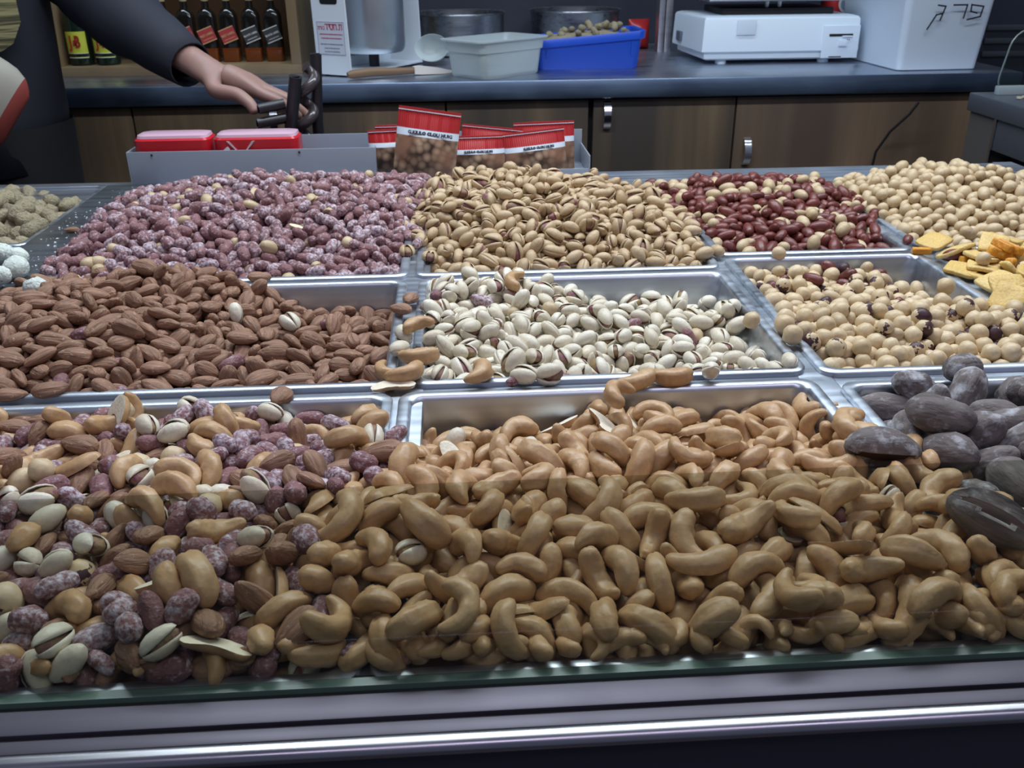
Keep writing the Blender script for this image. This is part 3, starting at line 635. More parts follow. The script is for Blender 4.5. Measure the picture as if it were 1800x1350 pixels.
for n_, a, c, mt in (('label_slot', (sx1 - .074, fy - .0026, z0 + .050), (sx1 - .018, fy - .0015, z0 + .056), BLACK), ('paper_label', (sx1 - .044, fy - .0060, z0 + .0490), (sx1 - .020, fy - .0026, z0 + .0520), WHITE), ('latch', (sx1 - .050, fy - .0085, z0 + .030), (sx1 - .032, fy - .002, z0 + .043), scw), ('bottom_slot', (sx1 - .070, fy - .0026, z0 + .0045), (sx1 - .040, fy - .0015, z0 + .0070), BLACK)):
    q = MB().box(a, c, .0006).build(n_, mt, pd)
for k in (0, 1): MB().lathe([(.0012, 0), (.0012, .0008), (0, .0008)], 8, Matrix.Translation((sx1 - .030 + .0045 * k, fy - .002, z0 + .043)) @ FRONT).build('indicator', BLACK, pd)
MB().box((sx0 - .0205, sy0 + .16, z0 + .030), (sx0 - .010, sy0 + .20, z0 + .052), .001).build('socket', plain('socket_grey', (.10, .12, .16), .5), sc_, loc=so)
for fx, fy_ in ((sx0 + .05, sy0 + .03), (sx1 - .07, sy0 + .03), (sx0 + .05, sy1 - .03), (sx1 - .07, sy1 - .03)): MB().lathe([(.013, CT), (.013, CT + .006), (.010, CT + .0088), (0, CT + .0088)], 16, Matrix.Translation((fx, fy_, 0))).build('foot', scw, sc_, loc=so)
MB().box((sx0 + .05, sy0 + .05, z0 + .0955), (sx1 - .05, sy1 - .02, z0 + .110), .003).build('load_cell_cover', BLACK, sc_, loc=so)
for px in (sx0 + .17, sx0 + .20): MB().lathe([(.006, z0 + .109), (.006, z0 + .127), (0, z0 + .127)], 10, Matrix.Translation((px, sy0 + .10, 0))).build('platform_post', CHROME, sc_, loc=so)
MB().box((sx0 + .01, sy0 + .02, z0 + .126), (sx1 - .02, sy1 + .02, z0 + .131), .002).build('weighing_plate', ST, sc_, loc=so)
# steel post
o = MB().box((.534, 2.505, CT), (.549, 2.545, 2.3), .001).box((.551, 2.505, CT), (.569, 2.545, 2.3), .001).build('steel_post', steel('post_steel', (.52, .50, .52), .35)); tag(o, 'grooved steel post standing on the worktop left of the scale', 'post')
# red snack bags behind the scale
RBAG = plain('red_bag_film', (.42, .022, .022), .28)
def bag(loc, w, h, rz, lab, logo):
    s = empty('snack_bag', loc, rz, lab, 'bag')
    L = []
    for k in range(11):
        u = k / 10; q = .030 * math.sin(math.pi * min(1, u * 1.02)) ** .6 + .001
        L.append([(w / 2 * math.cos(a) * (1 - .06 * math.sin(math.pi * u)), q * math.sin(a), h * u) for a in np.linspace(0, 2 * math.pi, 28, endpoint=False)])
    MB().loops(L, True, True).build('pouch', RBAG, s)
    if logo:
        MB().lathe([(.022, 0), (.022, .001), (0, .001)], 28, Matrix.Translation((.012, -.0325, h * .62)) @ FRONT).build('round_logo', WP, s)
        MB().lathe([(.0165, 0), (.0165, .0006), (0, .0006)], 28, Matrix.Translation((.012, -.0335, h * .62)) @ FRONT).build('logo_centre', plain('logo_blue', (.25, .33, .48), .4), s)
        MB().box((-.02, -.0335, h * .40), (.03, -.031, h * .45)).build('yellow_band', plain('yellow_print', (.65, .50, .03), .5), s)
bag((.965, 2.43, CT), .085, .19, .05, 'red snack bag with a round white logo between scale and white bin', True)
bag((.50, 2.60, CT), .06, .075, .2, 'small red snack bag left of the steel post', False)
o = MB().box((sx0 - .005, sy0 + .145, z0 + .1315), (sx0 + .085, sy0 + .2, z0 + .145), .004).build('red_packet', REDP); tag(o, 'flat red packet lying on the weighing plate', 'packet')
# white bin with hand-written letters
WB = plain('white_bin_plastic', (.62, .71, .82), .42)
bn = empty('storage_bin', (1.0535, 2.20, CT), math.radians(2), 'tall white plastic bin with black handwriting, right of the scale', 'bin')
def bl(e, z): return rrect(-.0905 * e, .0905 * e, -.150 * e, .150 * e, .014, z)
MB().loops([bl(.96, 0), bl(1.0, .003), bl(1.20, .34), bl(1.25, .345), bl(1.25, .36), bl(1.18, .36), bl(.98, .008)], True, True).build('bin_body', WB, bn)
PE = [[(70, 6), (93, 9), (91, 26), (68, 31)], [(70, 6), (71, 17), (83, 20)]]
RESH = [[(37, 6), (62, 6), (60, 28)]]
GIMEL = [[(8, 6), (22, 8), (19, 22), (17, 31)], [(18, 20), (8, 22), (-4, 46)]]
ink = strokes(PE + RESH + GIMEL, -.046, .142, .00118, .0032).build('handwriting', plain('marker_ink', (.02, .02, .03), .5), bn); ink.location = (0, -.1712, 0); ink.rotation_euler = (math.radians(5.0), 0, 0)
ink.location = (0, -.1512 - .0125 + math.tan(math.radians(5)) * .135 * 0 , 0)
# wooden handled brush knife at the worktop edge
tl = empty('spatula', (-.222, 2.055, CT + .010), math.radians(24), 'wooden handled spatula with a whitened blade lying at the worktop edge', 'spatula')
MB().pipe([(0, 0, 0), (.01, 0, .001), (.05, 0, .003), (.11, 0, .001), (.155, 0, 0)], [.006, .009, .0095, .008, .0065], 12).build('wooden_handle', plain('handle_wood', (.20, .115, .06), .5), tl)
MB().loops([[(x, -w, -.009 + h0), (x, w, -.009 + h0), (x, w * .8, -.009 + h1), (x, -w * .8, -.009 + h1)] for x, w, h0, h1 in ((.150, .008, .002, .017), (.165, .013, .001, .018), (.215, .016, 0, .010), (.245, .010, 0, .003))], True, True).build('blade', plain('floury_blade', (.62, .58, .52), .7), tl)

# ---------------------------------------------------------------- grey unit with a glass guard at the right
un = empty('side_unit', (1.36, 1.62, 0), 0, 'dark grey side unit with a slab top at the right edge', 'unit'); uo = (-1.36, -1.62, 0)
UG = plain('unit_grey', (.075, .085, .105), .42, .2); US = plain('unit_side', (.085, .078, .074), .5)
MB().box((.978, 1.10, RIM + .006), (1.75, 1.755, RIM + .039), .003).build('slab_top', UG, un, loc=uo)
MB().box((.984, 1.662, 0), (1.74, 1.748, RIM + .006)).build('back_body', US, un, loc=uo)
MB().box((.983, 1.655, 0), (.987, 1.6615, RIM + .006)).build('corner_trim', CHROME, un, loc=uo)
MB().box((1.020, 1.14, 0), (1.74, 1.654, RIM - .05), .002).build('dark_recess', DARK, un, loc=uo)
MB().box((.985, 1.14, RIM - .05), (1.74, 1.654, RIM + .006), .002).build('apron', UG, un, loc=uo)
pn = rrect(0, .55, .002, .115, .030, 0)
pn = [(x + (.018 * (y / .115)), y) for x, y, _ in pn]
gd = empty('side_glass', (1.003, 1.715, RIM + .039), 0, 'clear glass guard with rounded corner standing on the grey side unit', 'glass')
MB().prism(pn, .005).build('pane', GLASS, gd)
MB().pipe([(x, .0025, y) for x, y in pn if x < .2], .0016, 6).build('polished_edge', plain('edge_grey', (.16, .20, .20), .3), gd)
MB().box((.005, -.004, 0), (.55, .010, .016), .002).build('foot_rail', plain('foot_rail_grey', (.30, .36, .38), .4), gd)
rs = np.random.RandomState(11); b = MB()
for i in range(150):
    r = .055 * math.sqrt(rs.rand()); a = rs.rand() * 6.28; x, y = 1.075 + 1.1 * r * math.cos(a), 1.655 + .6 * r * math.sin(a)
    v, f = tube(6, 4, straight(.011), lambda t: dome(t, .6), .003, .0016); q = Quaternion((0, 0, 1), rs.rand() * 6.28) @ Quaternion((1, 0, 0), rs.randn() * .3)
    b.add([q @ Vector(p) for p in v], f, Matrix.Translation((x, y, RIM + .0408 + .010 * max(0, 1 - r / .05) * rs.rand())))
tag(b.build('sunflower_seeds', plain('seed_grey', (.30, .26, .20), .7)), 'scatter of pale seeds on the grey side unit', 'seeds', None, 'stuff')
o = MB().pipe([(.985, 1.96, RIM - .010), (.972, 1.965, RIM - .035), (.945, 1.985, RIM - .075), (.925, 1.995, RIM - .12), (.915, 2.0, RIM - .25), (.91, 2.005, .02), (.91, 1.98, .006), (.91, 1.80, .006)], .003, 8).build('cable', BLACK); tag(o, 'black cable hanging down the brown door beside the grey unit', 'cable')
ap = empty('dark_appliance', (1.47, 2.45, CT - .2), 0, 'dark appliance in the shadow behind the white bin', 'appliance')
MB().box((-.20, -.15, -CT + .2), (.30, .22, .33), .004).build('housing', DARK, ap)
for k in range(3): MB().box((-.18, -.158, .26 - .03 * k), (.28, -.15, .272 - .03 * k), .001).build('vent_bar', plain('vent_grey', (.055, .06, .075), .4), ap)

# ---------------------------------------------------------------- twisted stand behind the rack
sd = empty('tube_stand', (-.212, 1.425, 0), 0, 'black metal stand with a twisted rod and short open tubes behind the grey rack', 'stand')
TB = plain('black_tube', (.014, .014, .018), .38); TIN = plain('tube_inside', (.003, .003, .003), .9)
def tube_part(n, pts, r, mat=TB, cap=True): return MB().pipe(pts, r, 14, cap).build(n, mat, sd)
tube_part('post', [(.006, .012, .0), (.006, .012, RIM + .06), (.013, .012, RIM + .157)], .0085); tube_part('post', [(-.032, -.010, .0), (-.032, -.010, RIM + .05), (-.014, -.022, RIM + .130)], .0095)
for p in ((.013, .012, RIM + .1572), (-.014, -.022, RIM + .1302)): MB().lathe([(.006, 0), (.006, .0006), (0, .0006)], 12, Matrix.Translation(p)).build('tube_mouth', TIN, sd)
tw = [(-.012 + .014 * (z_ - .03) / .11 + .0095 * math.cos(a), .0095 * math.sin(a), RIM + z_) for a, z_ in zip(np.linspace(0, 21, 100), np.linspace(-.02, .140, 100))]
tube_part('twisted_rod', tw, .0080, plain('twisted_iron', (.050, .040, .042), .22))
for z, x0, x1 in ((.0705, -.036, -.076), (.091, -.036, -.072)):
    tube_part('arm', [(x0, -.012, RIM + z), (x1, -.024, RIM + z - .005)], .0075)
    MB().lathe([(.0052, 0), (.0052, .0006), (0, .0006)], 12, Matrix.Translation((x1 - .0004, -.0241, RIM + z - .005)) @ Matrix.Rotation(math.radians(-96), 4, 'Y')).build('tube_mouth', TIN, sd)
MB().lathe([(.07, 0), (.07, .006), (.02, .012), (0, .012)], 28).build('base_plate', TB, sd)

# ---------------------------------------------------------------- the seller
def skin(name, pts, edges, root, mat, parent, sub=2):
    m = bpy.data.meshes.new(name); m.from_pydata([p[:3] for p in pts], edges, []); o = bpy.data.objects.new(name, m); COL.objects.link(o)
    md = o.modifiers.new('skin', 'SKIN'); md.branch_smoothing = .6; md.use_smooth_shade = True
    for i, p in enumerate(pts):
        q = m.skin_vertices[0].data[i]; q.radius = (p[3], p[4] if len(p) > 4 else p[3]); q.use_root = (i == root)
    s = o.modifiers.new('sub', 'SUBSURF'); s.levels = sub; s.render_levels = sub
    dg = bpy.context.evaluated_depsgraph_get(); me = bpy.data.meshes.new_from_object(o.evaluated_get(dg)); bpy.data.objects.remove(o)
    me.materials.clear(); me.materials.append(mat); me.polygons.foreach_set('use_smooth', [True] * len(me.polygons))
    o = bpy.data.objects.new(name, me); COL.objects.link(o); o.parent = parent
    return o
m, t, b_ = nt('skin'); SKIN = m; v = coords(t); t.links.new(mixc(t, tnoise(t, v, 60, 3), (.27, .155, .128), (.33, .195, .16)), b_.inputs['Base Color']); b_.inputs['Roughness'].default_value = .5; b_.inputs['Subsurface Weight'].default_value = .12; b_.inputs['Subsurface Radius'].default_value = (.02, .008, .004)
per = empty('person', (-.86, 1.66, 0), 0, 'person in dark clothes reaching an arm across behind the display', 'person')
X0, Y0 = -.86, 1.66
P_ = [(0, 0, .98, .13), (0, 0, 1.16, .135), (0, 0, 1.36, .12), (0, -.01, 1.47, .055), (0, -.03, 1.60, .085), (0, -.045, 1.68, .088),                 # 0-5 trunk, neck, head
      (.16, .005, 1.375, .055), (.260, .02, 1.155, .042), (.462, -.150, 1.040, .027), (.495, -.160, 1.030, .024), (.540, -.172, 1.010, .026),              # 6-10 shoulder, elbow, wrist, palm
      (-.17, .0, 1.37, .055), (-.24, .02, 1.10, .043), (-.20, -.14, .92, .028), (-.18, -.20, .90, .03),                                                  # 11-14 other arm
      (.09, 0, .90, .085), (.10, -.01, .50, .055), (.10, .01, .09, .040), (.105, -.10, .045, .035),                                                     # 15-18
      (-.09, 0, .90, .085), (-.10, -.01, .50, .055), (-.10, .01, .09, .040), (-.105, -.10, .045, .035)]                                                 # 19-22
E_ = [(0, 1), (1, 2), (2, 3), (3, 4), (4, 5), (2, 6), (6, 7), (7, 8), (8, 9), (9, 10), (2, 11), (11, 12), (12, 13), (13, 14), (0, 15), (15, 16), (16, 17), (17, 18), (0, 19), (19, 20), (20, 21), (21, 22)]
def chain(start, pts):
    prev = start
    for p in pts:
        P_.append(p); E_.append((prev, len(P_) - 1)); prev = len(P_) - 1
PALM = 10
chain(PALM, [(0.564, -0.197, 1.000, .0105), (0.594, -0.198, 0.989, .0088), (0.612, -0.197, 0.976, .0080), (0.626, -0.194, 0.960, .0068)])
chain(PALM, [(0.573, -0.180, 1.000, .0108), (0.606, -0.178, 0.987, .0090), (0.624, -0.176, 0.972, .0082), (0.637, -0.173, 0.954, .0068)])
chain(PALM, [(0.572, -0.162, 0.999, .0104), (0.602, -0.158, 0.986, .0086), (0.620, -0.156, 0.972, .0078), (0.632, -0.154, 0.956, .0066)])
chain(PALM, [(0.562, -0.145, 0.998, .0096), (0.586, -0.140, 0.987, .0078), (0.600, -0.138, 0.976, .0070), (0.610, -0.137, 0.964, .0060)])
chain(9, [(.500, -.200, 1.004, .0135), (0.540, -0.220, 1.002, .0108), (0.560, -0.234, 0.990, .0092), (0.568, -0.240, 0.976, .0078)])
body = skin('body', P_, E_, 0, SKIN, per)
CL = plain('dark_navy_cloth', (.013, .015, .026), .8); CL2 = plain('black_trousers', (.009, .009, .011), .85)
b = MB(); L = []
for z, w, d, yo in ((.86, .190, .15, 0), (.95, .192, .150, 0), (1.05, .199, .148, 0), (1.16, .210, .152, 0), (1.28, .220, .152, 0), (1.37, .205, .130, 0), (1.43, .15, .10, 0), (1.47, .085, .08, -.01), (1.50, .075, .075, -.012)):
    L.append([(w * math.cos(a) * (1 + .03 * math.sin(3 * a + z * 20)), yo + d * math.sin(a), z) for a in np.linspace(0, 2 * math.pi, 36, endpoint=False)])
b.loops(L, False, False)
def sleeve(pts, rad):
    pts2 = [Vector(p) for p in pts]; out = []; rr = []
    for i in range(len(pts2) - 1):
        for k in range(5):
            u = k / 5; out.append(pts2[i].lerp(pts2[i + 1], u)); rr.append((rad[i] * (1 - u) + rad[i + 1] * u) * (1 + .045 * math.sin(i * 4 + k * 2.4)))
    out.append(pts2[-1]); rr.append(rad[-1]); b.pipe(out, rr, 20, False)
sleeve([(.13, .005, 1.40), (.19, .01, 1.29), (.262, .02, 1.165), (.325, -.03, 1.105), (.458, -.146, 1.036)], [.085, .076, .070, .060, .036])
sleeve([(-.13, .0, 1.40), (-.24, .02, 1.12), (-.205, -.12, .95)], [.085, .066, .045])
jk = b.build('jacket', CL, per); mdj = jk.modifiers.new('cloth', 'SOLIDIFY'); mdj.thickness = .003
b = MB()
for s in (-1, 1):
    pts = [(s * .085, 0, .93), (s * .095, 0, .70), (s * .10, -.01, .48), (s * .10, 0, .26), (s * .10, .01, .07)]; b.pipe(pts, [.118, .100, .078, .068, .066], 20, False)
b.build('trousers', CL2, per)
for s in (-1, 1):
    MB().loops([[(s * .105 + w * math.cos(a), -.045 + d * math.sin(a), z) for a in np.linspace(0, 2 * math.pi, 24, endpoint=False)] for z, w, d in ((0, .048, .135), (.02, .050, .138), (.05, .046, .115), (.09, .044, .055))], True, True).build('shoe', BLACK, per)
HAIR = plain('dark_hair', (.012, .009, .008), .6)
MB().loops([[(r * math.cos(a), -.018 + r * 1.15 * math.sin(a), z) for a in np.linspace(0, 2 * math.pi, 24, endpoint=False)] for r, z in ((.090, 1.66), (.097, 1.70), (.094, 1.74), (.075, 1.78), (.035, 1.80))], False, True).build('hair', HAIR, per)
for s in (-1, 1):
    MB().lathe([(0, -.012), (.009, -.008), (.012, 0), (.009, .008), (0, .012)], 14, Matrix.Translation((s * .032, -.122, 1.655))).build('eye', plain('eye_white', (.6, .58, .55), .3), per)
    MB().lathe([(0, -.02), (.009, -.014), (.012, .0), (.008, .016), (0, .022)], 12, Matrix.Translation((s * .090, -.03, 1.64))).build('ear', SKIN, per)
MB().pipe([(0, -.128, 1.655), (0, -.142, 1.635), (0, -.150, 1.615), (0, -.130, 1.606)], [.007, .010, .013, .008], 10).build('nose', SKIN, per)
MB().pipe([(-.024, -.118, 1.578), (0, -.128, 1.576), (.024, -.118, 1.578)], [.003, .006, .003], 8).build('mouth', plain('lips', (.30, .11, .09), .5), per)
# gold print on the chest
m, t, b_ = nt('gold_chest_print'); v = coords(t, (8, 8, 260)); n = tnoise(t, v, 1.0, 3); t.links.new(mixc(t, ramp(t, n, .42, .60), (.04, .037, .017), (.24, .215, .10)), b_.inputs['Base Color']); b_.inputs['Roughness'].default_value = .45
L = []
for x in np.linspace(-.04, .196, 20):
    u = max(0.0, (x - .146) / .050); zl = 1.052 + .045 * (1 - math.sqrt(max(0, 1 - u * u))); y = -.1535 * math.sqrt(max(.05, 1 - (x / .226) ** 2)) - .014
    L.append([(x, y, zl), (x, y, 1.30), (x, y - .0015, 1.30), (x, y - .0015, zl)])
MB().loops(L, True, True).build('chest_print', m, per)
# the bag the person carries
bgm = empty('paper_bag', (-.712, 1.470, 1.000), math.radians(0), 'cream and red paper bag held against the dark clothes at left', 'bag'); bgm.rotation_euler = (0, math.radians(38), math.radians(10))
CRM = plain('cream_paper', (.31, .29, .24), .6); RDP = plain('red_paper', (.26, .045, .035), .6)
def pil(x0, x1, name, mat):
    L = []
    for x in np.linspace(x0, x1, 8):
        q = .032 * max(.0, 1 - (x / .062) ** 2) ** .5 + .002; h_ = .072 * max(.02, 1 - (x / .075) ** 4)
        L.append([(x, q * math.sin(a), h_ * math.cos(a)) for a in np.linspace(0, 2 * math.pi, 28, endpoint=False)])
    MB().loops(L, True, True).build(name, mat, bgm)
pil(-.060, .043, 'cream_side', CRM); pil(.043, .060, 'red_side', RDP)
MB().box((.002, -.0335, -.055), (.012, -.0285, .045), .002).build('white_strap', WP, bgm)

# heap surfaces, spawn regions and the settled poses of the nuts
HP = {'A1': [(-0.4, 0.9, 0.0), (-0.3, 0.895, 0.0), (-0.2, 0.895, 0.0), (-0.1, 0.895, -0.006), (-0.06, 0.9, -0.009), (-0.41, 0.98, 0.01), (-0.36, 0.97, 0.024), (-0.24, 0.97, 0.02), (-0.12, 0.97, 0.012), (-0.05, 0.96, 0.002), (-0.4, 1.08, 0.015), (-0.35, 1.1, 0.034), (-0.24, 1.1, 0.04), (-0.14, 1.1, 0.04), (-0.06, 1.08, 0.024), (-0.4, 1.2, 0.016), (-0.34, 1.2, 0.038), (-0.24, 1.2, 0.04), (-0.14, 1.2, 0.04), (-0.06, 1.2, 0.028), (-0.38, 1.24, 0.007), (-0.15, 1.245, 0.022), (-0.03, 1.2, 0.026)], 'B1': [(-0.035, 0.895, -0.014), (0.05, 0.895, -0.011), (0.15, 0.895, -0.011), (0.25, 0.895, -0.011), (-0.04, 0.99, 0.009), (0.05, 0.97, 0.019), (0.15, 0.97, 0.015), (0.25, 0.97, -0.001), (-0.04, 1.08, 0.027), (0.05, 1.08, 0.057), (0.13, 1.08, 0.047), (0.22, 1.06, 0.017), (0.27, 1.05, -0.001), (-0.03, 1.2, 0.025), (0.05, 1.17, 0.045), (0.13, 1.18, 0.031), (0.2, 1.19, 0.013), (0.25, 1.2, -0.017)], 'C1': [(0.29, 0.935, -0.011), (0.38, 0.935, -0.005), (0.46, 0.935, -0.011), (0.275, 1.03, 0.011), (0.38, 1.03, 0.019), (0.47, 1.03, 0.005), (0.265, 1.12, 0.011), (0.3, 1.14, 0.027), (0.38, 1.14, 0.03), (0.46, 1.14, 0.023), (0.3, 1.2, 0.015), (0.38, 1.2, 0.019), (0.49, 1.2, 0.015)], 'D1': [(0.51, 0.935, -0.006), (0.6, 0.935, -0.002), (0.78, 0.935, -0.008), (0.49, 1.03, 0.002), (0.56, 1.03, 0.02), (0.65, 1.03, 0.03), (0.78, 1.03, 0.016), (0.5, 1.12, 0.012), (0.56, 1.1, 0.032), (0.61, 1.1, 0.06), (0.67, 1.1, 0.044), (0.78, 1.1, 0.012), (0.51, 1.2, 0.002), (0.6, 1.2, 0.032), (0.75, 1.2, 0.002)], 'A2': [(-0.41, 0.64, 0.019), (-0.3, 0.64, 0.015), (-0.2, 0.64, -0.018), (-0.08, 0.64, -0.03), (-0.43, 0.74, 0.021), (-0.36, 0.74, 0.035), (-0.27, 0.74, 0.029), (-0.17, 0.74, -0.002), (-0.07, 0.74, -0.01), (-0.03, 0.75, -0.012), (-0.415, 0.83, 0.011), (-0.36, 0.84, 0.029), (-0.28, 0.85, 0.037), (-0.22, 0.85, 0.025), (-0.17, 0.85, -0.022), (-0.07, 0.85, -0.032)], 'B2': [(-0.03, 0.645, 0.0), (0.04, 0.64, 0.004), (0.1, 0.645, -0.006), (0.17, 0.645, -0.014), (0.25, 0.645, -0.01), (-0.035, 0.74, 0.004), (0.04, 0.74, 0.004), (0.1, 0.7, -0.024), (0.13, 0.675, -0.042), (0.16, 0.69, -0.03), (0.2, 0.72, -0.018), (0.25, 0.74, -0.016), (-0.03, 0.85, -0.004), (0.03, 0.855, 0.007), (0.08, 0.85, -0.006), (0.14, 0.85, -0.034), (0.2, 0.85, -0.032), (0.25, 0.85, -0.022), (0.13, 0.76, -0.016)], 'C2': [(0.29, 0.64, -0.012), (0.36, 0.64, -0.004), (0.45, 0.64, 0.0), (0.5, 0.64, 0.006), (0.277, 0.71, 0.014), (0.33, 0.71, 0.016), (0.4, 0.71, 0.018), (0.47, 0.71, 0.016), (0.29, 0.8, -0.006), (0.38, 0.8, 0.0), (0.45, 0.8, -0.016), (0.475, 0.77, -0.006), (0.3, 0.89, -0.01), (0.36, 0.89, 0.002), (0.42, 0.89, -0.01), (0.47, 0.89, -0.028)], 'M3': [(-0.41, 0.6, 0.018), (-0.3, 0.6, 0.016), (-0.2, 0.6, 0.002), (-0.08, 0.6, -0.02), (-0.41, 0.52, 0.026), (-0.3, 0.52, 0.02), (-0.18, 0.52, 0.016), (-0.05, 0.52, 0.012), (-0.41, 0.42, 0.024), (-0.25, 0.42, 0.022), (-0.12, 0.42, 0.024), (-0.22, 0.34, 0.021), (-0.08, 0.34, 0.025), (-0.3, 0.34, 0.021), (0.0, 0.34, 0.025), (0.1, 0.34, 0.017), (0.2, 0.34, 0.019), (0.3, 0.34, 0.021), (0.36, 0.36, 0.015), (-0.03, 0.6, -0.03), (0.04, 0.6, -0.03), (0.09, 0.595, -0.006), (0.118, 0.592, 0.012), (0.16, 0.598, -0.012), (0.2, 0.6, -0.022), (0.25, 0.6, -0.026), (-0.03, 0.52, 0.006), (0.06, 0.53, 0.004), (0.13, 0.53, 0.01), (0.2, 0.53, 0.002), (0.25, 0.53, -0.006), (0.0, 0.43, 0.034), (0.1, 0.43, 0.03), (0.2, 0.43, 0.03), (0.27, 0.46, 0.008), (0.29, 0.42, 0.024), (0.34, 0.4, 0.012), (0.25, 0.38, 0.028), (-0.05, 0.46, 0.028), (-0.04, 0.38, 0.03), (0.29, 0.345, 0.014)], 'C3': [(0.29, 0.59, -0.01), (0.36, 0.59, -0.006), (0.44, 0.59, 0.01), (0.5, 0.59, 0.024), (0.295, 0.52, 0.004), (0.36, 0.52, 0.012), (0.44, 0.52, 0.028), (0.3, 0.46, 0.01), (0.36, 0.44, 0.028), (0.44, 0.44, 0.036), (0.36, 0.37, 0.03)], 'L1': [(-0.5, 1.04, 0.002), (-0.65, 1.04, 0.005), (-0.5, 1.16, 0.006), (-0.6, 1.16, 0.026), (-0.75, 1.16, 0.026), (-0.5, 1.29, -0.002), (-0.6, 1.28, 0.016), (-0.75, 1.28, 0.018)]}
REG = {'A1': (-0.428, -0.045, 0.89, 1.25), 'B1': (-0.045, 0.262, 0.89, 1.225), 'C1': (0.262, 0.5, 0.93, 1.22), 'D1': (0.496, 0.8, 0.93, 1.22), 'A2': (-0.43, -0.035, 0.637, 0.866), 'B2': (-0.036, 0.257, 0.637, 0.866), 'C2': (0.275, 0.505, 0.632, 0.902), 'M3': (-0.39, 0.36, 0.327, 0.606), 'C3': (0.288, 0.46, 0.4, 0.598), 'L1': (-0.7, -0.491, 1.031, 1.299)}
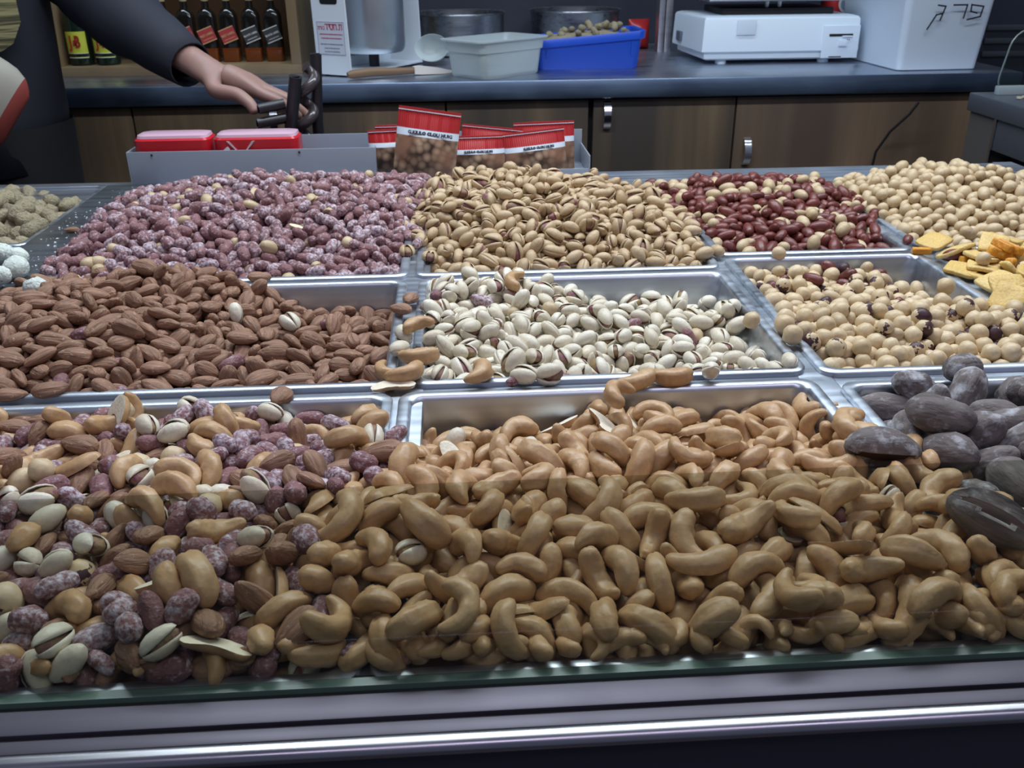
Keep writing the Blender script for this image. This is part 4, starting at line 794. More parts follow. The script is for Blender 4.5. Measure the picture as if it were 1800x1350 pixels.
NUTS = [
('almond', 'A2', 248, 0, -844, 1253, (
4,245,94,229,-89,-6,15,6,304,168,239,-11,-70,-65,28,524,98,177,37,-89,-21,36,234,10,212,-5,22,-94,17,149,81,231,-4,-96,-22,37,194,87,231,-3,-16,32,7,388,96,184,1,6,-17,28,528,189,178,55,7,2,17,171,169,254,-14,97,2,25,201,
132,240,9,-28,95,19,472,217,199,15,-97,4,19,258,425,262,30,3,-20,47,360,100,200,-3,-99,3,36,361,160,213,14,8,-13,45,427,158,198,-73,-23,24,43,317,72,196,46,-40,74,47,586,239,179,-2,-87,-37,44,296,150,226,-16,19,-89,6,140,
144,238,9,-16,-83,44,307,27,204,24,7,95,38,100,298,254,-14,40,-87,26,577,103,168,-91,-8,7,18,371,61,185,97,-10,-19,2,179,2,209,-7,-1,-97,1,254,161,246,-77,-54,13,34,434,120,183,3,-82,-38,3,699,121,160,-41,-74,-47,6,339,139,
209,-9,22,-26,12,228,70,218,18,46,-86,25,344,231,241,2,-94,28,6,116,197,242,57,-12,23,21,571,179,177,11,-74,61,45,258,34,203,80,44,38,5,281,95,210,3,-6,-1,3,705,192,169,45,-83,-29,18,651,198,169,-6,-12,-98,16,611,314,179,
-54,-67,17,3,370,196,207,43,-2,42,4,462,98,165,17,-32,-92,48,513,126,179,-34,-55,-67,4,353,216,228,-25,-92,27,6,224,112,228,49,-8,13,24,277,290,249,-80,40,-13,6,205,216,244,-39,-2,-38,26,579,136,165,-37,-86,-29,25,237,381,
243,-25,85,43,46,132,263,254,1,6,99,1,431,102,173,3,-12,-98,13,640,171,161,9,-87,-40,14,463,118,170,-60,-44,-34,48,323,122,203,55,15,-74,46,204,318,250,-15,3,-97,42,196,66,215,14,-11,-37,15,278,115,222,-18,-23,-64,23,453,
442,207,-70,-31,-12,23,175,47,214,-36,-71,52,24,325,188,229,-67,33,-14,25,180,214,240,26,51,80,4,668,162,165,16,-12,-73,5,623,107,162,82,49,11,47,215,355,250,-52,-5,19,25,398,327,217,-22,12,-80,11,185,241,249,1,47,-87,23,
649,148,154,15,28,31,12,321,94,206,-52,-12,-73,2,471,304,188,19,-8,88,14,285,337,246,-7,-12,27,12,382,127,196,23,6,-91,46,509,237,196,0,-1,77,27,538,160,170,40,-90,7,4,599,202,173,63,-68,-22,46,210,271,251,74,-30,-40,19,309,
245,233,-1,-96,-25,14,416,200,202,-51,84,-7,6,361,253,216,58,14,16,3,345,347,237,21,-39,6,41,652,260,171,-75,57,-6,24,700,268,164,18,44,79,35,287,59,213,80,-56,5,45,112,222,255,-93,-30,-14,24,611,138,163,29,-17,-74,5,442,
395,200,-75,-61,-14,4,251,72,206,94,9,19,39,495,331,183,-42,79,-36,12,263,141,227,17,17,95,46,327,380,244,53,43,46,13,296,222,235,24,-17,92,36,481,402,186,-62,62,-16,18,571,284,179,-30,88,-33,6,170,348,251,41,-68,-38,44,554,
228,184,24,33,83,27,410,431,208,-6,2,-67,15,449,506,210,-7,-1,-96,5,356,474,232,4,-2,-89,43,482,451,191,-15,-92,1,16,391,466,226,-21,-10,-20,22,489,125,169,-77,54,2,47,246,282,244,-27,13,83,12,628,235,167,-8,-38,-90,23,446,
154,184,29,-30,-85,34,293,402,257,6,85,24,45,659,444,147,-66,-70,-5,44,233,232,237,86,15,29,14,391,404,223,2,-18,-75,19,526,215,182,-10,12,15,46,647,382,152,43,-74,-46,13,166,23,211,-37,27,-88,25,421,463,207,83,-20,-25,15,
473,199,175,34,7,63,24,403,300,199,17,69,53,13,394,254,197,-68,17,-68,33,111,165,238,-36,-60,53,13,449,335,201,66,14,10,5,41,490,217,27,-17,94,42,368,394,232,3,-54,-63,43,176,116,231,96,-3,-11,5,175,265,245,31,-85,-39,25,
138,371,251,-92,-33,5,43,313,458,239,39,-5,77,3,185,56,195,-10,-20,-28,45,335,98,183,74,59,13,45,677,228,165,-13,-4,-87,44,626,285,163,-18,97,6,34,145,330,251,48,87,-5,6,669,279,160,61,-74,-22,16,561,358,178,-47,-35,60,45,
688,362,153,-68,-26,53,3,319,342,230,34,-43,67,24,385,215,196,-68,-69,9,22,420,242,194,44,76,44,17,225,415,248,92,-22,27,22,356,332,226,7,-17,10,32,368,444,226,22,-93,-20,25,265,170,228,97,15,10,42,102,350,243,20,-3,55,4,
7,407,220,58,46,32,6,395,387,205,-41,47,-57,16,133,237,242,-4,9,-13,26,257,224,234,-38,91,9,14,359,311,220,-98,6,-11,34,262,261,238,95,-25,4,25,517,393,183,-40,-1,-61,32,661,299,174,-30,-7,49,15,276,29,191,-18,-12,-26,4,82,
264,241,32,28,76,24,338,317,234,9,27,92,11,337,286,239,45,83,23,5,336,419,231,72,27,59,14,408,160,188,34,20,58,1,178,299,250,30,70,50,13,416,324,198,-12,10,-47,35,415,128,181,51,-82,-20,2,578,347,168,-80,-49,2,2,676,383,152,
-60,-27,29,44,349,210,212,58,-78,10,23,389,175,191,39,-83,-24,45,544,81,166,27,-1,-95,6,146,53,214,-49,-80,21,23,616,447,150,75,-18,7,42,428,208,188,4,33,-78,15,209,336,239,-84,-15,-15,23,150,188,244,38,-90,-15,41,313,279,
232,57,14,-27,36,1,496,211,14,45,84,33,629,329,158,-68,-63,10,46,673,110,153,-22,-10,-35,27,450,411,186,14,-5,53,35,297,299,239,-12,-12,97,41,493,200,179,16,-48,-49,19,168,180,232,14,-9,-80,14,47,442,224,-9,-2,-87,34,459,
245,197,15,24,-48,7,355,357,223,17,-22,22,11,708,387,141,-3,-44,37,36,694,457,141,-1,64,-75,6,426,356,205,-68,-66,23,12,312,146,206,23,21,41,16,160,458,242,48,84,2,33,170,89,216,-82,-53,-18,2,444,226,179,-4,-12,76,46,353,
284,226,45,87,9,4,613,178,160,-88,-41,17,26,277,383,239,41,79,38,12,207,391,244,74,2,60,46,570,415,154,69,-9,22,15,280,60,196,-7,6,13,46,366,148,190,70,-62,-31,44,617,352,172,46,32,56,24,527,280,170,51,8,-8,6,312,404,234,
47,-79,17,38,606,402,163,24,-37,-14,16,197,178,228,-55,80,-13,12,344,261,234,92,-24,17,43,370,237,208,-5,-36,-70,3,604,73,164,-36,-62,50,16,443,262,186,-32,-14,-88,26,691,315,148,89,-5,14,37,156,134,220,52,58,48,4,134,106,
228,-18,-9,10,6,366,387,210,-21,-34,-86,34,388,135,183,62,69,30,13,307,183,217,-21,-31,-91,6,511,446,170,-50,80,-28,36,522,418,163,-79,-3,-30,35,352,57,171,24,-55,73,6,507,255,180,16,-7,54,3,187,381,242,76,-43,-41,5,112,441,
235,-66,-59,31,36,358,34,181,-5,-48,-71,8,378,338,202,25,52,79,3,462,398,171,-32,-14,76,7,178,84,196,98,-6,9,47,30,375,215,-33,2,-91,23,417,280,189,18,-44,-22,33,205,245,237,50,76,37,24,503,382,173,22,36,61,13,507,301,178,
26,93,5,4,436,76,158,37,-23,87,13,699,160,157,8,-20,-75,49,159,305,236,85,20,-45,36,358,325,200,88,-30,-5,14,680,199,156,24,-26,-78,23,632,217,158,-4,6,-1,22,287,144,204,30,21,91,17,547,130,152,-28,-79,-52,31,595,274,169,
-3,39,85,47,276,198,233,-5,-98,3,33,241,318,235,86,38,29,27,218,301,236,-21,6,77,16,92,396,236,7,22,77,43,393,457,211,-9,15,76,13,76,217,237,97,-13,17,12,487,235,182,-20,-44,73,12,235,144,223,-17,15,-92,4,435,295,185,74,-6,
-17,1,486,87,160,-53,10,-51,46,573,200,166,9,-15,94,3,325,218,215,34,33,57,33,683,439,133,-57,-20,-43,26,551,329,175,56,-63,-12,44,482,435,176,66,-53,-9,25,444,49,169,-63,-74,8,2,308,50,186,-84,-7,19,36,341,490,219,-37,-53,
-75,36,196,102,207,77,-54,7,22,679,144,148,44,-34,-46,33,376,77,174,-76,44,30,13,67,423,228,89,40,13,16,111,328,234,-1,-35,-73,2,33,511,209,-96,-24,-7,5,401,56,163,-28,89,11,3,710,438,136,-22,73,-27,42,50,304,231,26,-93,22,
34,391,90,160,48,81,-10,48,631,114,140,80,48,28,25,1,450,210,2,1,-87,23,132,508,211,2,-45,-83,32,236,262,234,29,43,78,3,484,176,170,85,38,7,8,454,447,184,-65,-69,-25,6,594,304,159,-95,-22,12,12,295,423,234,-75,-29,22,23,535,
347,185,-10,14,59,23,236,401,235,85,-1,22,36,505,152,174,68,-62,-35,27,194,448,238,-35,-39,57,36,508,65,165,-23,26,-85,26,691,89,145,-80,-19,-28,43,391,281,194,77,55,-24,13,468,269,183,-63,-61,39,32,33,336,226,29,-93,1,26,
569,168,159,-15,13,43,16,292,322,232,-13,2,5,2,629,398,148,29,19,79,13,148,280,238,97,0,-6,43,219,61,193,82,-36,-24,25,292,462,233,-36,-25,61,6,284,91,187,21,6,52,39,273,480,236,15,-35,-60,47,417,381,192,2,38,-54,45,599,166,
146,48,-80,10,2,681,295,141,78,-53,19,34,229,85,207,-17,87,44,35,344,388,233,-26,-21,49,13,182,145,233,-56,-76,-7,5,198,219,220,-69,-71,3,31,243,193,238,-55,32,-22,4,214,444,234,17,-68,-34,14,601,203,152,-55,78,-25,12,451,
374,184,5,80,-24,13,70,272,221,36,-88,-5,5,114,369,232,9,59,-78,15,263,295,228,63,-50,-54,13,445,182,182,11,-2,98,5,239,386,223,98,10,9,44,340,167,203,-78,-55,0,7,542,104,155,-18,-57,72,46,196,405,235,19,-34,90,43,221,199,
227,-81,53,-3,35,371,412,212,-33,-82,-36,23,251,120,213,-65,-29,36,43,256,432,231,58,-72,-27,34,694,413,139,-10,-96,11,4,659,83,154,-63,58,-30,3,706,226,138,12,-22,-66,26,102,467,223,-10,22,47,13,97,142,229,49,48,47,2,458,
325,179,57,28,30,14,130,301,238,87,41,-18,34,607,235,155,7,20,45,16,647,449,133,-23,-92,-19,26,405,113,161,5,-80,56,36,582,226,157,24,44,68,33,484,460,169,73,5,-2,43,639,161,137,-41,-80,-41,23,135,184,226,18,-89,-40,33,635,
260,156,13,0,51,16,532,434,155,61,-23,-23,14,145,87,206,-16,-54,39,2,242,340,227,-18,37,-26,12,241,443,250,-9,7,-23,32,176,35,188,-41,-90,0,3,707,157,139,33,-43,-61,45,588,391,154,62,-44,-13,26,139,399,238,9,-25,-94,33,352,
124,183,23,46,85,13,149,454,222,-51,13,-54,15,490,354,166,6,-73,-48,11,622,149,151,56,81,-9,46,274,428,243,3,-12,45,33,551,256,166,-48,-32,-77,1,701,185,140,57,39,15,1,671,340,142,-55,72,-35,42,326,439,229,38,-65,-58,23,295,
347,224,10,29,-11,42,66,387,228,-2,26,85,21,178,208,221,15,18,74,13,572,264,169,90,-34,1,18,574,52,164,23,-30,-28,46,377,489,212,5,-97,-3,32,197,125,209,-22,16,48,5,706,225,159,12,-17,-76,33,571,116,159,9,-35,92,12,515,354,
172,-63,62,-40,16,615,367,154,-10,-19,59,16,477,384,161,73,-63,8,36,574,264,150,-5,11,-26,2,297,390,226,89,-14,-14,25,700,349,139,-2,-29,-82,43,208,36,191,0,19,64,16,57,295,218,-25,8,32,14,514,94,157,28,-2,69,33,552,399,161,
86,-39,12,29,569,151,145,7,-20,97,14,318,364,225,-88,27,37,35,573,317,161,-12,43,-80,1,325,470,225,-44,-79,20,44,522,173,158,15,-6,94,45,565,450,149,-87,30,-27,5,245,50,187,79,58,12,23,129,159,221,96,22,5,17,463,235,170,-30,
35,-54,4,653,352,149,77,58,-20,23,118,133,215,48,-1,12,33,299,370,218,-95,14,24,13,599,275,147,49,-32,-35,38,707,288,146,-55,-48,64,11,193,294,234,62,-41,-18,17,662,403,139,-11,24,-45,45,51,375,222,49,-75,7,12,284,270,230,
-8,1,-6,16,150,339,228,38,-78,47,12,377,435,209,29,-19,-28,44,372,100,162,51,-32,-66,2,385,35,176,-27,-23,-58,4,257,364,222,15,-56,80,46,651,237,151,5,-14,-3,42,648,320,153,2,-45,-67,7,359,283,204,-40,-91,-3,36,529,337,168,
56,-60,56,35,571,210,150,13,3,86,28,426,266,174,-20,23,-86,25,424,86,148,28,-16,89,17,443,152,162,-70,-68,-16,32,198,264,224,-33,87,-13,5,518,298,161,-48,-30,-9,1,435,118,158,29,51,79,44,548,237,159,83,-45,25,46,681,203,137,
-63,-76,2,24,235,429,228,39,20,72,15,650,215,140,-88,44,-12,8,278,516,216,2,-82,55,26,117,62,235,95,-5,-2,33,464,136,161,53,9,34,43,309,89,188,-38,-74,21,15,462,298,165,76,-7,-19,1,557,291,152,78,-1,-11,13,404,343,187,22,
8,62,)),
('almond', 'B3', 1, 0, -165, 948, (
25,104,177,161,-65,70,-16,4,33,25,197,-34,47,-62,18,216,223,144,-32,-92,-16,15,1,1,192,53,-82,-11,)),
('almond', 'mix', 51, 0, -642, 659, (
44,407,2,209,-2,-21,97,48,480,21,232,-89,-40,-16,36,437,56,242,-58,28,39,14,401,25,240,81,-53,-5,6,330,9,219,57,-37,-25,42,304,121,241,22,33,21,7,453,110,252,63,64,-16,44,311,10,196,22,-58,-50,24,422,107,254,61,-71,31,16,
152,395,230,4,6,-12,30,280,91,236,-75,-60,20,3,411,332,230,-74,-26,23,13,460,314,234,-41,-84,6,36,305,171,240,-13,-16,-71,28,538,337,235,12,-15,-7,7,180,313,223,-8,-16,67,24,416,451,199,57,-19,71,12,81,444,221,55,31,53,43,
464,259,245,-32,-87,33,14,261,184,223,-15,78,-33,43,98,326,238,-5,-52,-8,24,189,185,223,-68,59,-33,41,219,258,231,-17,-1,64,46,376,557,211,-78,-60,8,44,38,469,221,-7,10,10,5,273,150,224,89,-14,36,25,419,215,215,54,-70,9,37,
439,291,230,82,-51,-18,20,177,407,215,77,-61,-11,6,376,35,227,-14,-3,-85,34,74,369,232,-30,23,-84,44,237,255,224,85,36,24,36,368,22,208,-96,-6,8,6,495,327,219,-6,8,12,20,440,194,221,-23,-31,-25,4,264,24,190,5,-13,-61,13,378,
299,224,-32,-93,1,26,282,89,215,-27,-7,-60,26,253,51,219,-35,14,68,33,247,401,207,97,19,-2,16,215,206,211,15,10,97,14,439,162,215,21,-18,62,35,159,117,220,-23,80,50,30,241,290,217,44,-84,29,19,140,256,216,6,-12,-96,2,48,513,
204,-10,-11,-27,16,170,362,219,57,-75,23,1,460,151,228,-44,66,23,26,17,539,186,80,1,-6,33,385,272,221,-35,27,20,24,218,17,192,12,-97,-15,43,239,144,206,38,2,52,28,193,216,198,10,-93,-9,45,452,268,200,7,-59,74,35,263,501,206,
44,-24,-17,20,135,421,218,8,-41,-76,3,151,304,216,-24,-13,-95,33,135,476,196,-23,48,-64,17,316,483,202,61,70,33,15,223,84,207,-3,-84,51,45,409,254,192,98,3,7,13,420,91,200,-8,9,76,29,95,461,202,-1,-4,88,27,355,31,193,8,-28,
93,3,1,511,181,63,70,11,24,279,110,191,1,2,-10,42,111,292,208,13,-22,-7,5,371,252,199,-36,-77,-49,47,208,150,203,-34,-74,-56,)),
('blanched_peanut', 'A1', 22, 0, -788, 1787, (
17,389,111,228,31,-73,58,13,545,188,211,-62,-71,12,38,201,394,256,-79,49,32,10,174,278,244,-49,-17,-16,3,59,141,223,-26,17,31,25,443,2,193,87,27,34,34,130,388,242,-71,-31,11,13,372,553,264,-63,9,-73,26,51,61,203,80,47,24,
22,552,726,238,-48,56,-49,4,305,184,216,-79,-50,24,12,196,521,256,-9,-89,12,24,666,439,232,10,73,-66,1,55,544,236,41,-48,70,24,533,564,241,-76,-21,4,12,121,527,244,-14,75,50,15,131,192,209,-94,26,-16,15,28,549,231,89,20,-19,
5,640,481,230,-45,-39,76,38,195,662,245,-46,-54,65,0,1,483,228,-33,55,75,28,542,537,237,-45,16,-39,35,25,4,200,-83,48,-11,4,336,124,206,-90,19,37,5,426,409,246,-15,41,-59,23,161,212,234,-39,-56,24,3,186,498,254,42,3,2,37,
165,685,242,42,-62,-57,14,455,365,237,26,29,21,35,381,203,206,-50,-77,-37,)),
('blanched_peanut', 'B2', 5, 0, -19, 1472, (
4,185,128,185,27,56,76,14,443,46,156,15,-11,-75,14,117,116,179,-64,-9,69,8,331,1,129,-62,-63,37,31,59,21,184,32,23,68,4,0,161,174,-26,-94,3,)),
('blanched_peanut', 'C1', 49, 0, 523, 1874, (
19,354,121,205,-34,88,-5,16,259,44,199,21,-46,35,34,324,323,235,-77,52,-13,31,101,46,198,-89,-38,-18,15,299,174,227,-61,-35,51,38,262,384,246,-23,39,-61,13,377,463,240,0,96,-23,36,110,342,236,10,45,82,34,72,236,207,15,-75,
-58,36,160,400,238,-5,15,97,4,366,164,214,68,-8,-62,17,109,23,187,28,-73,-57,6,212,371,245,-47,-80,-34,24,70,179,209,60,10,-7,14,188,32,194,-56,26,-59,34,55,457,227,-10,-58,76,34,388,371,231,13,-4,71,36,55,90,189,-68,-55,
28,34,35,365,219,-67,53,38,3,299,363,237,13,51,-61,4,193,354,237,13,27,49,34,20,527,221,-15,7,15,28,457,588,216,0,-61,26,12,99,324,224,44,-66,-21,6,336,456,232,-55,58,-28,11,451,290,215,60,-69,15,37,292,96,194,-45,18,-51,
12,390,404,232,-24,-32,12,12,9,405,212,66,-25,-36,25,85,532,219,49,-82,-20,6,51,517,221,-62,30,-24,17,42,482,217,15,64,-29,14,296,389,232,-64,8,-28,26,387,162,195,-60,11,-43,16,50,394,221,63,14,-55,26,308,203,223,-51,19,3,
33,315,184,207,47,81,-30,32,263,282,229,-11,33,68,33,227,176,209,2,-89,44,36,139,439,238,67,14,62,32,368,205,210,30,15,66,14,280,371,224,-44,-75,28,33,302,432,227,-34,-34,-55,35,235,251,230,-24,-4,94,35,353,255,200,-68,-60,
-8,5,361,180,196,-76,-22,28,18,120,276,210,74,-51,-19,17,202,388,227,76,8,-27,26,414,494,218,-14,24,-61,2,343,103,173,81,-53,-20,33,2,482,212,-16,87,-44,26,390,566,215,56,-25,78,6,402,540,221,-27,-87,30,22,109,124,181,81,
10,56,37,423,307,199,67,-38,-41,11,181,375,222,-95,28,8,33,61,266,192,-83,25,-8,35,425,220,201,27,42,52,36,332,2,181,3,20,63,3,60,416,217,21,-15,-94,16,219,351,224,19,46,-82,27,47,542,206,76,20,-61,6,139,49,182,34,-30,-78,
26,150,389,216,-38,14,37,)),
('blanched_peanut', 'C2', 20, 0, 606, 1294, (
16,371,170,213,57,-79,-10,26,62,519,212,93,-30,-13,16,44,147,207,-38,-55,45,17,29,187,201,15,-34,9,20,185,8,188,-23,-77,-39,15,335,448,150,29,-22,63,33,55,494,179,-42,-17,79,11,118,89,202,25,69,-66,10,10,475,178,10,55,-69,
34,108,331,181,-19,-94,-3,11,235,478,187,17,83,3,26,1,398,174,-19,-70,-57,33,266,449,169,14,35,-11,6,317,251,193,-19,-22,-1,5,108,494,177,-31,8,-62,4,137,452,167,-28,6,10,11,299,1,202,-21,-10,-3,3,140,394,169,67,42,-45,31,
88,439,177,-7,18,4,21,150,415,166,55,-18,7,4,153,479,162,29,85,-41,16,262,344,155,83,-30,-36,35,245,432,156,21,-55,-60,)),
('blanched_peanut', 'D1', 202, 0, 993, 1867, (
37,139,55,211,-34,24,17,36,157,125,233,-17,89,-20,17,278,133,242,-10,-43,88,15,195,52,220,-95,26,-14,17,25,119,205,79,-60,-6,13,321,230,268,59,-33,1,8,54,248,234,39,-24,17,36,244,202,262,-55,81,3,6,251,145,247,-69,33,61,32,
129,117,225,-18,26,-54,38,148,369,264,57,-21,-75,19,208,228,257,23,34,-86,6,136,201,255,90,4,-8,12,166,191,253,-45,37,-53,13,299,254,276,24,13,89,31,195,115,231,56,72,-39,33,74,121,218,-15,-2,40,5,92,228,247,-52,-33,25,13,
80,41,202,-82,-6,-47,25,34,278,245,-34,3,90,31,94,95,213,43,10,12,34,50,106,205,42,-78,44,27,65,209,225,28,-8,-86,5,171,287,273,-4,79,60,18,164,466,268,-78,-28,-16,3,122,185,241,58,-43,-12,25,88,165,228,22,-93,-24,24,226,
144,244,35,88,29,6,133,457,258,-59,-63,48,14,19,282,225,-18,37,-7,24,206,82,231,-12,-16,-94,26,221,288,274,-33,60,70,8,93,340,250,-79,18,37,14,232,87,229,68,-69,-14,25,112,211,243,-61,44,-51,33,275,290,282,62,66,2,12,248,
248,267,37,48,66,16,172,107,220,48,-79,-24,26,239,304,288,42,9,-42,33,100,140,221,-17,-14,-34,14,352,288,276,11,8,30,12,104,303,252,18,-10,92,35,252,286,272,34,-90,10,31,249,77,219,-74,36,-50,33,24,225,207,-91,-8,37,26,70,
87,198,51,16,19,26,197,327,281,-37,-62,53,17,339,208,259,-61,62,43,22,342,311,286,44,39,65,17,155,310,269,77,26,-49,16,70,402,244,50,72,-32,13,49,2,198,49,65,35,35,140,87,217,8,10,26,35,132,268,252,62,37,-15,25,273,246,270,
35,57,-73,13,97,17,203,29,-40,-4,14,69,184,217,8,93,-20,23,214,186,243,8,-80,19,13,283,197,254,30,-65,-52,13,232,334,284,-59,-73,11,23,144,156,235,65,41,29,6,207,265,260,10,5,74,7,28,191,203,92,-31,-2,34,20,322,227,-25,-65,
31,22,299,175,250,-19,-11,93,24,28,248,219,-70,46,31,25,59,286,244,37,63,-55,14,120,158,225,38,70,-40,5,77,263,240,-52,8,-54,24,131,301,255,58,37,-34,3,214,403,280,-73,64,-11,11,333,341,287,-95,-12,22,16,152,234,259,23,-91,
18,25,46,405,228,5,55,-48,35,182,193,236,-53,-22,77,37,23,410,219,-16,58,-45,38,188,84,210,-6,5,96,34,151,285,257,90,-10,-39,22,258,93,230,-91,30,-25,12,280,331,288,56,33,70,31,252,334,297,-62,47,-45,16,108,441,242,-64,45,
5,22,67,61,193,10,33,-82,13,219,44,208,32,-35,53,16,25,159,199,54,-38,-62,33,180,146,238,48,-46,-42,8,120,353,252,-16,88,-28,3,222,208,249,-68,-32,-12,25,91,212,226,-7,-22,73,24,49,234,210,-57,-38,-17,15,281,89,225,57,-1,
64,23,34,305,245,-60,76,9,6,30,85,190,49,17,-72,33,298,301,278,-51,-43,63,12,84,514,224,24,95,-4,5,7,261,212,5,-14,-83,33,311,151,250,-79,-47,-9,23,140,398,262,-18,28,-46,12,151,192,235,0,46,87,30,29,454,223,39,13,-50,14,
200,436,266,6,-82,47,33,24,516,207,67,37,-57,12,135,244,246,7,24,-1,36,73,574,213,51,50,41,15,196,386,266,0,-10,-98,31,46,561,211,7,45,87,38,57,136,203,6,-49,86,22,51,161,208,19,-67,-5,38,248,526,263,34,-37,-68,33,51,207,
203,-21,12,-20,39,95,73,198,22,37,55,6,272,65,212,-48,-64,57,4,110,119,212,39,55,6,24,273,228,255,9,30,-94,34,182,213,250,75,-30,-11,5,94,555,220,50,57,64,7,63,460,223,91,-11,-33,36,72,13,192,56,64,32,26,244,20,207,27,41,
85,11,260,117,230,-65,1,-18,5,123,80,198,-65,-16,40,36,80,239,227,24,-88,-37,32,256,376,289,75,50,19,15,75,161,208,43,-65,61,33,188,254,245,-56,4,-67,17,123,395,248,-43,-67,38,3,8,297,212,31,-62,-68,35,165,259,256,25,23,-90,
33,395,335,261,62,64,39,25,265,418,252,20,-95,-16,35,134,112,200,-31,16,-71,24,236,193,236,37,-84,1,23,156,44,190,3,-78,61,4,61,386,229,84,37,-33,13,374,338,276,-49,5,61,27,437,374,255,39,-2,-49,14,204,466,266,-37,47,-67,
21,161,75,209,3,-71,57,13,221,370,277,-13,69,66,17,202,412,260,-71,26,3,25,201,143,228,81,27,46,23,219,125,229,-12,32,-4,9,255,431,270,49,-69,-38,16,61,356,236,-52,17,61,23,301,334,282,-9,79,-10,14,176,60,199,39,-83,19,23,
46,275,226,5,-23,-53,5,260,198,244,81,54,13,37,60,38,178,15,-50,83,4,242,169,242,54,17,-51,27,30,49,182,-5,-24,-77,13,260,316,281,50,-36,-53,25,87,290,240,-30,93,-13,32,192,26,208,-30,-26,79,5,323,324,273,-35,-62,63,36,178,
643,213,-30,32,-69,30,131,565,214,41,-20,52,33,243,138,221,58,-44,66,37,242,465,268,-37,47,-76,3,58,79,177,-22,19,59,13,239,60,200,13,-48,-85,36,165,577,225,63,-75,-8,6,66,107,180,-57,70,-22,7,370,294,257,9,1,-84,27,310,123,
237,-11,8,-35,32,138,544,220,49,-29,-81,36,98,601,212,-11,97,17,22,144,331,256,68,29,66,7,85,110,197,82,-32,-36,14,311,210,244,29,-2,1,19,224,495,261,37,25,53,16,90,420,239,-44,23,7,4,105,185,223,-38,-66,49,25,166,441,257,
-7,-95,10,14,92,388,231,51,46,69,12,116,53,194,53,-21,44,13,318,486,269,-75,19,-53,14,163,609,213,3,73,65,15,517,501,232,39,88,0,24,149,21,187,56,40,-51,13,74,543,203,-62,3,75,7,176,336,267,17,3,88,14,417,458,257,19,0,-22,
24,78,441,229,-5,72,0,37,294,258,251,34,44,24,15,210,106,215,8,-44,-77,16,300,525,253,-84,38,-29,39,307,446,272,74,39,38,23,19,373,209,40,-79,-30,34,244,228,246,93,10,-11,5,338,260,264,13,18,41,13,261,41,206,-46,-85,18,25,
335,231,247,-91,34,-12,7,312,272,266,-19,-81,-53,6,197,171,231,94,0,4,34,409,347,248,-22,-41,81,26,1,332,213,45,55,56,26,166,171,223,-18,-16,96,14,220,19,198,-26,26,7,6,339,424,266,-21,41,57,6,198,598,227,-24,42,63,32,210,
515,248,23,-5,5,35,160,530,233,-6,-61,-70,9,283,465,238,-50,-54,8,34,182,283,252,35,-27,-32,5,123,324,246,14,30,79,26,325,186,243,67,17,-1,6,281,283,259,44,88,12,15,66,316,238,-20,-61,71,17,36,489,209,-57,70,42,15,218,141,
210,5,-10,-42,33,125,308,228,74,23,-6,14,174,367,257,-31,-58,71,13,94,362,233,27,-56,76,23,261,155,225,33,85,39,3,146,438,244,-52,-56,61,31,278,367,289,-33,25,-90,21,297,139,219,54,33,64,26,323,258,243,47,79,36,14,239,387,
273,85,-24,-14,5,278,182,237,65,62,17,13,202,208,233,60,58,32,36,94,466,228,69,-39,14,35,75,256,208,-80,-52,-7,26,126,461,233,20,-85,-46,25,345,458,228,3,17,97,8,115,264,235,-13,-87,25,4,306,232,245,-63,10,8,25,263,403,274,
-54,10,-61,2,94,315,233,-53,-66,-36,21,392,296,247,81,-31,-47,33,307,407,248,-45,-40,71,4,229,253,253,-45,-57,52,25,109,574,212,12,43,-88,23,90,138,196,-22,-48,28,13,6,448,212,29,-63,-69,17,316,482,234,-23,-91,7,14,347,485,
224,29,-89,-8,16,50,264,207,40,72,20,35,355,318,266,13,-98,9,15,41,339,223,19,70,-20,39,54,414,201,20,-76,-52,4,267,380,267,-5,-39,-22,4,27,538,200,26,60,-69,16,117,236,232,-15,9,-97,14,362,225,263,-58,68,-17,13,54,437,214,
-40,22,14,21,359,252,256,9,71,69,34,230,574,234,26,89,-32,35,187,150,209,-48,65,-27,26,188,233,232,67,-6,-59,4,267,103,212,59,43,47,23,142,137,213,11,-19,74,26,137,178,222,95,21,-17,4,456,413,244,-20,-73,23,7,252,672,213,
11,-14,-97,16,73,224,203,-11,57,79,5,212,245,237,77,-11,-42,37,343,293,253,-21,8,-82,37,241,112,211,-13,8,81,33,227,158,224,40,10,-4,3,98,275,220,61,19,72,6,332,507,226,52,53,29,10,45,308,226,-7,-2,-11,14,413,300,252,-60,
-58,24,3,39,362,221,-89,-16,-17,36,50,384,206,-29,40,15,)),
('blanched_peanut', 'D2', 2, 0, 1066, 1792, (
27,1,1,210,-39,20,70,15,141,46,213,16,68,67,)),
('cashew', 'B2', 1, 0, 20, 1317, (
35,2,1,174,85,-15,40,)),
('cashew', 'B3', 251, 0, -168, 661, (
57,332,11,221,23,54,77,26,393,4,224,-39,46,67,37,37,21,239,-79,-50,29,29,121,137,265,27,33,83,34,156,12,253,14,9,-73,3,119,12,241,80,39,8,34,206,6,225,-83,30,44,7,460,130,251,-50,-18,17,25,608,58,252,86,-14,-18,12,653,7,223,
43,14,81,2,604,4,245,62,12,15,53,471,14,253,-24,-16,76,14,558,47,248,-35,-2,3,39,34,153,261,27,-1,-85,56,413,13,198,34,9,-90,78,201,61,224,17,-69,-68,4,648,85,239,49,82,20,33,505,5,213,-29,40,72,14,454,64,239,64,10,8,4,413,
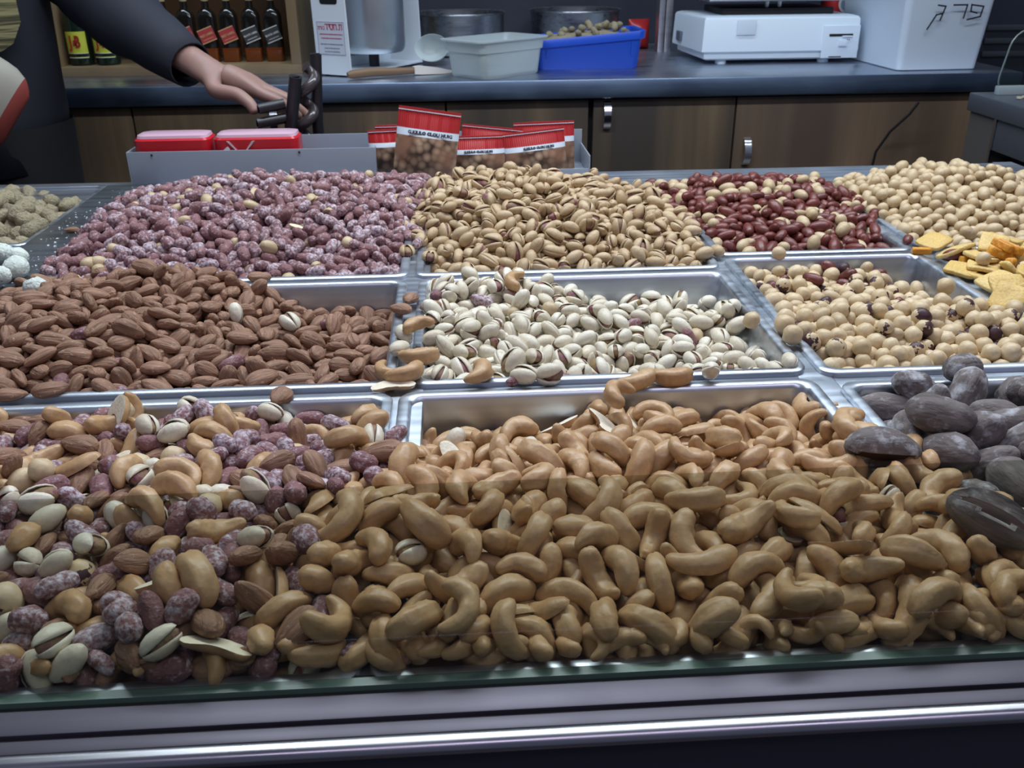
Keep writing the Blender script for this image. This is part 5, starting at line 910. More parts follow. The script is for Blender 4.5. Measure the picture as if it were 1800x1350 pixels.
171,255,-6,19,96,14,297,70,233,-47,46,-30,52,224,13,214,-32,-73,-57,3,265,57,220,38,-4,-20,43,356,70,228,53,26,68,76,318,78,237,46,-28,-54,14,692,41,232,22,-92,-21,25,469,10,195,38,-88,20,8,686,363,213,41,85,24,52,180,6,204,
-98,6,0,71,77,37,240,-4,66,69,3,569,40,216,25,-20,-72,3,397,118,241,-68,65,1,41,530,1,203,82,-4,18,2,295,18,227,28,40,48,48,374,284,230,47,-18,-82,71,219,82,240,-11,-98,-8,2,453,39,228,80,58,7,54,361,128,238,-21,70,-47,58,
153,65,241,-24,60,-74,55,712,144,244,82,0,-19,73,691,116,239,4,96,-6,35,235,128,243,46,-34,-78,26,615,187,222,75,-41,21,76,525,65,230,30,19,-60,3,576,172,248,29,-62,-71,26,691,25,213,9,18,65,73,73,103,261,51,83,14,6,117,23,
223,-6,-31,61,11,512,140,253,-5,9,84,18,319,202,238,83,41,33,76,332,145,233,86,-9,-44,23,294,10,195,-84,22,29,73,261,27,215,28,33,59,23,166,109,249,29,-39,-41,23,298,113,248,3,-70,-58,44,57,92,251,-40,3,48,75,73,161,252,-36,
55,73,76,53,54,224,-43,59,0,16,380,81,227,-42,-71,37,63,20,73,242,48,24,-9,27,528,28,220,8,-51,-83,75,348,310,240,81,-14,-33,46,205,122,243,-26,23,42,76,530,186,241,0,79,59,5,262,315,229,83,-19,-27,42,723,107,227,39,66,41,
6,721,225,218,-34,92,-2,45,200,235,242,-26,86,-40,33,190,185,249,71,58,19,24,613,16,227,-40,-62,54,27,236,195,236,-54,69,-44,33,437,291,243,16,-6,95,57,112,63,228,-6,-73,-50,15,91,88,230,-22,-43,-77,26,163,227,244,52,-73,
-20,24,296,228,232,22,56,72,47,94,295,236,60,-56,-52,39,251,262,236,70,67,-3,23,238,96,226,19,37,-84,24,241,465,186,27,-92,-23,71,308,13,199,43,71,33,68,280,145,243,3,-19,97,74,686,79,241,-83,-30,42,23,365,160,240,4,-3,-9,
11,171,21,220,69,67,-16,62,25,103,255,-64,-12,42,17,338,307,222,2,12,68,7,497,355,225,-15,23,68,41,300,301,227,15,-6,-56,68,377,51,194,74,28,30,3,472,258,225,28,-55,-71,46,646,304,210,49,19,-48,63,497,12,249,-2,-68,71,13,
690,256,215,65,-61,-31,41,522,310,221,91,16,20,43,431,426,202,-9,85,48,38,179,94,225,21,-2,-4,72,721,276,217,-52,50,-35,31,273,229,239,61,16,65,5,647,170,223,-36,-30,55,11,590,145,218,62,68,1,33,153,319,223,10,-24,-40,71,
624,128,231,83,9,44,15,481,102,226,14,-53,-73,54,761,175,225,5,-29,-70,6,482,171,228,52,77,23,55,405,37,215,-3,89,-20,54,529,216,234,-9,56,78,36,441,490,192,15,-4,-34,47,145,148,214,-78,61,7,76,402,214,232,69,-33,-33,58,428,
255,226,13,-47,-36,71,328,17,185,36,-19,-47,16,405,311,221,37,-36,-85,41,473,39,204,-3,74,66,13,585,389,203,0,-26,-64,26,604,504,176,40,85,22,53,663,466,177,47,-49,41,25,760,114,233,87,-37,-8,33,486,229,218,90,41,2,12,81,
243,239,41,-19,-48,54,83,168,235,15,89,36,65,141,28,206,-61,-29,23,47,528,146,231,71,-51,-22,64,260,183,233,-26,90,-1,3,697,165,228,37,86,32,56,309,354,216,-41,32,-49,71,328,45,209,-47,37,75,33,112,195,250,-37,-3,0,3,155,
23,234,-36,73,-42,36,360,23,196,25,14,95,35,283,113,226,74,-7,-29,72,608,16,201,8,-74,64,53,551,447,180,18,30,-41,55,415,115,229,14,-31,-43,38,544,254,228,18,27,55,45,736,333,211,14,-29,-82,5,521,94,213,52,21,48,13,673,199,
203,-54,22,78,6,345,208,221,-20,1,97,33,510,248,211,45,3,-72,76,426,85,217,89,-41,9,5,137,260,228,-50,-28,-73,17,475,490,167,-40,60,64,53,612,445,179,18,6,-57,32,266,100,213,-6,-18,-39,32,750,297,207,11,47,14,13,159,153,229,
70,-6,-45,54,169,212,225,-19,-13,-83,16,633,501,171,-66,-68,-26,43,191,440,191,-56,-54,58,54,217,286,216,70,35,-51,18,635,254,213,-37,28,-42,68,560,303,217,44,-85,-20,64,435,179,227,79,3,-42,8,457,83,195,33,25,61,12,383,449,
195,35,-20,-64,42,206,373,205,-14,98,1,14,397,254,217,2,79,47,56,219,350,209,84,-31,-43,22,601,220,230,-22,-94,23,14,460,111,215,45,19,10,16,184,285,216,79,15,0,6,212,231,220,-65,-35,42,46,610,316,203,-23,-91,-30,74,335,474,
176,-26,80,17,33,496,44,231,-16,-12,-88,3,473,330,218,4,-85,38,1,616,71,229,77,-22,-48,72,675,414,193,-66,14,13,55,583,439,181,-34,-1,-93,15,455,172,223,72,53,-42,65,371,391,210,39,-55,-68,34,462,294,216,-91,-37,-14,26,136,
214,218,16,-28,-91,4,408,370,209,32,-30,-40,15,620,249,204,-74,20,55,25,568,22,195,-56,-75,25,3,294,229,205,71,-50,-16,43,574,371,191,5,29,-13,12,56,130,239,-4,-15,-95,64,628,37,231,63,58,-39,13,358,529,176,29,83,7,28,116,
488,148,-22,-52,42,34,0,212,220,2,-13,-72,75,302,451,186,-50,33,-75,56,266,459,166,33,90,-7,73,216,313,215,82,-6,-53,69,395,84,192,70,-33,-10,73,5,113,227,26,76,48,46,568,139,203,55,80,20,33,390,354,213,65,-44,-10,53,603,
379,184,49,76,24,44,163,374,195,61,52,47,76,326,426,185,-34,90,15,16,235,152,221,43,84,16,14,701,84,215,0,8,-81,45,277,47,195,-7,3,-86,63,339,257,219,14,-33,-90,62,688,143,218,64,3,66,44,647,36,214,14,-1,-73,9,597,276,197,
89,33,-26,73,203,27,200,19,92,31,46,730,192,215,-49,86,1,14,347,75,204,43,-83,-21,31,559,527,156,54,-35,-15,22,439,459,197,19,24,90,61,39,246,233,14,12,65,3,34,184,236,-3,87,35,42,334,68,191,-5,-38,83,77,576,489,170,9,12,
26,2,742,88,207,51,80,28,75,513,144,203,-62,28,-32,23,314,391,193,30,3,-73,3,675,79,207,24,3,55,33,50,218,230,36,-28,-82,64,637,451,160,42,45,65,49,659,334,194,45,-38,-74,53,179,172,224,-57,71,38,78,82,154,213,18,-14,-69,
51,655,399,168,-22,-83,30,74,388,513,177,51,58,30,37,328,96,209,43,-85,4,53,615,135,201,30,-92,-18,26,32,277,214,-5,-23,74,6,163,437,160,-40,28,71,43,111,131,228,-32,-22,28,32,299,288,204,12,-7,24,36,129,407,179,-3,89,-24,
16,779,277,191,38,-83,-36,44,644,373,185,-28,35,-84,35,427,306,194,78,2,-44,24,597,87,211,50,-65,-51,55,187,320,206,74,56,16,6,78,82,221,-58,-38,55,39,544,489,152,-30,-89,-10,45,403,160,213,-25,65,-70,74,280,366,200,25,22,
30,43,749,172,216,-28,49,6,25,765,145,209,51,46,-68,62,667,437,166,63,-57,22,16,72,293,212,19,4,-9,63,239,421,180,70,16,58,30,341,392,200,49,46,46,45,421,45,190,36,90,19,16,613,45,208,2,-80,47,22,512,102,193,31,3,-8,45,550,
245,210,7,88,35,34,134,304,201,10,85,-26,8,563,291,193,-1,-4,-89,74,359,150,213,8,-3,-39,72,261,170,214,51,70,-47,28,98,229,220,13,25,-84,27,104,369,196,-55,33,-66,75,425,408,193,-5,-19,-96,15,229,483,163,5,-84,-41,34,30,
100,217,-75,14,-54,65,447,306,224,17,6,39,64,432,482,178,-21,-22,-93,4,366,316,202,37,29,19,16,541,318,189,81,17,-34,74,180,506,148,34,34,-34,63,546,140,212,-63,40,64,36,485,527,161,68,43,-4,79,559,397,170,61,30,55,23,458,
409,176,-35,70,-54,50,507,351,203,5,95,-3,44,558,347,199,97,13,2,46,159,61,200,15,-73,-64,77,204,118,213,-88,30,-1,47,388,177,220,4,93,15,35,262,324,194,-58,27,-37,16,283,323,210,-3,1,-1,47,431,214,212,31,-34,-66,2,492,466,
164,-9,71,66,68,115,308,218,84,46,-26,65,575,209,219,0,-54,-30,74,592,524,147,-71,59,22,51,478,391,189,-44,-85,26,74,403,458,174,37,18,83,75,403,231,207,10,27,72,24,428,133,209,32,28,-83,72,447,261,200,82,-28,39,65,629,217,
204,-73,-51,42,46,522,300,186,-49,22,-80,15,624,89,209,36,-36,-75,52,244,251,200,-49,51,-47,57,129,170,242,-17,26,58,36,656,152,203,-4,-19,-73,50,471,440,168,-1,94,-13,34,355,455,175,-10,-79,-57,3,278,149,206,-68,-27,18,16,
594,336,176,59,-25,-10,14,25,137,225,85,-49,-9,75,710,12,236,77,52,19,43,269,77,197,22,13,50,63,657,235,177,-20,14,-22,34,10,177,208,-24,11,33,24,479,80,207,-64,-71,-23,65,136,102,206,-2,-32,-89,25,341,318,189,18,-94,-5,71,
336,502,173,8,71,-59,36,285,259,209,4,-82,-54,44,131,448,153,34,-63,-51,4,553,92,217,24,-28,-72,17,551,73,197,0,-36,86,3,443,324,208,-10,-77,56,2,176,478,146,26,15,-32,13,733,21,206,84,16,-14,45,213,141,210,-26,-94,10,20,
297,129,215,-37,88,-5,44,271,195,206,14,85,48,45,491,289,189,51,-73,-39,25,204,359,172,92,6,-28,25,489,497,149,13,91,4,5,263,491,144,23,33,-65,34,365,353,205,70,-57,11,55,523,409,189,9,-12,-49,62,208,79,204,-59,49,-45,58,
528,31,194,87,-35,-13,23,242,441,169,-1,-31,-11,66,290,414,168,-31,78,13,23,500,183,211,-26,93,-19,78,663,525,141,1,-64,14,71,306,89,198,65,-70,23,43,460,215,196,83,-53,2,2,158,485,123,6,-65,-69,61,541,195,223,-85,-41,17,
13,690,499,174,-56,-16,-25,26,223,317,180,-27,17,-8,44,541,356,174,85,-47,-14,61,175,91,207,-25,-41,-57,42,668,239,193,50,55,42,26,180,460,154,7,55,81,48,749,40,221,38,84,-36,43,506,365,174,59,-50,-59,73,176,328,194,-5,39,
25,2,768,93,212,-6,5,-63,55,90,338,212,39,44,75,43,459,143,200,38,-9,-37,51,795,228,187,-30,-3,-36,14,261,294,197,55,3,82,34,358,505,163,60,66,-43,35,88,189,218,32,10,-21,75,203,259,206,-4,18,20,23,510,324,176,-11,-27,17,
)),
('cashew', 'mix', 48, 0, -673, 664, (
7,410,68,257,39,64,59,33,597,1,217,83,-20,-50,33,532,2,214,-9,-16,-92,53,496,42,232,79,15,25,76,288,60,230,22,93,15,45,342,249,246,54,-20,-19,54,324,207,251,62,-19,-31,3,402,179,235,-44,-1,34,22,396,56,250,-88,24,36,36,527,
366,237,80,41,-5,70,569,6,210,82,51,9,64,206,166,242,24,-36,-69,54,337,294,239,4,11,-20,62,483,3,230,76,-61,0,42,365,304,236,27,-1,-60,76,465,82,226,58,-17,-60,16,197,464,219,-27,4,23,72,265,311,234,58,-71,-32,23,151,442,
212,59,29,-20,35,353,449,228,38,48,70,55,349,404,229,79,-17,-16,47,138,366,221,-31,-17,45,28,548,435,204,-50,75,30,45,341,92,220,20,55,72,13,307,218,221,-83,-21,45,63,243,222,227,31,67,21,44,344,381,223,16,1,96,53,122,474,
225,59,70,-33,62,358,147,233,9,-3,50,63,399,245,230,22,80,-54,62,505,174,236,91,-9,-22,22,241,7,211,44,16,31,76,532,521,188,9,-54,-64,16,199,526,201,-40,-65,11,3,512,358,217,26,-13,-74,32,372,464,210,-28,-17,-83,7,511,36,
208,-4,1,39,30,468,476,179,40,8,-39,28,455,117,219,27,-91,-29,65,316,44,214,5,-44,-85,54,424,339,215,41,35,40,25,336,443,210,50,17,-16,1,214,444,189,-50,-2,-70,15,433,74,213,91,22,25,37,0,515,212,36,-91,0,73,179,382,207,-10,
-20,-89,61,272,31,202,17,90,-37,7,547,353,200,-41,67,47,66,373,36,231,-49,-76,-14,26,505,511,171,22,-66,-60,71,188,177,211,-15,-44,81,45,276,211,203,-53,13,-62,2,341,523,186,-11,-14,-39,76,223,325,198,91,-10,29,57,101,307,
229,27,60,74,65,382,520,174,-69,-51,1,63,527,386,202,-45,3,-38,23,411,82,226,55,-76,-22,49,245,116,199,3,-12,95,23,103,340,220,-77,42,-41,56,312,306,206,-9,-2,-58,34,465,438,165,17,74,26,26,192,418,186,-10,29,12,23,188,342,
202,-7,27,57,7,493,508,157,-71,60,-11,4,370,351,185,29,-55,-72,5,318,456,195,-10,14,-23,78,46,426,218,56,43,52,63,288,269,209,-6,8,97,63,64,389,220,49,-11,26,)),
('cashew_half', 'B3', 36, 0, -100, 670, (
26,514,2,221,26,9,-86,24,333,74,240,5,13,-98,13,47,223,243,27,11,-65,3,549,293,213,-17,-56,79,23,476,76,251,45,80,-36,22,169,36,218,-30,-1,88,2,474,142,239,29,25,89,5,15,188,258,-33,0,50,14,602,508,185,-33,-26,65,14,142,163,
225,30,-74,-34,23,427,310,230,77,48,-6,20,415,427,191,6,-16,-97,3,593,240,216,11,-57,-50,4,290,437,208,-63,-72,20,3,625,149,209,-11,14,-14,3,164,307,213,52,9,84,26,467,155,215,42,-89,14,2,84,477,165,1,-15,1,0,139,33,213,-24,
29,78,2,0,96,219,-10,-33,14,24,565,187,188,-16,-3,-89,25,240,505,171,88,36,9,20,77,342,210,-70,-66,-21,18,420,245,196,25,24,29,20,292,242,210,37,78,-43,21,274,104,223,82,-36,-19,5,62,334,185,10,25,-67,24,14,378,202,1,0,3,
23,420,144,199,67,-40,-30,7,352,477,171,74,-54,-32,12,258,224,229,-26,-82,48,0,545,92,200,-95,-27,5,24,454,264,199,44,7,49,5,160,67,194,-3,9,-78,3,109,262,201,44,-88,10,22,264,142,204,93,-25,-5,3,392,326,195,-44,-77,-36,)),
('cashew_half', 'mix', 13, 0, -636, 658, (
13,406,2,234,4,-95,22,25,160,332,231,20,-1,-97,16,464,234,229,-1,-24,-56,15,164,485,232,36,79,37,2,446,80,227,58,50,55,24,194,420,202,31,2,-80,26,341,101,240,82,50,0,13,185,381,210,3,96,-2,23,86,272,228,-9,-35,12,25,241,451,
198,40,88,-21,22,0,495,208,75,-62,18,5,374,164,213,-2,17,86,13,312,300,217,-4,14,-63,2,425,114,204,-18,-97,-4,)),
('coated_peanut', 'A1', 202, 0, -879, 1783, (
5,584,41,195,89,-14,14,28,624,310,254,44,18,43,45,175,128,224,-95,19,8,17,446,130,217,78,-22,-50,24,68,133,226,93,5,18,26,142,120,213,88,35,2,7,260,415,269,-10,68,-70,16,428,104,217,41,-4,-54,48,485,300,244,89,-21,35,4,331,
339,254,-18,-49,-83,45,55,103,214,-8,46,-76,25,402,237,247,-86,39,13,7,592,261,241,9,-8,91,29,690,255,216,63,-9,-14,17,289,161,229,-14,13,-80,14,48,50,210,93,-31,-8,36,205,174,238,-38,49,-37,26,279,328,254,68,-21,37,24,388,
127,225,8,18,-76,2,114,146,222,-16,69,63,27,267,189,237,-26,39,-9,15,353,199,240,86,-39,-25,26,605,155,214,68,58,33,22,389,89,207,49,23,78,46,370,536,274,62,6,-4,6,203,131,219,7,2,-42,7,159,170,234,-16,-16,90,19,256,171,226,
-43,-88,8,5,84,248,241,73,44,29,15,323,399,260,-8,-44,-85,3,670,213,219,-19,-29,21,19,480,110,203,-36,-1,-85,24,472,76,200,80,50,0,24,431,209,227,-49,-76,-11,36,584,192,220,83,49,17,39,225,255,239,67,-26,7,18,443,303,252,
38,36,50,17,685,143,207,14,18,7,2,119,205,235,-16,95,-9,37,168,423,259,-26,-48,31,16,744,116,193,30,75,49,36,280,212,238,-4,-45,-88,35,557,57,199,-30,33,-87,36,175,242,239,-10,12,20,32,523,119,216,-5,26,-39,17,108,56,203,
5,63,-76,35,161,78,210,11,-2,-42,5,86,126,209,-5,-12,74,15,79,495,242,25,-30,-90,43,529,219,226,-86,-29,38,45,721,3,200,82,-33,25,45,619,241,222,-82,1,36,14,285,136,214,-2,-81,54,26,456,209,225,44,12,73,36,522,58,195,90,-35,
-9,38,95,321,236,-76,8,-43,5,279,92,211,-4,72,64,1,711,115,196,-5,-89,-1,5,223,203,229,12,-20,-85,15,686,294,233,-77,-60,-14,5,55,465,229,38,20,3,43,412,70,199,-7,-32,27,35,384,405,267,86,-5,-33,35,198,304,245,41,-36,-71,
23,554,440,276,-75,-11,22,6,285,253,239,-40,29,-36,12,677,36,192,21,-19,-95,26,221,160,219,37,49,50,45,334,209,231,-13,-93,4,11,527,338,257,-40,-37,15,9,681,372,246,-50,-68,39,1,590,387,264,-69,64,24,44,531,170,208,50,-60,
-58,15,377,207,229,12,-36,90,27,598,485,272,94,20,-24,33,674,123,202,-31,2,89,37,90,214,228,84,-33,-37,46,547,307,244,-25,-13,93,47,484,204,228,-34,58,-33,13,502,124,205,31,12,-25,23,664,280,233,-22,-39,50,26,69,182,223,20,
-81,-49,25,410,535,264,33,-9,27,6,686,406,250,-30,-92,-18,29,353,488,268,-93,30,-17,24,369,124,211,-94,0,21,44,415,187,228,43,40,54,35,747,173,203,-80,-9,27,13,725,145,198,-88,8,43,3,572,239,223,-29,83,-37,5,481,390,263,53,
-30,-59,12,617,59,195,-31,-31,-88,48,145,576,245,89,32,6,44,412,415,264,61,-24,-45,4,509,295,232,-64,7,-18,12,571,105,201,30,37,44,1,134,250,234,51,-73,-39,6,169,396,242,-10,-68,70,45,312,205,223,2,17,-56,12,336,125,217,53,
-46,-42,15,541,121,197,59,-11,-5,16,490,608,263,-74,-1,-14,43,319,123,213,-78,60,-14,27,552,253,218,-24,-28,-85,18,745,223,207,-56,59,-50,14,769,234,210,75,-63,-13,35,202,96,209,95,13,-24,15,503,141,225,67,-59,-20,26,378,
346,250,24,-65,-42,36,761,362,226,18,49,81,33,602,92,202,-23,27,-25,13,291,286,242,10,-30,70,1,633,129,203,92,-25,25,33,654,312,247,13,-5,74,6,191,525,257,-83,-53,-7,19,625,112,190,-26,-21,-83,24,779,574,237,-52,81,24,35,
603,464,263,-43,-19,-73,33,499,45,187,63,-28,7,24,356,265,241,-47,-52,52,6,368,397,257,-72,3,34,9,720,440,240,-80,53,25,46,119,370,234,46,-24,-32,46,651,139,194,16,26,-73,4,703,54,193,-14,30,-53,39,752,258,211,16,7,25,24,
632,300,238,-55,69,-30,48,747,394,238,-69,-62,-35,24,564,196,208,1,50,35,8,88,535,246,54,-82,0,25,469,329,247,56,-71,-37,24,323,331,235,84,38,-11,32,640,275,225,32,-24,-83,35,427,295,236,54,-16,81,13,636,577,264,-19,-26,53,
45,710,314,227,69,60,-23,12,373,62,209,41,-62,-39,42,400,115,204,56,-43,-65,43,286,586,260,-10,17,29,4,742,332,228,34,25,71,23,33,308,218,28,-31,18,6,440,440,268,-19,-70,34,44,161,361,241,11,23,88,29,311,343,244,22,23,22,
46,40,356,230,29,76,-50,8,429,393,250,86,-39,28,11,656,155,217,61,-74,0,2,703,205,206,32,88,8,22,710,614,252,85,-5,-2,5,380,288,244,32,-18,-83,42,678,485,259,81,53,19,24,558,430,261,-33,32,-85,25,345,69,203,-60,-39,-9,25,
682,596,257,48,-43,-56,17,78,160,220,12,-60,-26,4,71,62,209,59,-35,-40,26,475,241,230,-16,60,-35,13,749,465,244,-90,-40,-6,46,607,214,215,-10,-11,-45,24,655,240,215,60,-27,-61,22,401,587,268,44,18,12,42,192,445,247,47,83,
25,15,112,120,200,-37,13,91,44,559,357,245,-39,-40,-79,35,378,243,232,-16,-10,-59,16,497,73,192,32,23,35,15,658,72,187,-3,-52,-50,25,99,2,213,26,22,78,4,516,441,266,-62,-76,-2,43,32,109,210,61,-77,-12,12,372,168,222,24,-84,
-28,24,467,371,254,47,19,79,26,129,409,236,19,-85,47,11,581,137,202,-69,69,3,16,569,291,237,66,-49,55,15,733,533,245,-51,15,-40,43,350,158,219,-10,-5,69,26,453,292,238,-45,29,-61,42,658,390,246,46,31,30,3,496,323,250,-66,
61,36,44,597,584,269,71,66,10,14,537,75,197,-14,-64,61,33,598,305,242,-32,26,-33,35,712,509,248,87,24,-38,25,239,583,260,75,-63,-8,5,414,160,214,-5,48,79,23,651,22,191,-33,16,-27,14,246,173,204,30,31,-12,44,440,406,263,-28,
-14,-45,19,660,499,253,41,-26,-65,37,528,633,259,64,69,12,23,176,601,252,-6,39,89,6,546,293,226,34,-86,-12,27,133,198,225,14,52,-80,23,193,163,219,-46,36,-1,13,451,68,192,11,-7,61,40,242,390,256,71,68,2,29,712,591,240,34,
10,15,3,427,60,187,42,-63,-11,43,636,451,249,-49,20,-82,31,713,382,244,34,-47,-46,24,694,476,251,-76,-60,-1,5,242,303,243,-67,59,-4,14,684,197,205,38,62,56,3,479,500,264,-13,66,-67,41,736,369,238,81,-48,-15,46,767,674,241,
-42,81,-37,36,499,418,264,-47,-53,66,4,581,369,243,-29,8,-36,44,254,334,245,26,-16,51,4,775,606,237,49,6,2,35,665,104,185,49,-64,-36,36,431,564,264,-85,-20,2,34,506,390,254,7,-2,0,5,520,322,235,-20,-2,40,38,655,576,253,-31,
31,-73,24,209,664,252,-76,-10,9,38,127,459,245,-33,-81,41,32,618,29,189,10,10,-69,3,232,116,203,27,39,-81,44,561,620,262,-4,-74,65,26,555,389,250,-59,-40,67,22,508,185,215,39,-5,91,45,794,707,229,-26,-79,-53,35,241,271,241,
-13,-77,50,29,314,576,251,13,77,40,15,639,91,182,-25,15,24,4,610,396,250,13,-44,-52,45,703,296,215,16,61,48,24,726,629,248,-16,-96,-16,15,141,430,242,9,86,48,33,109,341,230,-45,-75,-16,20,769,407,229,24,-20,-50,26,489,555,
255,16,-29,-90,16,309,474,256,-25,-68,-67,21,397,347,240,7,-18,-81,11,747,52,185,12,16,-66,25,581,173,203,-25,-52,77,0,193,477,250,49,1,45,35,657,366,239,-27,-43,83,9,147,235,219,-42,84,31,28,462,449,257,-47,-76,-41,26,290,
116,200,-3,0,-7,35,724,250,203,-36,-11,83,16,619,592,257,48,-64,-52,4,786,251,214,-32,-90,-20,35,257,75,208,-7,14,7,24,427,667,255,2,32,32,35,335,291,233,30,29,38,37,420,268,229,16,40,89,35,488,447,265,62,60,20,25,230,145,
204,22,-56,-64,35,692,113,181,68,23,-26,46,500,221,214,-95,-9,-18,48,57,375,222,28,-42,64,23,735,9,191,-29,76,-5,31,326,154,216,57,6,56,36,703,369,230,-22,19,-75,16,97,457,230,23,-7,-21,3,299,362,257,-76,-13,29,44,723,214,
197,84,-41,-23,6,614,280,224,61,-63,-31,46,168,295,221,78,-2,49,44,747,282,213,36,-55,64,13,540,174,192,-32,-6,-29,23,331,119,196,79,-19,15,6,271,477,256,84,23,40,23,313,658,259,6,27,-19,44,309,171,211,17,-44,-87,1,421,346,
245,-45,9,62,23,87,84,200,5,-13,-70,25,795,487,223,-58,58,21,44,0,503,210,14,-7,-49,26,790,449,220,-22,-85,-40,0,261,592,257,-72,-31,41,27,237,541,250,19,71,63,44,134,333,225,42,-14,-54,45,198,372,230,-51,-84,-8,13,359,698,
259,18,-95,19,14,453,531,257,42,-68,-40,25,314,59,197,72,-9,31,35,382,492,264,4,-19,89,21,37,286,209,48,-85,-14,36,635,3,189,1,96,19,26,329,250,234,26,28,59,36,306,291,225,48,41,75,33,582,451,262,56,80,-3,5,441,29,188,-40,
-47,53,36,724,302,205,22,86,31,47,548,541,259,33,73,48,0,627,503,253,-47,-61,56,5,472,632,257,-15,80,57,46,724,355,223,-92,-34,7,22,514,355,252,-17,11,0,25,563,278,219,-18,-5,-96,45,612,449,247,-43,-20,35,44,488,258,215,57,
68,31,22,282,630,259,30,53,49,36,314,447,256,76,49,-34,45,83,371,231,-6,52,-77,0,291,62,207,17,-47,-80,43,358,463,257,79,-14,11,34,133,278,232,-22,28,-16,4,548,196,191,94,-15,-10,17,54,666,224,-31,-70,60,45,374,631,264,-14,
21,77,25,460,96,192,-23,43,-35,3,477,174,219,27,-16,-29,1,180,229,223,-34,3,-3,45,759,535,227,28,75,20,35,95,589,237,-26,2,-58,46,547,337,244,-17,26,77,43,570,404,252,76,-39,-17,32,311,518,252,76,-28,-48,43,664,455,244,43,
-82,-30,43,623,169,194,39,-80,-15,31,160,317,229,23,-39,-26,34,336,602,262,79,30,46,45,253,658,252,-23,5,94,33,175,93,199,7,93,-30,26,446,722,240,-62,20,-74,14,415,630,260,-43,-88,4,27,791,667,226,32,-85,30,16,276,444,260,
-11,42,-88,33,36,170,210,-12,70,69,3,173,445,242,-10,-20,87,17,707,89,179,62,9,46,7,570,557,262,90,-32,-4,47,55,330,219,85,-28,-42,47,326,631,259,10,59,73,37,12,609,210,41,60,53,42,711,694,243,0,31,-66,37,401,301,230,-67,
-9,9,7,751,564,234,19,36,39,3,92,429,228,4,-20,-91,2,354,323,230,-74,58,16,44,625,424,242,22,-19,-55,43,48,448,214,-18,67,69,5,696,428,242,48,46,71,4,264,139,200,8,-62,75,35,288,338,229,42,-59,60,34,754,339,215,-32,-59,57,
25,420,98,193,75,-48,-40,16,524,210,203,47,69,3,36,410,219,222,-92,-19,31,36,771,286,210,64,-35,-35,25,591,258,211,-33,-22,90,14,450,246,223,70,-33,-17,43,638,393,241,-47,11,26,24,231,352,237,-18,-88,26,34,511,635,248,-78,
36,15,36,197,581,243,-13,46,48,14,513,111,185,92,20,-21,14,49,148,212,7,87,-46,13,720,278,201,-24,-88,-38,15,608,189,204,-15,52,-79,10,751,303,216,24,50,14,35,741,99,177,-15,-9,-84,3,66,691,216,64,-60,-45,1,409,249,236,-39,
-2,-15,17,290,206,212,82,37,-36,13,32,248,209,30,64,62,12,411,328,233,38,-89,4,45,122,491,237,-41,49,73,4,595,117,193,30,29,-88,5,81,284,229,-14,32,88,3,503,284,215,-3,-93,33,36,209,630,243,12,54,38,11,102,257,227,-41,50,
-49,3,249,482,257,41,41,46,44,728,654,245,6,44,86,27,316,494,239,-8,77,44,0,417,496,258,22,44,58,12,352,352,237,-28,22,91,3,221,492,251,-21,-15,91,43,700,164,195,0,40,-30,22,127,597,239,-3,53,83,26,196,54,196,-19,-72,-61,
9,606,48,177,-44,-60,-66,25,174,492,243,10,18,-95,11,11,681,209,11,-8,-64,30,198,404,236,66,69,-6,2,125,34,192,-20,55,78,14,200,295,223,71,-64,24,44,690,326,228,71,59,36,16,733,680,238,-20,94,-8,31,254,244,232,-72,51,27,23,
450,381,243,56,59,35,0,44,534,219,34,-58,72,23,17,540,210,9,-97,-17,45,222,581,250,-76,62,-15,4,505,679,250,-91,-35,-15,12,372,325,240,15,-44,-70,21,145,387,227,-47,-28,56,35,581,691,246,53,-35,-74,33,641,515,238,-20,19,94,
45,216,300,236,26,-21,-68,22,503,345,240,-15,-23,-95,1,592,393,242,1,21,83,45,61,543,231,95,-10,-7,12,194,259,218,31,-54,-37,16,140,648,233,-2,29,2,41,469,419,258,-5,-27,-92,44,303,622,252,-11,16,81,23,95,195,208,-50,-20,
83,46,656,426,237,-20,-77,-59,28,513,576,246,46,80,23,36,443,343,245,46,84,14,36,212,75,197,28,-87,13,7,539,242,200,36,23,17,31,457,6,192,59,-49,-60,8,244,418,248,5,-88,40,34,637,257,200,31,86,18,36,485,8,193,12,-19,46,0,
562,43,171,58,10,-43,23,599,25,181,18,48,69,17,608,651,249,79,-13,8,10,330,427,253,-27,53,-65,14,230,234,224,16,91,35,22,195,318,232,12,-88,39,3,548,504,263,24,81,50,13,328,680,252,17,-88,-39,42,731,332,211,-39,-27,64,7,425,
450,249,85,27,-27,44,108,647,226,56,6,-47,14,587,73,188,-8,73,-63,11,791,313,210,10,-97,-18,16,687,523,249,-22,83,-47,7,708,185,185,7,46,-68,36,798,390,216,94,-21,11,37,595,564,250,21,-16,3,26,198,22,208,27,-38,-73,15,602,
679,249,-9,52,-77,32,92,163,198,-54,-23,-65,4,681,690,240,41,23,45,46,278,222,221,-24,94,17,47,582,496,255,64,46,-5,24,180,659,239,53,-31,-49,46,102,145,197,-96,-19,-12,13,615,323,238,27,-57,57,16,574,587,256,22,-30,-90,4,
355,671,256,64,69,-31,32,727,123,172,36,61,62,26,669,746,222,-38,-27,-74,49,463,658,248,60,-63,-47,45,408,427,243,53,-51,-42,22,187,617,240,57,-42,-2,16,258,391,242,39,80,8,43,220,448,241,3,-26,92,48,339,194,206,36,51,51,
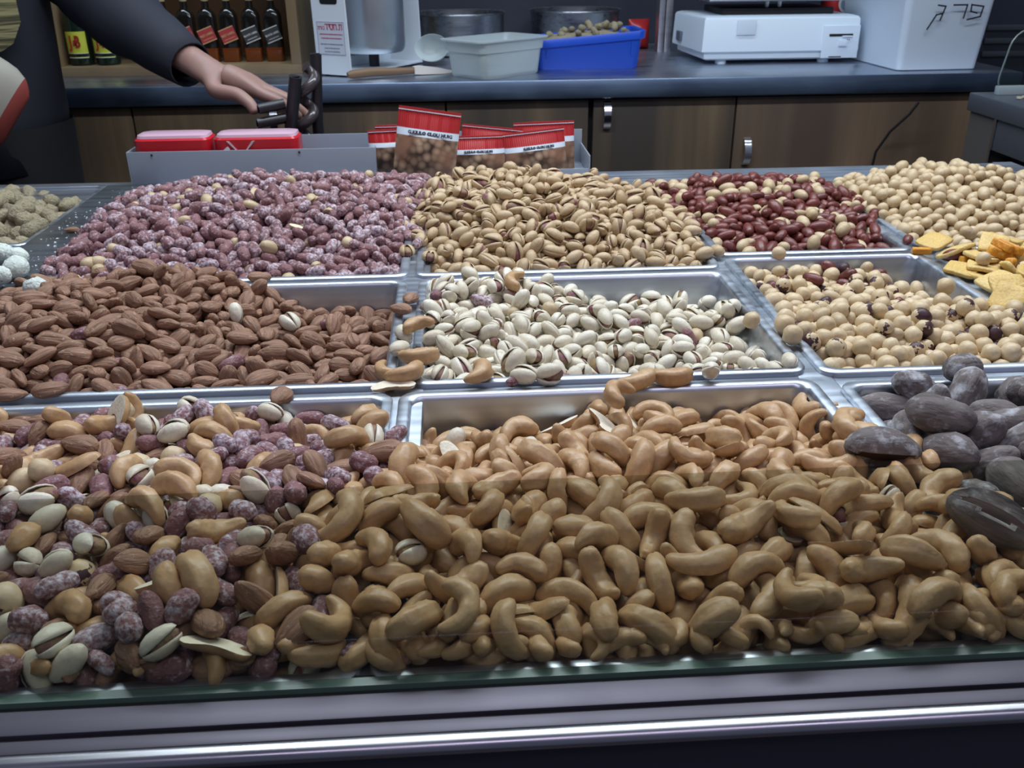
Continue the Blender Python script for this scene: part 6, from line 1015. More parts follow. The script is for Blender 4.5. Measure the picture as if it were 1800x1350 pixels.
7,446,281,213,36,12,53,3,417,373,244,10,-85,39,43,542,478,267,32,89,8,36,204,212,228,-45,30,22,27,674,330,218,22,-2,65,45,370,58,192,-23,53,-79,14,135,94,195,81,-41,-27,43,57,238,212,-31,38,-61,47,534,446,252,50,-29,15,25,
145,305,214,-62,-20,-74,26,655,314,225,43,15,62,35,336,377,236,58,39,40,24,732,403,229,-49,81,-28,38,767,507,218,-10,-31,80,16,782,579,219,-59,-4,-5,43,497,527,250,-67,-71,-2,5,639,609,239,61,12,14,41,606,142,192,-68,-69,
-5,15,767,629,231,18,6,95,25,633,706,235,13,4,85,4,663,198,196,6,44,43,8,379,552,261,-7,-95,-24,35,624,673,244,-79,-49,-15,4,358,162,202,63,75,4,44,745,667,228,-46,24,-69,14,676,235,203,46,-39,-36,6,788,540,218,16,-70,-66,
45,347,231,227,36,76,9,4,539,55,168,58,-27,-48,44,132,146,207,42,32,56,41,35,198,211,-50,73,-33,4,628,283,209,75,28,35,24,381,156,208,46,61,17,36,529,499,251,12,-56,80,6,699,51,166,71,-48,-45,32,374,91,195,59,35,-2,15,698,
238,194,14,0,78,25,274,571,247,48,-50,-22,6,352,100,199,-20,-7,36,46,64,422,215,38,-68,-35,6,282,294,218,66,72,7,5,378,523,253,35,-30,-60,22,89,670,222,-15,-97,14,48,635,197,189,-34,-75,53,16,367,378,241,-96,-23,3,3,328,227,
211,19,-65,72,14,349,579,253,-38,13,31,4,604,540,249,-2,-17,-88,15,645,346,230,3,72,-68,15,561,68,172,32,47,80,12,658,684,225,25,-64,31,5,476,139,212,43,-73,-44,44,272,304,234,25,-72,-63,14,679,139,184,38,51,72,3,636,215,
202,38,-4,-11,31,64,349,215,-48,-73,-45,32,499,490,253,80,-4,23,24,793,640,223,-89,22,23,42,174,417,231,-8,70,69,3,430,526,253,22,-91,-6,1,510,612,243,21,-18,89,43,394,388,248,39,-80,-6,35,177,318,214,90,32,16,48,582,471,
244,1,24,-88,15,705,138,185,-21,-41,-73,5,360,196,215,-62,-44,55,33,368,298,231,71,37,13,14,535,579,254,-51,-64,54,16,182,341,230,22,-41,-84,5,321,429,236,46,-88,-2,15,650,52,181,-57,12,18,30,745,249,192,-81,13,-13,4,616,
486,244,9,29,85,33,413,31,189,57,69,40,23,679,62,184,-28,45,-69,13,460,170,206,-47,-9,-83,4,174,526,238,-5,-14,87,0,443,629,248,53,-70,-13,24,132,250,199,16,-10,-24,37,787,343,211,65,-26,-28,44,686,379,221,54,-72,-35,36,243,
598,240,-57,37,-14,4,327,26,203,46,1,-31,17,533,97,179,-87,-45,-8,6,308,314,223,26,95,0,7,582,432,243,27,-28,-68,31,516,138,192,-13,-51,-31,2,749,148,183,34,21,65,45,196,185,215,80,-7,-31,26,432,235,220,-59,24,-28,12,55,281,
209,41,-56,-60,34,432,319,238,45,-73,48,4,176,72,190,74,-2,8,24,83,513,226,-37,58,-52,15,263,627,251,77,61,-8,37,101,398,224,21,-95,10,4,172,149,209,18,-6,-51,5,338,149,198,56,-39,-53,15,470,285,216,54,44,51,5,700,548,242,
-19,95,-19,30,751,613,225,16,-84,-17,26,90,11,184,61,55,-36,33,588,287,227,61,66,27,30,577,219,210,-54,27,58,16,452,423,241,55,50,37,35,297,81,194,-54,81,14,16,373,31,197,16,-64,-63,15,107,94,187,32,87,28,13,312,153,200,-44,
-12,43,33,540,29,179,10,39,84,17,444,210,200,68,-10,-26,45,774,371,210,15,-1,-3,36,654,732,220,-84,37,-29,43,82,304,217,23,-40,-18,24,313,392,240,5,-40,-37,16,563,106,183,-65,62,-26,36,380,421,255,4,21,-21,44,795,421,220,
62,67,38,43,383,473,246,52,68,10,16,720,71,180,-81,-56,-11,12,310,538,245,43,0,7,11,679,571,242,-8,5,83,11,755,486,225,77,-26,52,15,137,208,203,59,-21,1,5,682,410,225,22,-77,-37,17,771,469,218,-51,84,11,17,675,654,228,-89,
41,13,33,699,268,201,-63,37,6,43,225,329,231,53,-27,-28,24,493,170,206,-64,-8,-32,25,732,173,188,-55,-5,42,14,680,289,210,-91,-26,28,12,160,353,219,-85,49,4,14,119,577,227,-14,-20,11,26,521,531,246,27,-24,-41,22,453,245,203,
60,42,44,13,631,312,219,-44,-46,23,12,640,483,236,-79,58,-10,27,724,517,221,27,-45,-77,13,569,160,189,-75,53,-31,43,668,596,234,39,-76,-49,45,380,701,242,-76,41,-45,35,73,261,222,-19,15,82,30,233,92,205,13,8,2,24,107,230,
222,-40,-2,90,2,771,723,231,57,-79,-2,18,512,42,173,-76,-41,17,42,399,145,201,8,-17,-96,41,634,154,188,17,-60,-74,47,725,458,220,78,-25,-40,14,569,325,226,19,4,65,4,284,366,241,3,-45,64,33,394,244,212,-4,62,50,27,392,573,
249,34,-29,-6,43,675,624,237,21,-35,-28,6,448,147,203,18,72,65,5,726,152,171,41,85,29,1,540,324,224,93,23,24,6,126,391,213,65,72,-17,8,407,518,239,14,95,22,47,377,223,219,-77,11,2,46,382,280,220,-38,-30,69,44,518,371,236,
79,49,34,46,615,359,237,-92,-34,2,9,558,473,252,55,54,32,36,174,266,223,13,-3,71,11,291,489,242,39,62,28,24,369,583,265,88,41,-16,5,235,711,231,5,63,76,)),
('coated_peanut', 'A2', 4, 0, -670, 1283, (
25,292,117,184,7,-4,-91,5,55,139,231,74,-16,8,24,64,8,204,11,-15,72,42,144,2,186,-14,81,-41,23,0,397,238,-28,53,76,23,424,309,169,78,55,-25,26,112,93,198,80,-10,0,)),
('coated_peanut', 'B2', 3, 0, 39, 1494, (
6,1,134,194,-14,-95,18,3,368,2,160,-86,9,48,43,276,74,161,-80,6,-37,35,320,25,129,-42,-16,48,)),
('coated_peanut', 'B3', 3, 0, -143, 699, (
22,50,387,208,35,-61,-61,25,1,2,224,-35,50,-46,33,36,244,230,27,43,84,33,38,295,210,72,-16,-16,25,5,188,213,-51,-23,-69,)),
('coated_peanut', 'mix', 88, 0, -626, 655, (
17,350,1,210,0,78,60,16,281,29,226,0,3,25,35,362,32,256,-31,85,-18,35,211,55,231,-15,20,30,2,334,33,252,-24,-79,25,22,226,91,242,14,-47,-77,36,318,22,245,-78,51,-28,33,210,3,215,63,-11,67,15,433,6,202,22,84,14,35,273,12,201,
-44,62,-24,36,461,134,256,-21,-37,77,36,335,211,243,-31,-58,-65,34,300,48,242,-84,-46,25,15,311,205,232,61,-1,49,46,371,108,250,54,83,-1,13,376,227,231,81,-29,-8,14,176,267,230,-61,26,28,33,408,249,229,74,14,63,8,430,249,
240,-53,17,-58,35,502,322,234,17,-56,79,24,386,74,241,-19,-55,75,25,212,194,231,-15,-78,53,35,317,125,236,19,-44,39,46,391,45,222,-4,-12,53,23,388,120,239,-75,63,10,5,219,419,218,47,-73,48,9,193,302,221,29,-20,-54,45,357,
362,223,47,-85,-15,41,116,237,236,48,78,25,33,345,153,234,-6,46,87,11,325,376,237,-16,-83,47,15,198,44,208,3,-33,2,14,207,97,229,0,-26,94,11,414,28,216,-29,-80,-51,49,142,286,232,24,-55,-75,27,459,93,228,-68,39,-24,24,445,
499,193,84,-22,-13,7,275,489,222,-81,36,20,35,288,69,230,-16,-77,-43,27,266,127,226,22,-52,-79,23,473,289,234,-31,1,-46,43,241,484,222,1,26,-82,5,402,542,181,22,-91,32,46,340,392,225,64,-42,-49,16,48,457,215,43,-78,-36,44,
379,158,237,4,-22,-76,25,387,293,231,96,-3,-23,42,274,190,228,-8,-89,12,37,193,351,222,-6,-52,-81,4,168,456,211,15,79,19,4,218,227,216,79,-55,23,40,477,254,241,56,-62,-12,27,186,113,222,-31,-1,6,49,369,443,200,-44,73,-50,
13,394,410,205,-80,44,25,16,338,316,218,-13,-18,51,4,17,437,208,-32,57,-50,33,331,361,213,42,64,58,26,88,430,207,2,71,69,23,312,351,229,78,21,24,45,369,401,204,-43,-81,-38,31,330,14,196,91,-20,-29,33,321,545,186,24,-57,19,
25,337,501,183,14,9,-71,6,341,439,208,-2,38,69,36,309,232,228,-2,-64,-60,6,379,481,196,-23,79,-55,4,448,338,220,-40,83,15,34,135,188,229,-1,-94,-31,14,414,387,208,38,-78,-27,2,272,39,194,-72,37,-21,26,435,415,201,74,55,-35,
24,404,469,182,-74,-11,-3,24,135,214,221,-41,-88,-20,4,384,247,211,30,7,-15,8,142,459,197,-36,18,82,4,193,177,221,55,77,-29,8,102,491,212,-54,-53,49,26,274,409,210,-8,-96,-20,6,200,145,226,25,6,-90,3,124,519,208,22,33,50,
4,353,230,215,76,52,-5,12,54,436,202,-54,66,-39,44,268,359,217,39,3,25,23,156,144,211,-13,-4,84,27,407,304,216,-26,26,-34,15,425,354,214,-23,21,67,25,298,136,215,-1,-8,86,48,110,354,220,89,39,-9,3,320,173,218,4,21,-87,25,
271,174,212,87,-38,-19,26,86,404,204,49,21,80,15,201,267,208,25,-51,-55,36,230,490,207,-86,10,33,40,231,323,210,-70,-33,25,14,296,177,218,82,52,-18,35,104,221,220,61,-62,-47,44,158,240,208,44,-68,55,34,455,279,223,21,82,51,
13,423,322,219,-55,2,-35,15,383,208,213,-82,54,-2,32,265,276,223,-16,-87,2,32,244,122,207,14,-21,-82,43,444,386,203,6,-69,-70,26,232,99,213,29,61,70,0,210,331,207,34,56,-58,34,196,537,179,61,-77,4,47,360,501,179,34,-43,-54,
1,179,252,209,57,-61,-19,33,206,422,199,10,8,72,26,37,477,201,-79,-57,-5,33,158,418,195,75,48,42,26,234,85,192,-30,-29,50,46,205,64,195,75,-5,22,24,238,456,208,-4,34,86,3,158,159,191,84,-49,-1,41,435,251,197,23,-37,11,16,
211,498,189,45,-33,-70,9,167,189,197,-21,-5,85,35,204,307,201,11,79,52,14,439,306,207,-48,39,-68,33,160,257,218,56,-77,10,43,392,513,177,13,28,55,13,105,442,185,73,-58,3,36,60,397,206,27,-85,27,7,299,253,190,-18,10,-87,6,
286,382,201,38,-90,-4,31,427,37,195,53,58,32,23,0,464,198,54,9,-8,25,65,504,197,-48,85,18,25,115,537,193,4,8,33,5,194,185,194,76,-47,-30,26,32,381,220,-66,-28,-7,16,473,422,205,35,-18,-13,45,427,295,191,-31,64,-68,)),
('cracker', 'D2', 16, 0, 978, 1491, (
12,2,2,221,-83,41,-13,14,37,61,218,17,-19,66,0,114,263,240,20,17,-84,3,55,185,217,-1,3,-86,16,49,285,220,-21,12,89,4,39,102,216,4,-12,12,25,76,228,224,-7,9,-43,15,95,145,215,24,30,46,15,53,155,205,-6,-3,-94,28,158,303,235,
5,5,92,16,106,98,224,19,7,43,16,150,187,227,-27,-29,84,13,68,227,197,7,15,94,13,134,220,211,41,-12,-67,13,61,26,211,26,-37,73,25,203,306,218,-18,-4,32,)),
('crispy_chip', 'D2', 6, 0, 1042, 1674, (
26,39,30,233,-2,18,-7,1,40,33,250,-52,-82,10,6,59,36,245,15,10,83,7,2,63,208,-11,8,9,14,47,2,208,-26,66,17,11,37,61,198,53,62,30,)),
('dusted_peanut', 'L1', 31, 0, -1197, 2088, (
23,207,79,207,46,24,50,18,137,183,221,-51,84,9,36,165,147,210,-18,58,-78,20,204,298,207,-74,-65,8,11,192,201,198,-16,34,-34,33,145,338,202,53,73,4,24,26,479,190,-55,-79,-23,44,151,247,202,59,-33,-58,6,176,1,181,24,69,67,35,
149,111,176,-36,75,47,43,90,314,209,79,42,6,1,85,170,210,15,-19,-87,47,95,113,197,-38,-82,-40,43,44,312,217,42,-66,-51,6,114,153,178,42,14,67,15,53,249,231,-72,-66,9,15,190,43,171,62,63,-28,21,0,442,207,35,-35,-62,33,71,481,
175,40,-23,-83,42,164,291,192,90,-41,0,15,177,491,158,41,11,89,25,198,238,174,20,-9,65,16,112,278,209,-9,-12,-83,23,35,379,210,57,81,5,46,114,470,169,45,-47,-38,41,198,372,187,-66,-27,63,3,104,228,213,-7,-83,52,33,1,377,214,
-25,-23,60,32,167,387,178,-43,67,11,17,185,99,171,-54,-59,58,14,67,417,173,22,-17,-72,34,188,165,170,-60,68,-38,34,123,371,184,-10,18,40,4,193,430,155,34,67,23,7,90,204,188,-26,25,15,13,143,41,178,-1,13,15,)),
('hazelnut', 'B3', 1, 0, -162, 911, (
13,1,1,209,31,-7,-42,)),
('hazelnut', 'C2', 188, 0, 544, 1273, (
6,328,18,207,63,39,48,7,67,77,198,17,19,82,28,1,143,215,10,11,83,43,301,26,203,-28,23,89,14,278,54,196,28,8,-94,15,110,73,199,-95,20,13,46,34,100,201,-5,-74,-14,25,328,166,226,-94,-11,28,14,208,103,204,-57,13,45,44,182,11,
194,-46,28,-65,22,163,111,217,-53,-11,5,25,317,97,206,12,84,-35,48,34,132,207,69,60,26,2,224,44,187,-23,87,5,26,72,138,212,27,43,-73,6,237,138,223,-66,27,-37,16,279,114,202,19,-70,-45,12,158,43,198,25,78,-17,34,333,114,224,
3,65,56,8,139,129,201,-89,-28,10,34,230,112,213,44,-51,-60,8,136,31,184,-14,82,53,5,252,112,196,-23,4,68,15,198,125,215,0,90,-32,24,189,197,212,-43,-21,79,36,270,152,216,-6,2,87,15,54,188,209,38,87,-29,37,146,100,195,-51,
12,-83,31,368,91,214,-20,23,-87,26,233,196,214,-23,30,-77,43,344,100,204,-2,-30,86,25,120,197,215,15,42,-86,4,87,396,193,-76,-55,31,45,61,111,202,-94,11,-16,30,107,56,182,95,13,15,24,333,251,206,83,-22,-15,5,218,482,181,-5,
-12,93,23,162,192,212,83,38,-17,6,290,85,196,58,-37,-65,14,38,20,189,-68,27,3,25,150,159,206,-13,-12,-41,44,227,379,192,-23,-25,46,34,317,178,207,72,-34,-52,27,33,238,204,-7,39,71,25,273,394,190,-21,30,44,47,146,491,185,-11,
80,-57,28,39,307,193,-3,39,-16,32,203,73,192,-7,68,-57,36,117,392,194,-27,-3,41,32,160,76,198,60,-68,39,42,388,222,207,-74,62,-13,43,246,66,189,-19,6,-93,44,108,135,200,-40,29,-16,14,86,119,200,-2,83,-5,34,116,361,187,3,-80,
-47,37,232,287,203,-73,65,-6,14,333,142,213,-61,9,49,26,200,157,213,-1,-31,-26,6,340,423,169,-37,65,-57,14,408,158,209,-23,-10,-56,6,318,74,193,1,-13,31,45,276,1,188,-44,40,-32,44,193,296,192,-12,60,-11,3,54,94,179,87,-7,
-3,14,251,172,223,-82,2,-40,36,63,517,177,20,75,-35,36,339,46,204,-23,20,-61,8,89,92,184,54,-47,-67,31,317,154,195,46,75,44,41,144,63,186,91,0,-17,4,200,516,177,-29,13,1,35,139,347,181,-3,-10,87,25,94,344,179,15,1,-17,25,
178,58,189,-74,58,2,44,224,259,200,1,94,-32,46,15,173,214,-82,30,0,41,228,90,187,-79,5,34,13,362,58,205,41,14,-85,25,299,457,180,70,-27,-41,45,310,3,186,-33,-40,-66,13,354,125,216,40,5,-82,35,165,27,177,-86,-44,-1,44,257,
517,180,-18,-76,61,23,64,57,176,-29,53,-66,3,138,199,196,32,70,-61,26,299,378,178,40,-56,-27,48,87,238,198,5,13,-48,28,95,484,167,-74,41,-9,33,404,195,204,-8,-26,94,13,90,66,168,-83,39,34,16,379,116,208,0,-12,-94,43,106,32,
170,-76,61,8,13,246,427,188,37,45,66,34,394,93,219,2,92,-16,5,192,331,185,-2,78,-61,5,284,32,181,-34,-46,60,29,177,245,191,18,25,-21,4,204,362,184,-95,-24,4,36,139,377,183,-5,20,-74,6,345,2,190,-60,-55,55,23,129,82,180,-4,
10,-87,37,222,325,182,12,-61,-67,47,110,263,194,33,6,56,46,130,5,180,-32,-12,0,4,71,24,172,1,8,91,13,379,406,151,3,16,-93,15,374,145,211,27,-41,-79,44,269,469,182,44,79,-15,17,66,388,173,-49,82,-18,7,148,267,195,27,65,64,
35,242,346,186,31,39,-19,12,243,1,183,75,15,-43,40,146,321,181,-82,51,14,5,318,222,197,9,-75,-63,25,175,414,177,-51,54,-59,2,81,303,183,27,-88,18,48,286,144,195,23,-69,-66,33,68,477,160,42,-81,39,43,270,77,181,-71,60,4,23,
303,353,170,-9,35,34,43,119,108,190,-31,-86,-38,33,201,388,178,-29,25,-91,15,282,177,211,-41,34,23,13,271,200,216,88,-21,-41,15,349,402,152,39,-89,-14,37,63,349,180,-61,-22,-58,0,172,376,180,-18,96,-12,46,275,353,177,14,-3,
-77,1,349,374,158,6,96,-23,45,41,462,171,53,46,61,25,129,53,167,35,62,67,1,56,248,192,-84,-18,49,4,83,268,187,58,-57,-18,35,120,222,205,-15,2,6,44,224,67,176,-67,18,13,7,300,303,176,-1,65,66,46,92,515,169,-46,2,-30,31,240,
38,168,3,-72,43,23,271,297,179,-26,-13,-50,34,200,95,181,2,92,-37,14,212,280,183,-58,-78,18,28,100,402,170,6,19,-96,21,367,209,201,-97,16,13,46,377,369,153,-7,-76,-33,45,210,208,201,-22,93,-7,37,251,373,178,26,-6,-24,36,142,
516,171,-82,38,5,26,196,32,179,31,-58,-73,5,120,345,164,39,64,53,18,141,405,178,-95,18,-1,15,229,415,171,55,-17,-51,37,348,229,191,15,-34,89,11,332,447,158,-8,-24,-84,0,61,166,194,-1,-16,41,23,251,141,198,-5,89,-39,44,297,
269,187,-27,14,-91,13,401,287,186,-66,54,-12,23,263,50,173,36,-62,-60,35,39,179,188,3,-28,33,11,394,441,143,22,78,46,34,289,483,170,-22,26,61,26,218,135,200,27,-2,-79,1,305,113,189,-29,32,12,34,343,82,182,34,83,16,3,170,135,
205,39,-13,63,27,256,404,172,-64,63,-34,44,225,467,157,7,94,27,34,340,163,199,-26,-85,-42,23,432,142,213,-6,87,-44,23,35,208,197,42,32,80,23,124,153,190,8,40,82,42,86,455,167,60,-10,-17,24,191,130,190,-57,75,16,43,174,158,
195,-47,-25,83,17,316,45,189,58,-9,59,23,233,166,199,-72,-38,-41,16,98,372,170,59,-76,22,25,111,431,177,40,-64,-46,37,366,105,186,2,-93,22,34,294,64,177,-52,-33,4,35,245,243,191,-52,-42,28,33,188,270,188,-22,-61,-7,32,65,
223,196,22,91,22,23,401,106,198,-47,-54,26,26,347,49,177,-73,-38,39,11,125,485,169,-4,-27,76,23,270,269,189,-74,-56,-32,23,401,217,187,23,68,54,35,120,180,190,51,76,-38,4,370,468,141,23,-9,-29,15,55,140,188,0,5,1,45,334,131,
187,46,22,-54,36,193,219,181,-33,-38,-75,11,129,286,183,32,81,40,13,102,288,182,0,-70,-70,13,157,181,189,54,51,-23,24,203,4,174,-56,11,-14,24,311,246,185,11,-1,-98,34,244,270,182,11,-92,-36,23,66,197,186,8,23,-22,38,255,207,
195,18,-15,71,4,359,324,157,59,38,4,42,337,201,194,-69,17,-49,27,261,19,169,3,12,49,15,173,94,182,55,35,-59,13,115,505,156,56,-8,-59,33,148,435,180,14,-67,-39,)),
('hazelnut', 'D2', 4, 0, 1026, 1648, (
12,1,25,235,-6,72,67,33,14,137,192,2,-5,-71,14,45,170,214,20,-14,-96,19,74,2,218,32,-79,39,23,32,113,192,-76,53,22,)),
('hazelnut', 'mix', 12, 0, -628, 741, (
26,179,1,231,67,18,-27,13,124,233,240,-6,81,30,6,231,46,222,-35,40,-45,25,99,234,226,18,-35,39,3,338,149,234,16,83,8,17,257,300,212,11,-14,7,46,218,285,212,86,-15,6,6,150,436,213,42,12,-47,17,1,398,187,-36,90,18,4,402,342,
188,-58,-28,50,30,406,78,232,58,-67,-26,21,298,142,209,-30,54,-58,)),
('peanut_half', 'A1', 11, 0, -842, 1869, (
14,363,274,256,18,13,-4,14,481,183,229,-93,-28,19,16,401,12,191,-7,31,-59,17,497,309,259,16,-17,-65,16,544,247,240,-36,-8,-56,3,543,2,192,5,-32,-72,6,352,369,260,-34,48,-56,6,503,311,247,-13,-43,-10,2,181,378,249,-3,20,96,
12,510,127,201,58,-66,-2,5,313,321,243,10,-36,70,4,0,327,218,18,-27,90,14,366,401,248,-42,-20,60,)),
('peanut_half', 'C1', 17, 0, 564, 1950, (
19,230,74,216,14,0,-68,17,121,299,231,29,-13,-8,7,202,269,238,14,0,47,2,237,121,224,78,-31,-10,4,155,191,218,4,-20,-64,16,401,237,208,-7,15,20,7,2,171,211,63,65,-7,6,60,152,204,28,37,79,11,84,8,192,-11,8,87,7,384,437,223,
-20,-7,-62,3,187,69,215,-44,45,-59,4,270,37,199,72,-56,34,6,341,2,177,40,-19,-62,19,379,69,180,-11,81,10,16,162,151,218,-43,56,69,14,162,106,194,8,7,-92,14,292,186,210,-13,2,87,13,114,130,207,-50,-27,25,13,187,47,192,8,-31,
-92,8,26,128,191,-7,27,82,13,71,257,213,17,97,5,4,263,58,203,2,29,-69,2,276,369,231,88,-38,-26,)),
('pecan', 'C3', 18, 0, 597, 885, (
4,13,126,252,-88,39,-14,43,4,83,217,39,78,29,16,50,4,223,5,6,73,3,118,253,214,21,43,-76,16,60,117,223,47,-43,3,30,64,291,212,-72,8,14,23,23,283,178,3,17,95,44,53,73,202,-85,17,-45,27,7,174,201,33,-66,-51,12,214,283,197,92,
32,15,43,145,195,202,4,7,-25,46,123,93,222,7,97,0,37,141,145,216,-6,-89,40,41,1,2,204,-31,-13,-66,43,65,234,195,-75,0,-65,46,234,224,207,-10,-93,24,8,125,36,239,-28,-76,56,4,25,219,153,42,-5,-48,)),
('pistachio', 'A2', 2, 2, -401, 1549, (
57,96,1,195,35,51,73,52,0,15,209,-65,54,34,)),
('pistachio', 'B2', 254, 186, -52, 1283, (
37,131,32,211,-37,63,65,37,546,222,179,40,-8,25,6,50,44,195,67,-32,-43,18,491,260,171,-84,5,7,38,547,271,192,-74,-44,48,7,98,172,201,-10,61,64,25,25,109,205,-18,-89,-6,34,56,87,203,-74,28,-28,36,68,173,206,2,18,42,33,430,
143,169,10,7,-8,29,163,317,204,8,84,16,6,314,262,184,13,11,-64,37,334,160,138,-69,-13,-59,4,158,205,201,-8,-37,65,33,385,196,169,-61,-76,-16,34,504,100,171,-82,-16,8,24,266,189,176,19,21,-94,2,17,1,206,31,-39,-67,54,168,67,
200,-71,42,-40,46,5,140,207,33,-7,16,8,1,215,211,67,-58,-17,33,287,269,173,36,71,59,23,564,4,207,-28,-25,63,34,275,87,165,36,19,77,39,33,344,210,63,68,-34,7,513,206,164,-44,-52,49,53,463,78,169,-83,36,-39,35,401,132,148,-92,
-21,-15,57,1,270,208,37,38,-16,34,340,263,171,8,-4,88,45,337,205,173,-28,57,-71,3,439,111,167,-58,37,-47,23,210,222,181,-48,38,-9,16,538,395,158,30,23,31,57,439,333,172,-6,-29,70,6,174,3,191,-30,-2,15,24,450,236,174,38,17,
-33,14,218,112,177,-37,39,-53,53,226,181,174,23,-86,-42,54,254,310,184,-21,72,-65,26,166,164,184,40,78,45,46,96,121,184,-68,13,19,14,120,379,211,-60,35,-41,32,92,206,212,52,47,-27,31,271,357,191,24,34,84,26,194,138,167,-82,
-42,-36,56,505,169,156,-69,20,-45,13,385,301,168,-94,11,17,46,535,174,159,59,57,55,4,318,170,159,38,-64,-38,45,205,59,176,31,-27,68,45,365,172,157,-88,-41,19,53,73,386,211,-34,21,85,33,53,370,206,32,-6,79,26,146,149,185,-61,
35,-3,43,520,68,171,41,13,-36,36,138,432,212,-53,-65,32,24,139,8,192,40,-89,-12,47,548,8,187,66,-24,-40,57,238,155,164,-31,3,91,53,254,279,174,37,-78,-48,58,308,312,179,8,-81,-44,18,374,82,150,-79,5,59,18,76,68,184,-52,-5,
41,35,72,429,216,-5,-9,89,36,195,198,168,-2,56,-81,36,434,37,172,44,-81,36,26,138,204,185,66,-24,-56,26,3,25,192,-58,-17,50,11,29,208,215,52,78,-22,35,191,379,196,-56,15,75,45,377,146,153,46,-74,9,44,228,265,184,-43,-26,50,
46,115,273,190,-90,24,35,43,22,186,202,-98,9,-13,15,416,297,159,-62,74,19,54,229,47,169,-44,75,33,5,467,337,174,-44,20,71,3,196,271,186,-2,-55,-61,46,278,132,159,-63,3,-74,54,51,4,186,-28,91,22,32,102,6,188,57,-40,-34,19,
388,417,153,-40,-26,14,35,215,401,193,2,-70,65,45,413,169,158,-12,-53,22,2,177,215,184,-18,64,-62,55,268,167,157,48,-83,-23,15,211,348,186,-41,-89,5,6,59,201,204,16,-67,-71,43,168,436,213,68,-68,-18,37,429,412,160,-14,16,
92,5,23,409,209,-11,90,-12,47,348,193,152,57,28,29,40,21,69,193,-4,-30,86,33,312,218,156,17,93,-21,3,242,114,162,51,-23,-21,34,154,349,197,36,43,81,1,523,263,172,-71,54,-42,54,486,307,167,29,44,75,1,63,120,199,19,-50,-82,
53,21,378,207,83,35,25,39,231,238,163,-7,64,63,32,548,72,164,40,25,-37,19,296,190,146,-50,64,25,53,460,136,162,61,55,-45,6,184,333,191,-19,20,-75,25,112,48,183,76,-25,-11,22,114,79,193,67,-59,-33,41,21,293,205,-42,48,-35,
13,368,115,148,22,74,53,35,425,234,154,-47,17,-50,22,448,273,176,-13,9,9,43,125,123,188,-45,52,-18,23,118,372,187,-49,-7,35,24,267,410,186,37,-71,-51,36,443,192,160,-87,34,-8,12,370,364,158,13,-97,-1,23,160,274,187,-28,-82,
47,41,222,432,201,27,38,-86,41,61,346,184,-7,-79,-59,54,336,356,167,9,78,39,42,551,101,167,-32,51,27,27,94,384,194,-55,77,-17,4,424,62,159,68,-9,-60,33,246,73,162,6,79,-9,24,369,221,153,76,42,-26,58,494,76,155,-61,33,-69,
6,489,417,155,66,8,59,47,488,205,150,-37,-26,50,23,548,128,166,76,33,26,55,244,422,180,-12,-64,-60,7,368,256,154,83,-47,3,30,104,152,185,29,-62,-13,5,172,53,177,-3,-68,-67,13,348,318,166,40,11,-6,5,4,425,193,-42,-64,6,13,
115,192,187,-19,-55,-47,25,409,203,159,77,-56,9,21,13,97,186,-7,-84,-39,17,130,333,178,-39,-55,70,32,8,121,177,-50,42,-12,0,28,20,187,-57,76,-1,28,399,341,163,-14,32,63,59,547,313,176,-44,44,-57,45,105,425,201,74,36,15,4,
57,255,194,-71,-36,9,5,424,118,139,38,-59,47,54,410,389,156,4,-88,-13,34,281,336,169,-70,-3,-15,23,52,295,190,67,37,21,54,294,105,151,-31,-38,54,6,518,302,164,-62,-50,56,47,395,233,166,19,41,36,54,298,157,144,-12,-84,-37,
36,385,48,159,60,-54,-9,46,433,272,154,-37,84,-37,22,99,97,176,96,1,10,21,338,98,138,59,42,-50,57,516,245,153,21,72,57,5,243,347,178,-53,-65,48,54,321,384,164,-71,-19,14,29,161,408,186,21,27,-53,33,149,380,195,83,34,26,36,
212,15,177,-48,-38,48,43,184,425,192,38,-6,75,42,112,220,195,58,-50,-12,16,490,126,154,-80,6,33,11,32,134,196,94,30,9,16,426,365,154,26,17,-92,43,489,3,182,-3,-77,60,2,460,416,155,50,-44,-48,44,522,32,170,43,-44,78,16,246,
393,169,33,-65,67,53,450,299,169,-30,89,31,23,318,260,155,35,-42,-49,13,114,305,186,75,-52,-34,16,179,294,177,47,-20,-71,33,36,166,188,40,48,22,37,35,316,183,-9,37,51,36,4,384,182,-28,-10,67,27,249,31,168,87,44,2,28,78,292,
186,49,33,42,17,325,418,154,-88,-29,34,51,475,172,150,-84,49,17,53,31,232,201,83,13,48,3,356,140,130,2,0,99,8,276,382,176,24,9,-85,27,256,229,151,-1,44,-72,4,143,78,182,-13,-63,72,55,549,263,161,-66,-48,56,36,264,288,138,
5,3,-47,24,277,300,165,4,-32,-94,17,278,212,159,-79,-26,-45,25,208,301,169,4,-80,-14,25,1,167,186,-59,58,-48,11,392,177,141,-18,15,42,43,88,331,176,-17,13,87,33,286,419,160,20,-90,-28,53,129,294,164,-67,-6,-59,43,309,135,
130,10,2,16,33,194,243,171,84,26,3,22,310,81,138,-16,82,6,13,137,59,199,-4,81,-28,24,39,208,181,-77,57,-25,27,8,344,185,-32,30,-25,27,487,356,152,30,-39,-83,6,67,201,172,-32,15,80,15,325,200,133,53,-84,3,52,311,276,130,-25,
-51,80,4,389,293,137,-60,1,-75,46,179,26,174,-94,-17,22,28,316,109,130,32,-84,-40,6,460,58,151,11,97,13,43,159,248,185,-3,-95,-25,33,71,373,177,-20,-71,-66,58,511,401,135,-15,-20,-56,36,69,158,176,-2,85,27,43,180,109,157,
